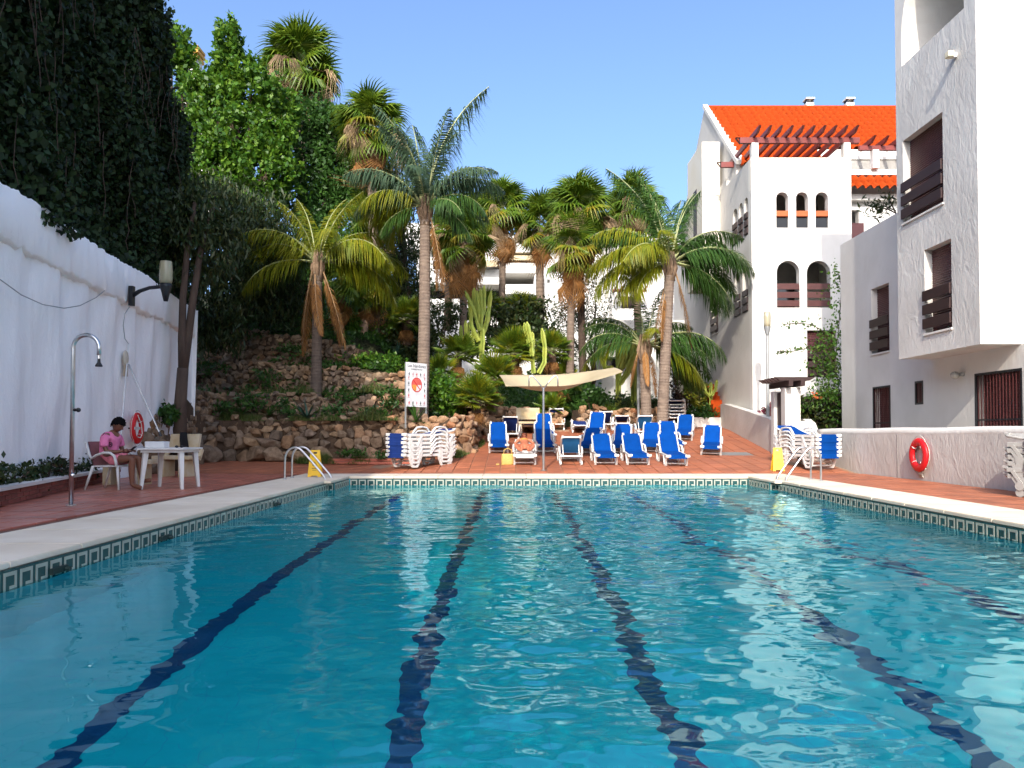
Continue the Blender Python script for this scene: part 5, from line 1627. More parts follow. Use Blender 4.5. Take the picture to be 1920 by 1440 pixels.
fp(562, 128, 36, 566, 420, .26, .22, 'highest fan palm against the sky behind the lime green tree', n=36, size=1.45, skirt=5, pale=12)
fp(695, 245, 31, 705, 690, .20, .17, 'fan palm with pale drooping stalks left of the tall queen palm crown', n=34, size=1.08, skirt=12, pale=10)
fp(1085, 405, 30.5, 1093, 700, .15, .14, 'bushy fan palm with long dry skirt on the dark trunk, centre right', n=42, size=1.12, skirt=26, pale=12, bark=BARK, yellow=.2)
fp(1072, 470, 29.6, 1069, 700, .16, .13, 'lower yellowing fan palm on a pale trunk beside the dark trunked one', n=22, size=.95, skirt=14, pale=2, yellow=.45)
fp(1012, 425, 34, 1013, 640, .20, .17, 'smaller fan palm on a brown trunk in front of the terraced balconies', n=22, size=.95, skirt=8, pale=10)
fp(1188, 395, 33, 1200, 700, .17, .14, 'fan palm half hidden behind the leaning queen palm', n=32, size=1.0, skirt=18, pale=12)
fp(870, 455, 31, 868, 640, .16, .14, 'fan palm with rusty skirt right of the ringed queen palm', n=26, size=.95, skirt=22, pale=6, yellow=.3)
fp(845, 440, 33, 838, 620, .17, .15, 'slender fan palm directly right of the ringed trunk, dark stem', n=22, size=.95, skirt=10, pale=4, bark=BARK, yellow=.25)
fp(944, 400, 34, 940, 640, .16, .14, 'fan palm with yellowing leaves in front of the white roof slab', n=28, size=1.0, skirt=12, pale=6, yellow=.3)
fp(890, 420, 34.5, 886, 620, .16, .14, 'background fan palm between the rusty skirted and the yellowing fan palms', n=24, size=.95, skirt=12, pale=6, yellow=.25)
fp(640, 520, 29.6, 634, 652, .15, .15, 'short trunked dark yucca like palm with smooth pale stem behind the yellow green queen palm', n=34, size=.85, skirt=4, pale=0, bark=BARK_TAN, yellow=0)
fp(686, 540, 30.2, 680, 652, .17, .16, 'palm with a thick smooth tan trunk right of the short yucca like palm', n=22, size=.8, skirt=4, pale=0, bark=BARK_TAN, yellow=.1)
fp(702, 400, 31.6, 698, 660, .17, .15, 'shaded grey fan palm trunk left of the thickest dark one, crown in the tree', n=16, size=.9, skirt=4, pale=0, bark=BARK)

# ---- low fan palms
def low_palm(px, py, Y, size, label, hb=.5, n=46, yellow=.2, zb=None):
    c = P(px, py, Y)
    t = thing('dwarf_fan_palm', label, 'fan palm', (c.x, c.y, c.z - hb), 0, 'low fan palms in the garden')
    trunk_rings((c.x, c.y, c.z - hb), c, .16 * size, .18 * size, mat('scaly_brown_trunk', (.10, .062, .038), .95, col2=(.06, .036, .022), vs=9, bump=1.0, bs=26, bd=.05) if 'scaly_brown_trunk' not in bpy.data.materials else bpy.data.materials['scaly_brown_trunk'], t, ring=.09)
    r = random.Random(int(px * 7 + py))
    for i in range(n):
        f = i / n
        el = lerp(R(86), R(-22), f) + r.gauss(0, .1); az = i * 2.39996 + r.gauss(0, .2)
        me = r.choice(FANS['t' if r.random() < yellow else 's'])
        s = size * r.uniform(.8, 1.15)
        link('leaf', me, t, (0, 0, hb), Euler((r.gauss(0, .3), -el, az)), (s,) * 3)
    for i in range(8):
        az = i * .8; el = R(-62)
        s = size * .6
        link('dead_leaf', r.choice(FANS['d']), t, (0, 0, hb - .12), Euler((0, -el, az)), (s,) * 3)
    return t
low_palm(893, 752, 24.8, .86, 'stout dwarf fan palm with scaly trunk beside the end of the stone wall', 1.15, 52, .35)
low_palm(925, 712, 26.2, .95, 'bright dwarf fan palm behind the left corner of the shade canopy', 1.2, 50, .35)
low_palm(965, 665, 28.5, 1.0, 'broad dwarf fan palm above the shade canopy', 1.2, 54, .3)
low_palm(858, 668, 27.6, .9, 'dark spiky dwarf fan palm below the clipped round bush', .8, 40, .05)
low_palm(1035, 660, 29.5, .9, 'dark dwarf fan palm between the thin cactus stems and the pale palm trunk', .9, 36, .1)
low_palm(905, 585, 33.5, 1.0, 'dwarf fan palm behind the tall candelabra cactus', .9, 36, .1)
low_palm(975, 585, 34, 1.0, 'dwarf fan palm left of the brown fan palm trunk', .9, 36, .2)
low_palm(1055, 715, 30, .8, 'small dwarf fan palm over the canopy right of the hooks', .7, 30, .3)
low_palm(1035, 770, 29.1, .7, 'low dwarf fan palm under the canopy behind the far loungers', .5, 30, .3)
low_palm(762, 600, 30.5, 1.0, 'green dwarf fan palm left of the ringed queen palm trunk', 1.0, 40, .25)
low_palm(1140, 790, 29.9, .65, 'dark cycad like dwarf palm behind the rightmost far loungers', .3, 30, .0)
low_palm(825, 700, 26.4, .7, 'small dwarf fan palm over the hedge right of the ringed trunk', .5, 26, .35)

# ---- columnar cacti
def arm_mesh(q, pts, r):
    pts = [Vector(p) for p in pts]
    n = 10
    V = []
    k = len(pts)
    for i, p in enumerate(pts):
        rr = r * (1 if i < k - 1 else .35) * (1 + .10 * math.sin(i * 2.1))
        d = (pts[min(i + 1, k - 1)] - pts[max(i - 1, 0)]).normalized()
        s1 = d.cross(Vector((0, 1, .1))).normalized(); s2 = d.cross(s1)
        for j in range(n):
            a = 2 * math.pi * j / n
            f = rr * (1.0 if j % 2 == 0 else .55)
            V.append(p + (s1 * math.cos(a) + s2 * math.sin(a)) * f)
    F = [(i * n + j, i * n + (j + 1) % n, (i + 1) * n + (j + 1) % n, (i + 1) * n + j) for i in range(k - 1) for j in range(n)]
    F.append(tuple((k - 1) * n + j for j in range(n)))
    q.add(V, F)
def cactus(label, Y, arms, r, group='columnar cacti'):
    b_ = P(arms[0][0][0], arms[0][0][1], Y)
    t = thing('columnar_cactus', label, 'cactus', b_, 0, group)
    for i, arm in enumerate(arms):
        q = MB()
        dy = random.uniform(-.25, .25) if i else 0
        pts = []
        for (a, c) in zip(arm, arm[1:]):
            for s in range(4):
                pts.append(P(lerp(a[0], c[0], s / 4), lerp(a[1], c[1], s / 4), Y + dy))
        pts.append(P(arm[-1][0], arm[-1][1], Y + dy))
        arm_mesh(q, pts, r * random.uniform(.85, 1.1))
        q.build('arm', CACTUS, t, off=tuple(t.location), smooth=False)
cactus('tall yellow green candelabra cactus with many upright arms in the garden centre', 29.0,
       [[(903, 680), (901, 640), (898, 600), (895, 545)], [(898, 640), (884, 610), (882, 560)], [(900, 620), (888, 580), (872, 545)], [(899, 610), (908, 580), (908, 535)], [(901, 630), (915, 600), (921, 545)], [(902, 640), (912, 610), (916, 580)], [(890, 660), (886, 640), (888, 615)], [(888, 648), (875, 640), (873, 600)], [(886, 645), (866, 636), (864, 610)], [(904, 665), (906, 640), (905, 615)], [(901, 625), (904, 590), (901, 540)], [(885, 640), (878, 625), (878, 605)], [(897, 600), (890, 570), (889, 540)]], .085)
cactus('thin pair of cactus stems rising over the canopy, left one yellow tipped', 28.2, [[(1001, 700), (998, 665), (990, 635), (983, 605)], [(998, 668), (996, 640), (988, 603)], [(999, 665), (999, 640), (997, 622)]], .10)
cactus('single wavy cactus stem beside the pair above the canopy', 28.2, [[(1010, 700), (1021, 680), (1022, 650), (1016, 615)]], .09)
cactus('big branching cactus in front of the white balcony corner', 30.5, [[(1159, 770), (1160, 700), (1160, 655), (1157, 625)], [(1160, 700), (1172, 670), (1176, 630)], [(1166, 690), (1178, 672), (1184, 640)], [(1161, 690), (1170, 655), (1169, 630)], [(1150, 690), (1136, 690), (1124, 660), (1128, 640)], [(1162, 720), (1176, 700), (1190, 660)]], .12)
cactus('thick cactus column between the canopy corner and the grey post', 31.5, [[(1190, 770), (1190, 720), (1192, 670), (1191, 620)]], .16)
cactus('small pale branching cactus by the terracotta steps', 31.0, [[(1334, 760), (1333, 740), (1333, 716)], [(1334, 745), (1323, 735), (1318, 715)], [(1334, 742), (1342, 730), (1344, 712)]], .07)
# ---- climbing vine by the near block
vine = thing('climbing_vine', 'climbing vine with long trailing shoots on the corner between the two right buildings', 'vine', P(1570, 800, 23.9))
def vine_build():
    Yv = 23.9
    o = vine.location
    q = MB(); C = []
    paths = [[(1570, 800), (1574, 740), (1566, 680), (1572, 620), (1578, 540), (1570, 505)], [(1566, 660), (1550, 625), (1520, 608), (1490, 606), (1466, 609)], [(1566, 690), (1545, 650), (1510, 654), (1480, 660), (1456, 658)], [(1568, 720), (1540, 690), (1530, 650)], [(1570, 740), (1545, 735), (1525, 750), (1512, 765)], [(1572, 760), (1548, 745), (1535, 725)]]
    r = np.random.default_rng(9)
    for i, pa in enumerate(paths):
        pts = []
        for a, c in zip(pa, pa[1:]):
            for s in range(6): pts.append(P(lerp(a[0], c[0], s / 6), lerp(a[1], c[1], s / 6), Yv + .1 * math.sin(s + i)))
        q.tube(pts, .012, 5)
        for p in pts:
            k = 26 if i == 0 else (4 if i in (1, 2) else 12)
            sd = .22 if i == 0 else (.05 if i in (1, 2) else .14)
            C.append(np.array(p) + r.normal(0, sd, (k, 3)))
    q.build('shoots', BARK, vine, off=tuple(o))
    C.append(np.array(P(1557, 690, Yv)) + r.normal(0, 1, (420, 3)) * np.array([.32, .2, .6]))
    C.append(np.array(P(1548, 645, Yv)) + r.normal(0, 1, (160, 3)) * np.array([.3, .15, .25]))
    V, F = leaves_np(np.concatenate(C) - np.array(o), .11, .6, .3, 3)
    link('foliage', npmesh('foliage', V, F, leafmat('vine_leaf', [(.03, .09, .012), (.06, .14, .018), (.10, .16, .02)], .35)), vine)
    q = MB()
    for px, py in ((1582, 706), (1528, 740), (1535, 748)):
        for k in range(5): q.ball(P(px + random.uniform(-5, 5), py + random.uniform(-5, 5), Yv - .15), .05, 6, 4, sc=(1, 1, .6))
    q.build('blossom', mat('orange_red_blossom', (.5, .10, .03), .7), vine, off=tuple(o))
vine_build()
# dark twigs over the low block roof
tw = thing('rooftop_plant', 'sparse dark leaved plant leaning over the roof edge of the near block', 'plant', P(1680, 400, 22.5))
q = MB(); C = []
for pa in ([(1680, 400), (1665, 392), (1640, 388), (1628, 385)], [(1680, 400), (1670, 380), (1660, 368)], [(1680, 395), (1655, 385), (1650, 398)]):
    pts = [P(x, y, 22.5) for x, y in pa]; q.tube(pts, .02, 5)
    for p in pts[1:]: C.append(np.array(p) + rng.normal(0, .13, (26, 3)))
q.build('twigs', BARK, tw, off=tuple(tw.location))
V, F = leaves_np(np.concatenate(C) - np.array(tw.location), .2, .25, .2, 8)
link('foliage', npmesh('foliage', V, F, G_OLIVE), tw)
# ================================================================== THINGS ON THE DECK
def at(px, py, Y=None):
    """deck point seen at (px, py)"""
    d = ray(px, py)
    lo, hi = 2.0, 40.0
    f = lambda y: (CAM + d * (y / d.y)).z - gz((CAM + d * (y / d.y)).x, y)
    for i in range(400):
        y = lo + (hi - lo) * i / 400
        if f(y) <= 0: break
    p = CAM + d * (y / d.y)
    return Vector((p.x, y, gz(p.x, y)))

# ---- sun lounger -------------------------------------------------------------
LG = {}
def lounger_parts(root, ang, fabric, whitem, sheet=None):
    key = (round(ang, 3), fabric.name, whitem.name)
    def part(name, mb, m, bevel=0, smooth=False, parent=None):
        k2 = key + (name, len([c for c in (parent or root).children if c.name.startswith(name)]))
        me = LG.get(k2)
        if me is None:
            tmp = mb.build(name, m, None, bevel=bevel, smooth=smooth)
            me = tmp.data; bpy.data.objects.remove(tmp)
            LG[k2] = me
        return link(name, me, parent or root)
    zt = .34
    hinge = Vector((0, .22, zt))
    bd = Vector((0, math.cos(ang), math.sin(ang)))       # direction up the backrest
    bn = Vector((0, -math.sin(ang), math.cos(ang)))
    for s in (-1, 1):
        x = .315 * s
        q = MB().bar((x, -.95, zt - .02), (x, .95, zt - .02), .045, .075)
        part('side_rail', q, whitem, .01)
    for s in (-1, 1):
        for (ya, yb_, f0, f1) in ((-.80, -.34, -.66, -.50), (.30, .86, .44, .66)):
            q = MB(); x = .325 * s
            q.bar((x, ya, zt - .03), (x, f0, .025), .05, .05, up=(1, 0, 0)).bar((x, f0 - .01, .03), (x, f1 + .01, .03), .05, .06, up=(1, 0, 0)).bar((x, f1, .025), (x, yb_, zt - .03), .05, .05, up=(1, 0, 0))
            part('leg', q, whitem)
    for bx_ in ((-.30, -.955, zt - .055, .30, -.90, zt + .012), (-.30, .88, zt - .05, .30, .94, zt - .005), (-.30, -.62, .05, .30, -.56, .09)): part('cross_bar', MB().box(*bx_), whitem, .008)
    for s in (-1, 1):
        q = MB(); x = .352 * s
        q.tube([(x, -.02, zt), (x, .06, zt + .10), (x, .16, zt + .185), (x, .34, zt + .205), (x, .52, zt + .185), (x, .62, zt + .10), (x, .64, zt)], .026, 6, flat=1.3)
        part('armrest', q, whitem, 0, True)
    q = MB().box(-.275, -.93, zt + .005, .275, .22, zt + .024).box(-.275, -.968, zt - .085, .275, -.93, zt + .024)
    part('seat', q, fabric, .006)
    for s in (-1, 1):
        q = MB().box(.262 * s - .045, -.97, zt - .04, .262 * s + .06 * s + .045 * (1 if s > 0 else 0) , -.90, zt + .034) if s > 0 else MB().box(-.365, -.97, zt - .04, -.217, -.90, zt + .034)
        part('corner_cap', q, whitem, .012)
    # backrest: rounded frame behind, sling in front
    L, hw = .80, .30
    pf = []
    for i in range(9):
        a = math.pi / 2 * i / 8
        pf.append((-hw + .09 - .09 * math.cos(a), L - .09 + .09 * math.sin(a)))
    prof = [(-hw, 0)] + pf + [(-u, v) for u, v in pf[::-1]] + [(hw, 0)]
    pts3 = [hinge + bd * v + bn * -.012 + Vector((u, 0, 0)) for u, v in prof]
    fr = part('backrest_frame', MB().tube(pts3, .026, 6), whitem, 0, True)
    q = MB()
    c = []
    nb_ = 7
    for i in range(nb_ + 1):
        v = L * i / nb_
        sag = -.018 * math.sin(math.pi * i / nb_)
        for (u, w) in ((-.268, sag + .022), (.268, sag + .022), (-.268, sag + .010), (.268, sag + .010)):
            c.append(hinge + bd * (v + .005) + bn * w + Vector((u, 0, 0)))
    fs = []
    for i in range(nb_):
        a, b_ = i * 4, i * 4 + 4
        fs += [(a, a + 1, b_ + 1, b_), (a + 3, a + 2, b_ + 2, b_ + 3), (a + 1, a + 3, b_ + 3, b_ + 1), (a + 2, a, b_, b_ + 2)]
    fs += [(0, 2, 3, 1), (nb_ * 4, nb_ * 4 + 1, nb_ * 4 + 3, nb_ * 4 + 2)]
    q.add(c, fs)
    part('backrest', q, sheet or fabric)
    for s in (-1, 1):
        p = hinge + bd * (L - .03) + Vector((s * .265, 0, 0)) + bn * .02
        q = MB().bar(p - bd * .045, p + bd * .05, .07, .035)
        part('backrest_corner', q, whitem, .008)
    if ang > .15:
        q = MB()
        for s in (-1, 1):
            q.bar(hinge + bd * .45 + Vector((s * .25, 0, -.03)), (s * .25, .80, zt - .03), .025, .03)
        part('prop', q, whitem)
    for s in (-1, 1):
        q = MB().tube([(s * .30, .74, .07), (s * .355, .74, .07)], .07, 12)
        part('wheel', q, whitem)

def lounger(px, py, ang, rz, label, fabric=None, group='blue sun loungers on the terrace', scale=.86, sheet=None):
    p = at(px, py)
    sl = math.atan((gz(p.x, p.y + 1.2) - gz(p.x, p.y)) / 1.2)
    t = thing('sun_lounger', label, 'sun lounger', p, 0, group)
    yaw = R(rz)
    Rm = Matrix.Rotation(sl, 3, 'X') @ Matrix.Rotation(yaw, 3, 'Z')
    t.rotation_euler = Rm.to_euler()
    # the front feet stand on the seen point
    off = Rm @ Vector((0, .62 * scale if math.cos(yaw) > 0 else -.6 * scale, 0))
    t.location = (p.x + off.x, p.y + off.y, p.z + off.z)
    t.scale = (scale,) * 3
    lounger_parts(t, R(ang), fabric or BLUE_FABRIC, WHITE_PLASTIC, sheet)
    return t

LL = [
    (935, 850, 47, 2, 'blue sun lounger with upright back standing alone at the left, behind the straw bag'),
    (1023, 850, 47, 3, 'blue sun lounger facing the pool, directly behind the parasol pole'),
    (1025, 829, 51, 3, 'blue sun lounger hidden half behind the one at the parasol pole'),
    (1101, 852, 30, -14, 'low reclined blue lounger between the pale backed lounger and the front row'),
    (1136, 872, 39, 0, 'front row blue lounger immediately right of the pale backed lounger'),
    (1112, 825, 50, -14, 'upright blue lounger turned sideways in the middle of the terrace'),
    (1163, 851, 41, -12, 'angled blue lounger between two front row loungers, second row left'),
    (1196, 872, 39, 0, 'middle lounger of the three blue ones nearest the pool on the right side'),
    (1219, 849, 44, -12, 'angled blue lounger in the second row in front of a pale framed backrest'),
    (1267, 874, 45, 0, 'rightmost front row blue lounger, tallest of those nearest the pool'),
    (1264, 846, 45, 0, 'blue lounger tucked straight behind the rightmost front row lounger'),
    (1281, 826, 41, -16, 'blue lounger with visible white armrest in front of the dark far stack'),
    (1333, 854, 44, -16, 'single blue lounger set apart at the far right beside the drain grating'),
]
for px, py, a, rz, lab in LL: lounger(px, py, a, rz, lab)
lounger(1070, 872, 44, 180, 'lounger seen from behind with pale blue sling in a rounded white frame, front row', TEAL_FABRIC)
lounger(1208, 822, 47, 180, 'pale blue backed lounger seen from behind in the middle of the terrace', TEAL_FABRIC)
lounger(957, 826, 50, 176, 'navy lounger with rounded white frame seen from behind, left by the concrete bench', NAVY_FABRIC)
lounger(1043, 808, 51, 178, 'small far navy lounger seen from behind, just right of the concrete bench', NAVY_FABRIC)
lounger(1134, 808, 39, 182, 'far navy lounger seen from behind with thick white frame, middle of the back row', NAVY_FABRIC)
lounger(1165, 806, 22, 176, 'far navy lounger folded low beside the grey post at the back', NAVY_FABRIC)
lounger(993, 812, 3, 180, 'flat navy lounger lying in front of the concrete bench', NAVY_FABRIC)
lounger(1088, 812, 3, 178, 'flat navy lounger lying on the deck at the back near the slanting palm trunks', NAVY_FABRIC)
bather_bed = lounger(984, 872, 20, 0, 'white sun lounger carrying the sunbather near the parasol pole', WHITE_PLASTIC, sheet=WHITE_PLASTIC)

def stack(px, py, rz, n, where, fabric, whitem, order, group, pitch=.115, ang=0.0):
    p = at(px, py)
    out = []
    for i in range(n):
        t = thing('sun_lounger', order[i] + ' ' + where, 'sun lounger', (p.x + random.uniform(-.012, .012), p.y + random.uniform(-.012, .012), p.z + i * pitch), R(rz) + random.gauss(0, .008), group)
        lounger_parts(t, ang if i < n - 1 else ang + .17, fabric, whitem)
        out.append(t)
    return out
ORD6 = ['bottom lounger', 'second lounger from the ground', 'third lounger from the ground', 'fourth lounger from the ground', 'fifth lounger from the ground', 'topmost lounger']
stack(791, 875, -38, 6, 'in the stack beside the stone wall left of the terrace', NAVY_FABRIC, WHITE_PLASTIC, ORD6, 'stacked loungers beside the stone wall', .105)  # blue slings given navy, so their shade sits in the colour
stack(1511, 876, 14, 6, 'in the blue stack beside the gate and right ladder', BLUE_FABRIC, WHITE_PLASTIC, ORD6, 'stacked loungers by the gate', .10, R(8))
stack(1265, 800, 172, 5, 'in the dark stack under the slanting palm trunk', NAVY_FABRIC, WHITE_PLASTIC, ['bottom lounger', 'second lounger', 'middle lounger', 'fourth lounger', 'top lounger'], 'stacked loungers at the back of the terrace', .13)
stack(2035, 938, 24, 6, 'in the shade-grey stack at the right picture edge', SHADE_GREY_PLASTIC, SHADE_GREY_PLASTIC, ORD6, 'stacked shade-grey loungers against the low wall', .10)

# ---- parasol / shade sail
def shade():
    p = at(1019, 883)
    t = thing('shade_sail', 'cream canvas shade canopy hung from a slim steel pole with two curved hooks', 'shade sail', p)
    zt = ZY(727, p.y) - p.z
    MB().tube([(0, 0, 0), (0, 0, zt)], .032, 12).lathe([(.09, 0), (.09, .012), (.035, .02)]).build('pole', STEEL, t, smooth=False)
    for s in (-1, 1):
        pts = [(0, 0, zt - .04), (s * .13, 0, zt + .14), (s * .25, .0, zt + .28), (s * .31, 0, zt + .31), (s * .355, 0, zt + .29), (s * .37, 0, zt + .2), (s * .37, 0, zt + .04)]
        MB().tube(pts, .018, 8).build('hook_arm', STEEL, t, smooth=True)
    # canopy surface: u along the pool width, v away from the camera
    nu, nv = 40, 20
    xl0, xl1 = XY(948, p.y + .05), XY(1168, p.y + .4)
    V, F = [], []
    for th in (0, 1):
        for j in range(nv + 1):
            v = j / nv
            for i in range(nu + 1):
                u = i / nu
                y = p.y + .02 + v * 2.3
                xa = lerp(XY(948, p.y), XY(936, p.y + 2.3), v); xb = lerp(XY(1168, p.y), XY(1152, p.y + 2.3), v)
                x = lerp(xa, xb, u) 
                near = ZY(724, p.y) + (ZY(697, p.y) - ZY(724, p.y)) * max(0, (u - .45) / .55) ** 1.6
                far = ZY(703, p.y + 2.3) + (ZY(689, p.y + 2.3) - ZY(703, p.y + 2.3)) * max(0, (u - .4) / .6) ** 1.5
                sag = .30 * math.sin(math.pi * min(1, v * 1.15)) * math.sin(math.pi * min(1, u * 1.25)) ** .8 if u < .8 else 0
                z = lerp(near, far, v ** .8) - sag - th * .006
                V.append((x - p.x, y - p.y, z - p.z))
    n = nu + 1; half = (nv + 1) * n
    for j in range(nv):
        for i in range(nu):
            a = j * n + i
            F.append((a, a + 1, a + n + 1, a + n)); F.append((half + a, half + a + n, half + a + n + 1, half + a + 1))
    m = CANVAS.copy(); m.name = 'sunlit_canvas'
    tt = m.node_tree; b = tt.nodes['Principled BSDF']
    tr = N(tt, 'ShaderNodeBsdfTranslucent'); tr.inputs['Color'].default_value = rgb((.6, .46, .28))
    mx = N(tt, 'ShaderNodeMixShader'); mx.inputs[0].default_value = .2
    tt.links.new(b.outputs[0], mx.inputs[1]); tt.links.new(tr.outputs[0], mx.inputs[2]); tt.links.new(mx.outputs[0], tt.nodes['Material Output'].inputs[0])
    o = link('canopy', npmesh('canopy', V, F, m, smooth=True), t)
    gp = at(1197, 803)
    g = thing('support_post', 'plain grey metal post at the back of the terrace beside the tall cactus', 'post', gp)
    MB().tube([(0, 0, 0), (0, 0, ZY(655, gp.y) - gp.z)], .055, 10).lathe([(.12, 0), (.12, .015), (.06, .02)]).build('shaft', GREY_METAL, g)
shade()

# ---- straw bag
p = at(952, 872)
bg_ = thing('straw_bag', 'yellow woven straw bag standing on the terrace beside the white lounger', 'bag', p)
q = MB(); prof = [(.16, 0), (.175, .05), (.18, .16), (.17, .26), (.165, .30)]
q.lathe(prof, (0, 0, 0), 16)
STRAW = mat('golden_straw', (.58, .40, .12), .85, col2=(.48, .32, .09), vs=20, bump=.6, bs=90)
o = q.build('body', STRAW, bg_, smooth=True); o.scale = (1, .6, 1)
MB().tube([(-.11, 0, .29), (-.10, 0, .40), (0, 0, .45), (.10, 0, .40), (.11, 0, .29)], .012, 6).build('handle', STRAW, bg_, smooth=True)
p = at(938, 872)
fl = thing('flip_flops', 'small yellow sandals lying flat beside the straw bag', 'sandals', p)
for s in (-1, 1):
    MB().box(s * .07 - .045, -.12, 0, s * .07 + .045, .12, .02).build('sole', STRAW, fl, bevel=.015)
    MB().tube([(s * .07 - .04, .0, .02), (s * .07, .06, .05), (s * .07 + .04, .0, .02)], .008, 6).build('strap', STRAW, fl)

# ---- yellow floor signs
def floor_sign(px, py, rz, h, label, Y=None):
    p = at(px, py)
    t = thing('wet_floor_sign', label, 'floor sign', p, R(rz), 'yellow wet floor signs at the pool corners')
    for s in (-1, 1):
        wb_, wt = .15 * h / .62, .105 * h / .62
        out = [(-wb_, 0), (-wb_ * .55, 0), (-wb_ * .5, .03), (wb_ * .5, .03), (wb_ * .55, 0), (wb_, 0), (wt, h), (-wt, h)]
        hole = rect(-wt * .45, h * .86, wt * .45, h * .93)
        me = panel_mesh('panel', out, [hole], -.008, .008, 'y', YELLOW)
        lean = math.atan(.12 / h)
        o = link('panel', me, t, (0, s * .13, 0), (s * lean, 0, 0))
        f = -1 if s < 0 else 1
        INK = bpy.data.materials.get('sign_print') or mat('sign_print', (.28, .17, .01), .5)
        q = MB()
        yy = -.011
        tri = [(-.05, h * .42), (.05, h * .42), (0, h * .56)]
        for a, b_ in zip(tri, tri[1:] + tri[:1]): q.bar((a[0], yy, a[1]), (b_[0], yy, b_[1]), .004, .010, up=(0, 0, 1) if a[1] == b_[1] else (1, 0, 0))
        q.box(-.004, yy - .002, h * .455, .004, yy + .002, h * .51)
        q.box(-.05, yy - .002, h * .74, .05, yy + .002, h * .755).box(-.05, yy - .002, h * .78, .05, yy + .002, h * .79)
        q.box(-.06, yy - .002, h * .30, .06, yy + .002, h * .33).box(-.045, yy - .002, h * .24, .045, yy + .002, h * .26)
        pr = q.build('warning_print', INK, o)
        if s > 0: pr.rotation_euler = (0, 0, math.pi)
    return t
floor_sign(591, 894, 4, .62, 'yellow folding wet floor sign behind the left pool ladder')
floor_sign(1458, 884, -6, .60, 'yellow folding wet floor sign beside the right pool ladder and gate')

# ---- pool ladders
def ladder(xe, xo, yy, label):
    s = 1 if xo > xe else -1
    t = thing('pool_ladder', label, 'pool ladder', (xo, yy, 0), 0, 'steel pool ladders')
    w = xe - xo
    for dy in (-.27, .27):
        pts = [(0, dy, 0), (0, dy, .45), (w * .03, dy, .56), (w * .10, dy, .645), (w * .2, dy, .69), (w * .32, dy, .68), (w * .42, dy, .62), (w * .9, dy, .13), (w * .97, dy, .05), (w, dy, -.05), (w * 1.0, dy, -.10)]
        # smooth by midpoint subdivision
        for _ in range(2):
            q = [pts[0]]
            for a, b_ in zip(pts, pts[1:]):
                q += [tuple(lerp(i, j, .25) for i, j in zip(a, b_)), tuple(lerp(i, j, .75) for i, j in zip(a, b_))]
            pts = q + [pts[-1]]
        MB().tube(pts, .022, 10).build('handrail', STEEL, t, smooth=True)
        MB().lathe([(.05, 0), (.05, .008), (.024, .02)], (0, dy, 0), 12).build('flange', STEEL, t)
    return t
ladder(-4.03, -4.92, 16.95, 'curved steel pool ladder at the far left corner of the pool')
ladder(5.70, 6.45, 16.35, 'curved steel pool ladder at the far right corner of the pool')

# ---- outdoor shower
p = at(133, 948)
sh_ = thing('outdoor_shower', 'steel gooseneck outdoor shower post with black head on the left deck', 'shower', p)
H = 2.18
arc = [(0, 0, 0), (0, 0, H - .02)] + [(.36 * (1 - math.cos(a)) / 2 * 1.0, 0, H + .18 * math.sin(a)) for a in np.linspace(0, math.pi, 14)] + [(.36, 0, H - .1)]
MB().tube(arc, .029, 12).build('post', STEEL, sh_, smooth=True)
MB().lathe([(.07, 0), (.07, .01), (.03, .02)]).build('base_plate', STEEL, sh_)
MB().tube([(.36, 0, H - .09), (.36, 0, H - .15)], .022, 10).build('joint', STEEL, sh_)
MB().lathe([(.045, -.26), (.048, -.245), (.022, -.2), (.018, -.15)], (.36, 0, H), 12).build('shower_head', BLACK, sh_)
MB().tube([(.02, 0, 1.32), (.07, 0, 1.32)], .022, 10).ball((.085, 0, 1.32), .032, 10, 6).build('tap', BLACK, sh_)
MB().ball((.03, -.02, .42), .03, 8, 6).build('foot_tap', STEEL, sh_)

# ---- lifebuoys
def lifebuoy(loc, rot, label):
    t = thing('lifebuoy', label, 'lifebuoy', loc, 0, 'red lifebuoys on the walls')
    t.rotation_euler = rot
    R0, r0 = .275, .085
    V, F = [], []
    nM, nm = 40, 12
    for i in range(nM):
        a = 2 * math.pi * i / nM
        for j in range(nm):
            b_ = 2 * math.pi * j / nm
            V.append(((R0 + r0 * math.cos(b_)) * math.cos(a), r0 * .62 * math.sin(b_), (R0 + r0 * math.cos(b_)) * math.sin(a)))
    F = [(i * nm + j, ((i + 1) % nM) * nm + j, ((i + 1) % nM) * nm + (j + 1) % nm, i * nm + (j + 1) % nm) for i in range(nM) for j in range(nm)]
    link('ring', npmesh('ring', V, F, RED_RING, smooth=True), t)
    for k in range(4):
        a = math.pi / 4 + k * math.pi / 2
        q = MB(); 
        pts = []
        for j in range(7):
            b_ = math.pi * (.62 + .76 * j / 6)
            pts.append(((R0 + (r0 + .006) * math.cos(b_)) * math.cos(a), (r0 * .62 + .006) * math.sin(b_), (R0 + (r0 + .006) * math.cos(b_)) * math.sin(a)))
        q.tube(pts, .008, 6)
        q.build('band', WHITE_PLASTIC, t, smooth=True)
        q = MB(); p2 = []
        for j in range(11):
            aa = a + (math.pi / 2) * j / 10
            rr = R0 + r0 + .012 + .035 * math.sin(math.pi * j / 10)
            p2.append((rr * math.cos(aa), -.01, rr * math.sin(aa)))
        q.tube(p2, .007, 6).build('rope', ROPE, t, smooth=True)
    return t
pl = PX(1727, 858, 8.58)
lb = lifebuoy((8.585, 16.25, .54), (0, 0, math.pi / 2), 'red lifebuoy with trailing rope hanging on the low white wall')
q = MB()
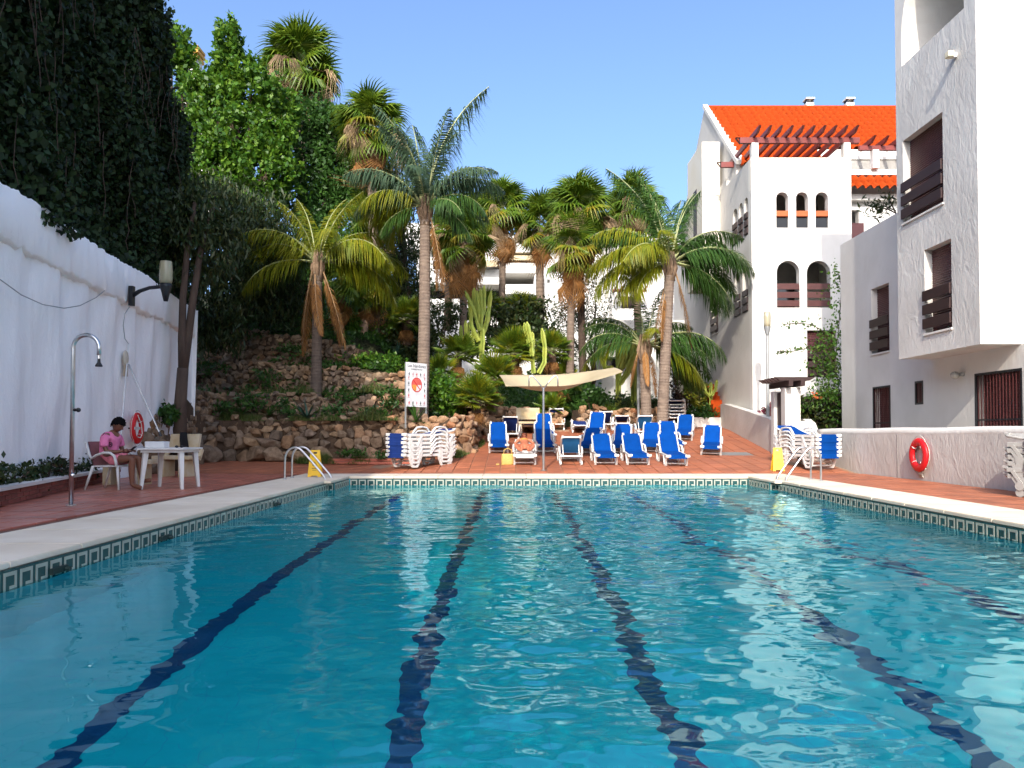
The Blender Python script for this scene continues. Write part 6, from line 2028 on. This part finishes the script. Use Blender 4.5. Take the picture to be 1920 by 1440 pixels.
for k in range(7):
    x0 = random.uniform(-.06, .06)
    q.tube([(x0, -.03, -.35), (x0 + random.uniform(-.05, .08), -.06, -.46), (x0 + random.uniform(-.1, .25), -.12 - random.random() * .06, -.525), (x0 + random.uniform(.0, .45), -.16 - random.random() * .1, -.53)], .010, 5)
q.build('trailing_rope', ROPE, lb, smooth=True)
p = PX(257, 803, -8.15)
yl = (803, 257)
# left ring: stands off the wall beside the table
lbl = lifebuoy((XY(257, 17.5), 17.5, ZY(803, 17.5)), (0, 0, R(97)), 'red lifebuoy with white loop rope beside the seated man at the white wall')
MB().tube([(-.12, -.05, .30), (.05, -.07, .1), (.10, -.08, -.12), (-.02, -.08, -.22), (-.14, -.07, -.2)], .012, 6).build('loop_rope', ROPE, lbl, smooth=True)
MB().box(-.34, -.07, -.03, .0, -.055, .03).build('bracket_strap', CREAM_PLASTIC, lbl)
MB().tube([(0, .06, 0), (0, .2, 0)], .02, 6).build('wall_bracket', DARK_METAL, lbl)

# ---- white table
p = at(314, 905)
TY = 13.9
tx0, tx1 = XY(262, 13.7), XY(360, 13.9)
tb = thing('plastic_table', 'white plastic garden table with tapered legs in front of the seated man', 'table', ((tx0 + tx1) / 2, 14.0, 0))
hw = (tx1 - tx0) / 2
MB().box(-hw, -.42, .70, hw, .42, .735).build('table_top', WHITE_PLASTIC, tb, bevel=.03, seg=3)
MB().box(-hw + .05, -.37, .655, hw - .05, .37, .70).build('apron', WHITE_PLASTIC, tb)
for sx in (-1, 1):
    for sy in (-1, 1):
        q = MB()
        xt, yt = sx * (hw - .11), sy * .30
        xb_, yb2 = sx * (hw - .06), sy * .36
        q.tube([(xt, yt, .66), (xb_, yb2, 0)], [.062, .036], 4)
        q.build('leg', WHITE_PLASTIC, tb, bevel=.008)
tz = .735
bx = thing('white_box', 'flat white box lying on the white plastic table', 'box', (XY(295, 14.0), 14.0, tz))
MB().box(-.17, -.12, 0, .17, .12, .105).build('carton', PAPER, bx, bevel=.008)
MB().box(-.172, -.122, .075, .172, .122, .112).build('lid', PAPER, bx, bevel=.006)
sg = thing('sunglasses', 'dark sunglasses lying at the right end of the white table', 'sunglasses', (XY(338, 13.9), 13.86, tz))
for s in (-1, 1):
    MB().ball((s * .045, 0, .022), .034, 10, 6, sc=(1, .35, .7)).build('lens', BLACK, sg, smooth=True)
    MB().tube([(s * .075, 0, .03), (s * .08, .08, .028), (s * .075, .13, .01)], .004, 5).build('temple', BLACK, sg)
MB().tube([(-.02, 0, .03), (.02, 0, .03)], .005, 5).build('bridge', BLACK, sg)

# ---- plastic armchair under the seated man
PXX, PYY = XY(212, 13.75), 13.75
ch = thing('plastic_armchair', 'grey white plastic armchair under the man in pink', 'chair', (PXX, PYY, 0), R(-6))
q = MB().box(-.22, -.25, .40, .27, .25, .43); q.build('seat', CREAM_PLASTIC, ch, bevel=.02)
q = MB(); c = []
for i in range(7):
    v = i / 6
    for j in range(9):
        u = j / 8 * 2 - 1
        c.append((-.22 - .12 * v - .03 * (1 - u * u) * 1.0 + .02, u * (.25 - .02 * v), .43 + .42 * v))
fs = [(i * 9 + j, i * 9 + j + 1, i * 9 + 10 + j, i * 9 + 9 + j) for i in range(6) for j in range(8)]
k = len(c); c2 = [(x + .02, y, z) for x, y, z in c]
q.add(c + c2, fs + [tuple(a + k for a in f[::-1]) for f in fs])
q.build('backrest', mat('rose_brown_sling', (.30, .13, .13), .8), ch, smooth=True)
for s in (-1, 1):
    y = .27 * s
    q = MB().tube([(-.33, y * .95, .83), (-.25, y, .60), (-.21, y * 1.02, .555), (-.12, y * 1.05, .61), (.02, y * 1.06, .655), (.14, y * 1.05, .65), (.21, y * 1.03, .60), (.235, y, .50), (.25, y, .40)], .023, 8, flat=1.3)
    q.build('armrest', CREAM_PLASTIC, ch, smooth=True)
    MB().tube([(.25, y * .93, .42), (.30, y * 1.02, 0)], [.026, .019], 8).build('leg', CREAM_PLASTIC, ch, smooth=True)
    MB().tube([(-.20, y * .93, .42), (-.33, y * 1.05, 0)], [.026, .019], 8).build('leg', CREAM_PLASTIC, ch, smooth=True)

# ---- concrete benches
def bench(loc, rz, label, back=True, L=1.7):
    t = thing('concrete_bench', label, 'bench', loc, R(rz), 'cream concrete benches')
    MB().box(-L / 2, -.23, .40, L / 2, .23, .48).build('seat', CONCRETE, t, bevel=.012)
    for s in (-1, 1):
        x = s * (L / 2 - .22)
        MB().box(x - .08, -.20, 0, x + .08, .2, .398).build('leg', CONCRETE, t, bevel=.012)
    if back:
        MB().add([(-L / 2 + .1, .2, .56), (L / 2 - .1, .2, .56), (L / 2 - .1, .29, .56), (-L / 2 + .1, .29, .56), (-L / 2 + .1, .3, .98), (L / 2 - .1, .3, .98), (L / 2 - .1, .38, .98), (-L / 2 + .1, .38, .98)],
                 [(3, 2, 1, 0), (4, 5, 6, 7), (0, 1, 5, 4), (1, 2, 6, 5), (2, 3, 7, 6), (3, 0, 4, 7)]).build('backrest', CONCRETE, t, bevel=.012)
        for s in (-1, 1): MB().bar((s * .45, .18, .38), (s * .45, .30, .62), .08, .06).build('bracket', CONCRETE, t)
    return t
b1 = bench((XY(328, 17.6), 17.7, 0), -14, 'weathered cream concrete bench behind the white table', True, .98)
b2 = bench((XY(240, 15.0), 15.0, 0), 4, 'low cream concrete bench behind the armchair legs', False, 1.05)
pb3 = at(990, 800)
b3 = bench((XY(990, 27.6), 27.6, gz(.6, 27.6)), 0, 'cream concrete bench against the stone wall at the back of the terrace', True, 1.05)
# dark cloth on the bench backrest
cl = thing('dark_cloth', 'black cloth draped over the backrest of the concrete bench', 'cloth', (b1.location.x + .08, b1.location.y + .2, .52))
q = MB(); c = []
for i in range(9):
    v = i / 8
    for j in range(6):
        u = j / 5 - .5
        c.append((u * (.2 - .05 * v) + .05 * v + .015 * math.sin(9 * u + 4 * v), -.02 - .04 * math.sin(3.1 * v) + .02 * math.cos(17 * u), .50 - .46 * v ** 1.1))
fs = [(i * 6 + j, i * 6 + j + 1, i * 6 + 7 + j, i * 6 + 6 + j) for i in range(8) for j in range(5)]
k = len(c)
q.add(c + [(x, y + .018, z) for x, y, z in c], fs + [tuple(a + k for a in f[::-1]) for f in fs])
q.build('fabric', mat('black_cloth', (.008, .008, .010), .95), cl, smooth=True)

# ---- wall lamp, poles, fixture and cables on the white wall
WLY = 16.6
def onwall(px, py, out=.0):
    """point on the white wall that shows at (px, py)"""
    d = ray(px, py)
    lo, hi = 5.0, 24.0
    for _ in range(60):
        m = (lo + hi) / 2
        p = CAM + d * (m / d.y)
        if p.x > wall_x(m) + out: lo = m
        else: hi = m
    return CAM + d * (lo / d.y)
a = onwall(247, 555, .22)
wlp = thing('wall_lamp', 'dark bracket wall lamp with cylindrical smoked shade on the left white wall', 'wall lamp', a)
tip = P(311, 530, a.y - .25) - a
MB().box(-.05, -.06, -.22, .05, .06, .22).build('wall_plate', DARK_METAL, wlp, bevel=.01)
MB().tube([(0, 0, 0), (.2, -.05, .10), (.45, -.12, .16), (tip.x, tip.y, .17)], [.055, .045, .04, .04], 8).build('arm', DARK_METAL, wlp, smooth=True)
c = (tip.x, tip.y, .0)
MB().lathe([(.045, -.16), (.085, .02), (.125, .16), (.13, .22)], c, 16).build('holder', DARK_METAL, wlp, smooth=True)
SMOKE = mat('smoked_cream_glass', (.34, .31, .20), .18, col2=(.26, .25, .17), vs=2)
MB().lathe([(.115, .22), (.135, .30), (.14, .52), (.125, .70), (.12, .715), (.0, .715)], c, 16).build('shade', SMOKE, wlp, smooth=True)
def pole(pa, pb, r, label, name='cleaning_pole', cat='pole', m=None):
    t = thing(name, label, cat, pb)
    MB().tube([Vector((0, 0, 0)), Vector(pa) - Vector(pb)], r, 8).build('shaft', m or GREY_METAL, t)
    MB().tube([Vector((0, 0, 0)), (Vector(pa) - Vector(pb)) * .06], r * 1.5, 8).build('grip', DARK_METAL, t)
    return t
GP = mat('grey_aluminium', (.45, .45, .44), .4, .5)
bpt = onwall(300, 815, .45); bpt = Vector((XY(302, 17.2), 17.2, ZY(818, 17.2)))
pole(onwall(241, 683, .10), bpt, .019, 'long grey aluminium pool pole slanting against the white wall', m=GP)
pole(onwall(241, 645, .10), Vector((XY(223, 15.6), 15.6, .35)), .014, 'thin white pole leaning upright on the white wall behind the man', m=WHITE_PLASTIC)
a = onwall(233, 672, .1)
wf = thing('wall_fixture', 'oval beige fixture hanging on the white wall above the poles', 'wall fixture', a)
o = MB().ball((.03, 0, 0), .09, 12, 8, sc=(.6, 1, 2.0)).build('cover', mat('aged_beige_plastic', (.52, .46, .36), .6), wf, smooth=True)
MB().box(.0, -.05, -.4, .06, .05, -.15).build('sleeve', mat('aged_brown_plastic', (.38, .31, .22), .6), wf, bevel=.01)
def cable(pts, label):
    o = MB().tube(pts, .009, 5).build('cable', GREY_METAL, None, smooth=True)
    tag(o, label, 'cable')
cp_ = [onwall(-40, 490, .16)] + [onwall(x, y, .2) for x, y in ((0, 524), (40, 553), (80, 571), (120, 578), (150, 573), (180, 558))] + [onwall(196, 545, .22)]
cable(cp_, 'thin grey cable sagging across the upper white wall')
cable([onwall(243, 575, .22), onwall(234, 588, .2), onwall(231, 610, .16), onwall(234, 635, .12), onwall(241, 645, .1)], 'short dangling cable below the wall lamp bracket')

# ---- lamp post on the right
p = P(1440, 790, 24.6)
ltp = thing('lamp_post', 'slim grey lamp post with glass torch head in front of the arched building', 'lamp post', (p.x, 24.6, .9))
top = ZY(585, 24.6) - .9
MB().tube([(0, 0, 0), (0, 0, top - .6)], [.055, .045], 12).build('post', GREY_METAL, ltp)
MB().lathe([(.03, top - .82), (.06, top - .7), (.105, top - .5), (.11, top - .48)], (0, 0, 0), 16).build('holder', GREY_METAL, ltp, smooth=True)
gm, t_, b_ = nt('clear_lamp_glass')
b_.inputs['Base Color'].default_value = rgb((.75, .70, .52)); b_.inputs['Roughness'].default_value = .12
b_.inputs['Transmission Weight'].default_value = .6
MB().lathe([(.10, top - .48), (.112, top - .35), (.115, top - .15), (.10, top), (0, top)], (0, 0, 0), 16).build('glass', gm, ltp, smooth=True)
MB().lathe([(.05, top - .46), (.05, top - .12)], (0, 0, 0), 12).build('lamp_core', mat('amber_lamp_core', (.45, .30, .08), .4), ltp)

# ---- rules board
def board():
    Y = 23.35
    a, b2_ = P(764, 680, Y), P(796, 764, Y)
    xl, xr = XY(763, Y - .12), XY(798, Y + .12)
    zt, zb_ = ZY(680, Y - .1), ZY(763, Y)
    t = thing('rules_board', 'tall white rules board with a big red round symbol before a palm trunk', 'sign', ((xl + xr) / 2, Y, 1.3))
    w = (xr - xl) / 2 / math.cos(.9); zb2 = zb_ - 1.3; zt2 = zt - 1.3
    t.rotation_euler = (0, 0, .9)
    for s in (-1, 1): MB().box(s * w - .02, .0, -.15, s * w + .02, .035, zt2).build('post', GREY_METAL, t)
    MB().box(-w, -.012, zb2, w, -.002, zt2).build('panel', PAPER, t)
    Hh = zt2 - zb2
    def txt(s, x, z, size, m, name='lettering'):
        cu = bpy.data.curves.new(name, 'FONT'); cu.body = s; cu.size = size; cu.align_x = 'CENTER'; cu.extrude = .001
        co = bpy.data.objects.new(name, cu)
        me = bpy.data.meshes.new_from_object(co); bpy.data.objects.remove(co); bpy.data.curves.remove(cu)
        me.materials.clear(); me.materials.append(m)
        link(name, me, t, (x, -.0155, z), (math.pi / 2, 0, 0))
    INK = mat('black_print', (.03, .03, .035), .6); RED = mat('red_print', (.62, .03, .035), .6); PINK = mat('pale_red_print', (.55, .2, .22), .6); AMB = mat('amber_print', (.75, .32, .06), .6)
    txt('Los Nardones', 0, zt2 - Hh * .105, .135, INK)
    txt('NORMAS PISCINA', 0, zt2 - Hh * .165, .06, INK)
    zc = zb2 + Hh * .50; rr = w * .52
    q = MB()
    n = 32
    for i in range(n):
        a0_, a1_ = 2 * math.pi * i / n, 2 * math.pi * (i + 1) / n
        q.add([(rr * math.cos(a0_), -.0145, zc + rr * math.sin(a0_)), (rr * math.cos(a1_), -.0145, zc + rr * math.sin(a1_)), (rr * .85 * math.cos(a1_), -.0145, zc + rr * .85 * math.sin(a1_)), (rr * .85 * math.cos(a0_), -.0145, zc + rr * .85 * math.sin(a0_))], [(0, 1, 2, 3)])
    q.bar((-rr * .6, -.0142, zc + rr * .6), (rr * .6, -.0142, zc - rr * .6), .002, .035, up=(1, 0, 1))
    q.build('round_symbol', RED, t)
    q = MB(); c = [(0, -.0135, zc)] + [(rr * .84 * math.cos(a), -.0135, zc + rr * .84 * math.sin(a)) for a in np.linspace(.0, math.pi, 14)]
    q.add(c, [tuple(range(len(c)))]); q.build('symbol_fill', mat('coral_print', (.72, .13, .10), .6), t)
    q = MB(); c = [(-.0, -.0135, zc)] + [(rr * .84 * math.cos(a), -.0135, zc + rr * .84 * math.sin(a)) for a in np.linspace(math.pi, math.pi * 1.45, 8)]
    q.add(c, [tuple(range(len(c)))]); q.build('symbol_fill', AMB, t)
    r_ = random.Random(5)
    def icon(x, z, m):
        q = MB(); s_ = w * .085
        q.box(x - s_ * .5, -.0145, z - s_ * 1.2, x + s_ * .5, -.0135, z + s_ * .5)
        q.box(x - s_ * 1.0, -.0146, z - s_ * .1, x + s_ * 1.0, -.0136, z + s_ * .2)
        q.ball((x + s_ * .2, -.0135, z + s_ * .95), s_ * .42, 8, 4, sc=(1, .02, 1))
        q.box(x - s_ * 1.2, -.0145, z - s_ * 2.0, x + s_ * 1.2, -.0135, z - s_ * 1.75)
        q.build('pictogram', m, t)
    ms = [INK, PINK, RED, INK, PINK]
    for i in range(5):
        x = lerp(-w * .74, w * .74, i / 4)
        icon(x, zt2 - Hh * .26, ms[i]); icon(x, zb2 + Hh * .09, ms[(i + 2) % 5])
    for z_ in (.66, .53, .38, .26):
        for s in (-1, 1): icon(s * w * .78, zb2 + Hh * z_, ms[int(z_ * 10) % 5])
board()
# ================================================================== PEOPLE
SKIN = mat('brown_skin', (.17, .070, .040), .5, col2=(.14, .056, .032), vs=6, spec=.4, obj=True)
SKIN_TAN = mat('sunburnt_skin', (.50, .17, .09), .5, col2=(.44, .14, .075), vs=6, spec=.4, obj=True)
HAIR = mat('black_hair', (.004, .0035, .0035), .9, spec=.1, bump=.6, bs=120, bd=.01, obj=True)

def skin_mesh(name, verts, edges, radii, m, root=0, sub=2, branch=1.0):
    me = bpy.data.meshes.new(name)
    me.from_pydata([Vector(v) for v in verts], edges, [])
    o = bpy.data.objects.new(name, me); COL.objects.link(o)
    sk = o.modifiers.new('skin', 'SKIN')
    sk.use_smooth_shade = True
    sk.branch_smoothing = branch * .3
    ss = o.modifiers.new('sub', 'SUBSURF'); ss.levels = sub; ss.render_levels = sub
    for i, r in enumerate(radii):
        rr = r if isinstance(r, tuple) else (r, r)
        me.skin_vertices[0].data[i].radius = rr
        me.skin_vertices[0].data[i].use_root = (i == root)
    dg = bpy.context.evaluated_depsgraph_get()
    ev = o.evaluated_get(dg)
    out = bpy.data.meshes.new_from_object(ev)
    bpy.data.objects.remove(o); bpy.data.meshes.remove(me)
    out.materials.clear(); out.materials.append(m)
    out.polygons.foreach_set('use_smooth', [True] * len(out.polygons))
    out.name = name
    return out

def join_meshes(name, mes, m):
    bm = bmesh.new()
    for me in mes: bm.from_mesh(me)
    out = bpy.data.meshes.new(name); bm.to_mesh(out); bm.free()
    out.materials.append(m)
    out.polygons.foreach_set('use_smooth', [True] * len(out.polygons))
    return out

def head_mesh(c, rot, m, s=1.0):
    """a head with brow, nose, mouth, chin and ears; face looks to +x"""
    bm = bmesh.new()
    bmesh.ops.create_uvsphere(bm, u_segments=28, v_segments=20, radius=1)
    for v in bm.verts:
        x, y, z = v.co
        X = x * .098; Y = y * .076; Z = z * .115
        if z < 0:
            k = 1 + .30 * z
            Y *= k; X *= 1 + .16 * z
            if x > 0: X += .012 * (-z)
        if x > .55:
            f = (x - .55) / .45
            d = math.exp(-(y / .17) ** 2)
            X += .026 * d * math.exp(-((z + .14) / .14) ** 2) * f ** .3          # nose
            X -= .010 * math.exp(-((abs(y) - .36) / .16) ** 2) * math.exp(-((z - .06) / .12) ** 2)  # eye sockets
            X += .006 * math.exp(-((z - .24) / .1) ** 2)                       # brow
            X += .007 * math.exp(-(y / .26) ** 2) * math.exp(-((z + .46) / .07) ** 2)  # lips
            X -= .005 * math.exp(-(y / .3) ** 2) * math.exp(-((z + .62) / .07) ** 2)
            X += .006 * math.exp(-(y / .25) ** 2) * math.exp(-((z + .82) / .12) ** 2)
        v.co = (X * s, Y * s, Z * s)
    for sd in (-1, 1):
        g = bmesh.ops.create_uvsphere(bm, u_segments=8, v_segments=6, radius=1)
        for v in g['verts']:
            v.co = Vector((v.co.x * .020 - .008, sd * .078 + v.co.y * .010, v.co.z * .032 - .008)) * s
    Mx = Matrix.Translation(c) @ Euler(rot).to_matrix().to_4x4()
    bmesh.ops.transform(bm, matrix=Mx, verts=bm.verts)
    me = bpy.data.meshes.new('head'); bm.to_mesh(me); bm.free()
    me.materials.append(m)
    return me, Mx

def hair_mesh(Mx, s=1.0, m=None):
    bm = bmesh.new()
    bmesh.ops.create_uvsphere(bm, u_segments=28, v_segments=20, radius=1)
    kill = []
    for v in bm.verts:
        x, y, z = v.co
        line = .26 if x > .55 else (.26 - (.55 - x) * .95 if x > -.3 else -.6)
        n = .012 * math.sin(23 * x + 11 * y) * math.sin(19 * y + 7 * z) + .006
        v.co = Vector((x * (.107 + n), y * (.084 + n), z * (.124 + n) + .002)) * s
        if z < line: kill.append(v)
    bmesh.ops.delete(bm, geom=kill, context='VERTS')
    bmesh.ops.transform(bm, matrix=Mx, verts=bm.verts)
    me = bpy.data.meshes.new('hair'); bm.to_mesh(me); bm.free()
    me.materials.append(m or HAIR)
    me.polygons.foreach_set('use_smooth', [True] * len(me.polygons))
    return me

def hand_meshes(wrist, d, up, m, curl=.6, s=1.0, side=1):
    """palm and five separate fingers; d points to the fingers, up is the back of the hand"""
    wrist, d, up = Vector(wrist), Vector(d).normalized(), Vector(up).normalized()
    sd = d.cross(up).normalized() * side
    out = []
    pv = [wrist, wrist + d * .04 * s, wrist + d * .085 * s]
    out.append(skin_mesh('palm', pv, [(0, 1), (1, 2)], [(.022 * s, .024 * s), (.017 * s, .036 * s), (.012 * s, .038 * s)], m, 0, 1))
    for k, L in enumerate((.066, .078, .073, .058)):
        b0 = wrist + d * .075 * s + sd * (.030 - .020 * k) * s
        c1, c2 = curl * .6, curl * 1.3
        p1 = b0 + (d * math.cos(c1 * .5) - up * math.sin(c1 * .5)) * L * .5 * s
        p2 = p1 + (d * math.cos(c1 + .3) - up * math.sin(c1 + .3)) * L * .32 * s
        p3 = p2 + (d * math.cos(c2 + .4) - up * math.sin(c2 + .4)) * L * .28 * s
        out.append(skin_mesh('finger', [b0, p1, p2, p3], [(0, 1), (1, 2), (2, 3)], [.0095 * s, .009 * s, .008 * s, .006 * s], m, 0, 1))
    t0 = wrist + d * .02 * s + sd * .026 * s
    t1 = t0 + (d * .5 + sd * .7 - up * .3).normalized() * .04 * s
    t2 = t1 + (d * .8 + sd * .25 - up * .4).normalized() * .032 * s
    out.append(skin_mesh('thumb', [t0, t1, t2], [(0, 1), (1, 2)], [.012 * s, .010 * s, .008 * s], m, 0, 1))
    return out

def seated_man():
    t = thing('person', 'seated man in a pink football shirt and pink shorts looking down at his phone', 'person', (PXX, PYY, 0), R(-6))
    # pelvis 0, waist 1, chest 2, neck base 3, neck 4
    V = [(-.06, 0, .53), (-.08, 0, .68), (-.055, 0, .84), (.0, 0, .985), (.045, 0, 1.06)]
    E = [(0, 1), (1, 2), (2, 3), (3, 4)]
    Rr = [(.13, .17), (.115, .155), (.125, .18), (.062, .08), (.054, .056)]
    def addp(ps, rs, root):
        i0 = root
        for p, r in zip(ps, rs):
            V.append(p); Rr.append(r); E.append((i0, len(V) - 1)); i0 = len(V) - 1
        return i0
    for s in (-1, 1):
        addp([(-.01, s * .15, .945), (-.02, s * .205, .90), (.0, s * .23, .78), (.03, s * .235, .68), (.15, s * .18, .665), (.27, s * .10 , .69)],
             [.062, .058, .046, .040, .038, .027], 3)
    knees = ((.46, -.12, .55), (.44, .11, .56))
    for s, kn, an, toe in ((-1, knees[0], (.44, -.11, .085), (.63, -.12, .03)), (1, knees[1], (.50, .10, .14), (.68, .09, .16))):
        hip = (.02, s * .10, .52)
        addp([hip, tuple(lerp(a, b, .5) for a, b in zip(hip, kn)), kn, tuple(lerp(a, b, .3) + (-.02 if i == 0 else 0) for i, (a, b) in enumerate(zip(kn, an))), an],
             [.095, .085, .062, .062, .038], 0)
        addp([tuple(lerp(a, b, .55) for a, b in zip(an, toe)), toe], [(.032, .042), (.018, .042)], len(V) - 1)
    body = skin_mesh('body', V, E, Rr, SKIN)
    hm, Mx = head_mesh((.095, 0, 1.148), (0, R(32), R(-4)), SKIN, 1.1)
    pcs = [body, hm]
    for s in (-1, 1):
        pcs += hand_meshes((.265, s * .10, .69), (.9, -s * .35, .12), (-.1, s * .25, 1), SKIN, .9, .95, -s)
    link('body', join_meshes('body', pcs, SKIN), t)
    link('hair', hair_mesh(Mx, 1.1), t)
    q = MB()
    for s in (-1, 1):
        q.ball((.096 - .004, s * .029, .006), .008, 8, 6, sc=(.4, 1.3, .8)); q.bar((.099, s * .016, .026), (.094, s * .045, .026), .006, .006)
    for i, v in enumerate(q.v): q.v[i] = tuple(Mx @ Vector(v))
    q.build('eyes', HAIR, t)
    # shirt
    PINK = mat('pink_jersey', (.72, .20, .36), .75, col2=(.66, .17, .32), vs=7, bump=.8, bs=11, bd=.04, spec=.2, obj=True)
    PLUM = mat('dark_plum_print', (.05, .012, .03), .7)
    V2 = [(-.06, 0, .545), (-.085, 0, .69), (-.06, 0, .84), (-.012, 0, .965), (.022, 0, 1.035)]
    E2 = [(0, 1), (1, 2), (2, 3), (3, 4)]
    R2 = [(.148, .19), (.14, .18), (.15, .205), (.115, .15), (.072, .078)]
    for s in (-1, 1):
        b0 = 3
        for p, r in zip([(-.012, s * .15, .94), (-.022, s * .208, .895), (-.01, s * .235, .80), (-.004, s * .243, .745)], [.078, .080, .080, .082]):
            V2.append(p); R2.append(r); E2.append((b0, len(V2) - 1)); b0 = len(V2) - 1
    link('shirt', skin_mesh('shirt', V2, E2, R2, PINK), t)
    # shorts
    PK2 = mat('pink_shorts', (.74, .22, .27), .75, col2=(.68, .19, .24), vs=7, bump=.8, bs=11, bd=.04, obj=True)
    V3 = [(-.06, 0, .62), (-.05, 0, .53)]; E3 = [(0, 1)]; R3 = [(.14, .178), (.14, .182)]
    for s in (-1, 1):
        b0 = 1
        for p, r in zip([(.03, s * .105, .525), (.15, s * .11, .535), (.235, s * .113, .542)], [.112, .108, .110]):
            V3.append(p); R3.append(r); E3.append((b0, len(V3) - 1)); b0 = len(V3) - 1
    link('shorts', skin_mesh('shorts', V3, E3, R3, PK2, 1), t)
    q = MB()
    for k in range(3): q.bar((-.055 + k * .028, -.155, 1.005 - .01 * k), (-.055 + k * .028, -.225, .955 - .01 * k), .012, .008)
    q.build('shoulder_stripes', PLUM, t)
    q = MB()
    c0 = Vector((.055, -.155, .80))
    for i in range(10):
        a0_, a1_ = 2 * math.pi * i / 10, 2 * math.pi * (i + 1) / 10
        q.bar(c0 + Vector((.03 * math.cos(a0_), -.03 * math.cos(a0_) * 0, .04 * math.sin(a0_))), c0 + Vector((.03 * math.cos(a1_), 0, .04 * math.sin(a1_))), .01, .012)
    q.ball(c0, .012, 8, 6); q.ball((.075, -.12, .885), .012, 8, 6)
    q.build('chest_print', PLUM, t)
    ph = thing('phone', 'dark phone held in the hands of the seated man', 'phone', t.matrix_basis @ Vector((.37, 0, .715)), R(-6))
    ph.rotation_euler = (0, R(-38), R(-6))
    MB().box(-.075, -.036, -.005, .075, .036, .005).build('case', BLACK, ph, bevel=.003)
    MB().box(-.068, -.032, .005, .068, .032, .0065).build('screen', mat('phone_glass', (.25, .27, .3), .1), ph)
seated_man()

def bather():
    o = bather_bed
    L = o.location
    t = thing('person', 'sunbather lying on the white lounger with knees apart and soles towards the pool', 'person', L)
    t.rotation_euler = o.rotation_euler; t.scale = (.92,) * 3
    a = R(20)
    hy, hz = .22, .385
    bk = lambda s, h=0: Vector((0, hy + s * math.cos(a) - h * math.sin(a), hz + s * math.sin(a) + h * math.cos(a)))
    V = [(0, .06, hz + .10), tuple(bk(.10, .11)), tuple(bk(.30, .12)), tuple(bk(.47, .11)), tuple(bk(.54, .115))]
    E = [(0, 1), (1, 2), (2, 3), (3, 4)]
    Rr = [(.15, .11), (.135, .10), (.165, .11), (.09, .065), (.05, .05)]
    def addp(ps, rs, root):
        i0 = root
        for p, r in zip(ps, rs):
            V.append(tuple(p)); Rr.append(r); E.append((i0, len(V) - 1)); i0 = len(V) - 1
    for s in (-1, 1):
        sh_ = bk(.43, .10) + Vector((s * .16, 0, 0))
        el = bk(.30, .02) + Vector((s * .30, 0, 0))
        wr = bk(.08, .06) + Vector((s * .22, 0, 0))
        addp([sh_, sh_.lerp(el, .5), el, el.lerp(wr, .5), wr], [.055, .046, .038, .036, .025], 3)
        addp([Vector((s * .09, .0, hz + .09)), Vector((s * .20, -.20, hz + .13)), Vector((s * .26, -.38, hz + .16)), Vector((s * .18, -.58, hz + .09)), Vector((s * .10, -.74, hz + .045))], [.09, .078, .058, .055, .036], 0)
        addp([Vector((s * .09, -.77, hz + .09)), Vector((s * .10, -.785, hz + .20))], [(.038, .032), (.036, .02)], len(V) - 1)
    body = skin_mesh('body', V, E, Rr, SKIN_TAN)
    hm, Mx = head_mesh(tuple(bk(.66, .12)), (0, R(-90) + a + R(14), R(-90)), SKIN_TAN, .98)
    Mh = Matrix.Translation(bk(.66, .125)) @ Matrix(((0, -1, 0), (-math.sin(a + .3), 0, math.cos(a + .3)), (math.cos(a + .3), 0, math.sin(a + .3)))).to_4x4()
    bmx = bmesh.new(); bmx.from_mesh(hm); bmesh.ops.transform(bmx, matrix=Mh @ Mx.inverted(), verts=bmx.verts); bmx.to_mesh(hm); bmx.free()
    pcs = [body, hm]
    for s in (-1, 1):
        wr = bk(.08, .06) + Vector((s * .22, 0, 0))
        pcs += hand_meshes(wr, (-s * .5, -.8, -.2), (s * .3, 0, 1), SKIN_TAN, .4, .95, s)
    link('body', join_meshes('body', pcs, SKIN_TAN), t)
    link('hair', hair_mesh(Mh, .98, mat('brown_hair', (.10, .035, .015), .6, obj=True)), t)
    YB = mat('yellow_swimwear', (.72, .38, .05), .7, obj=True)
    Vs = [tuple(bk(.24, .12)), tuple(bk(.36, .125))]
    link('bikini_top', skin_mesh('bikini_top', Vs, [(0, 1)], [(.168, .118), (.165, .115)], YB), t)
    Vs = [(0, .11, hz + .10), (0, .02, hz + .10)]
    link('bikini_bottom', skin_mesh('bikini_bottom', Vs, [(0, 1)], [(.155, .115), (.155, .112)], YB), t)
    tw = thing('towel', 'white towel spread on the lounger beneath the sunbather', 'towel', L)
    tw.rotation_euler = o.rotation_euler; tw.scale = o.scale
    q = MB()
    c = []
    for i in range(12):
        v = i / 11
        for j in range(7):
            u = j / 6 - .5
            if v < .55: p = Vector((u * .5, lerp(-.85, .2, v / .55), hz - .015))
            else:
                p = bk(.78 * (v - .55) / .45, -.005); p.x = u * .5
            p.z += .006 * math.sin(20 * u + 9 * v) + .006
            c.append(p)
    fs = [(i * 7 + j, i * 7 + j + 1, i * 7 + 8 + j, i * 7 + 7 + j) for i in range(11) for j in range(6)]
    k = len(c)
    q.add(c + [p + Vector((0, 0, .012)) for p in c], [f[::-1] for f in fs] + [tuple(a_ + k for a_ in f) for f in fs])
    q.build('cloth', mat('white_towelling', (.78, .76, .72), .95, bump=.4, bs=120), tw, smooth=True)
bather()
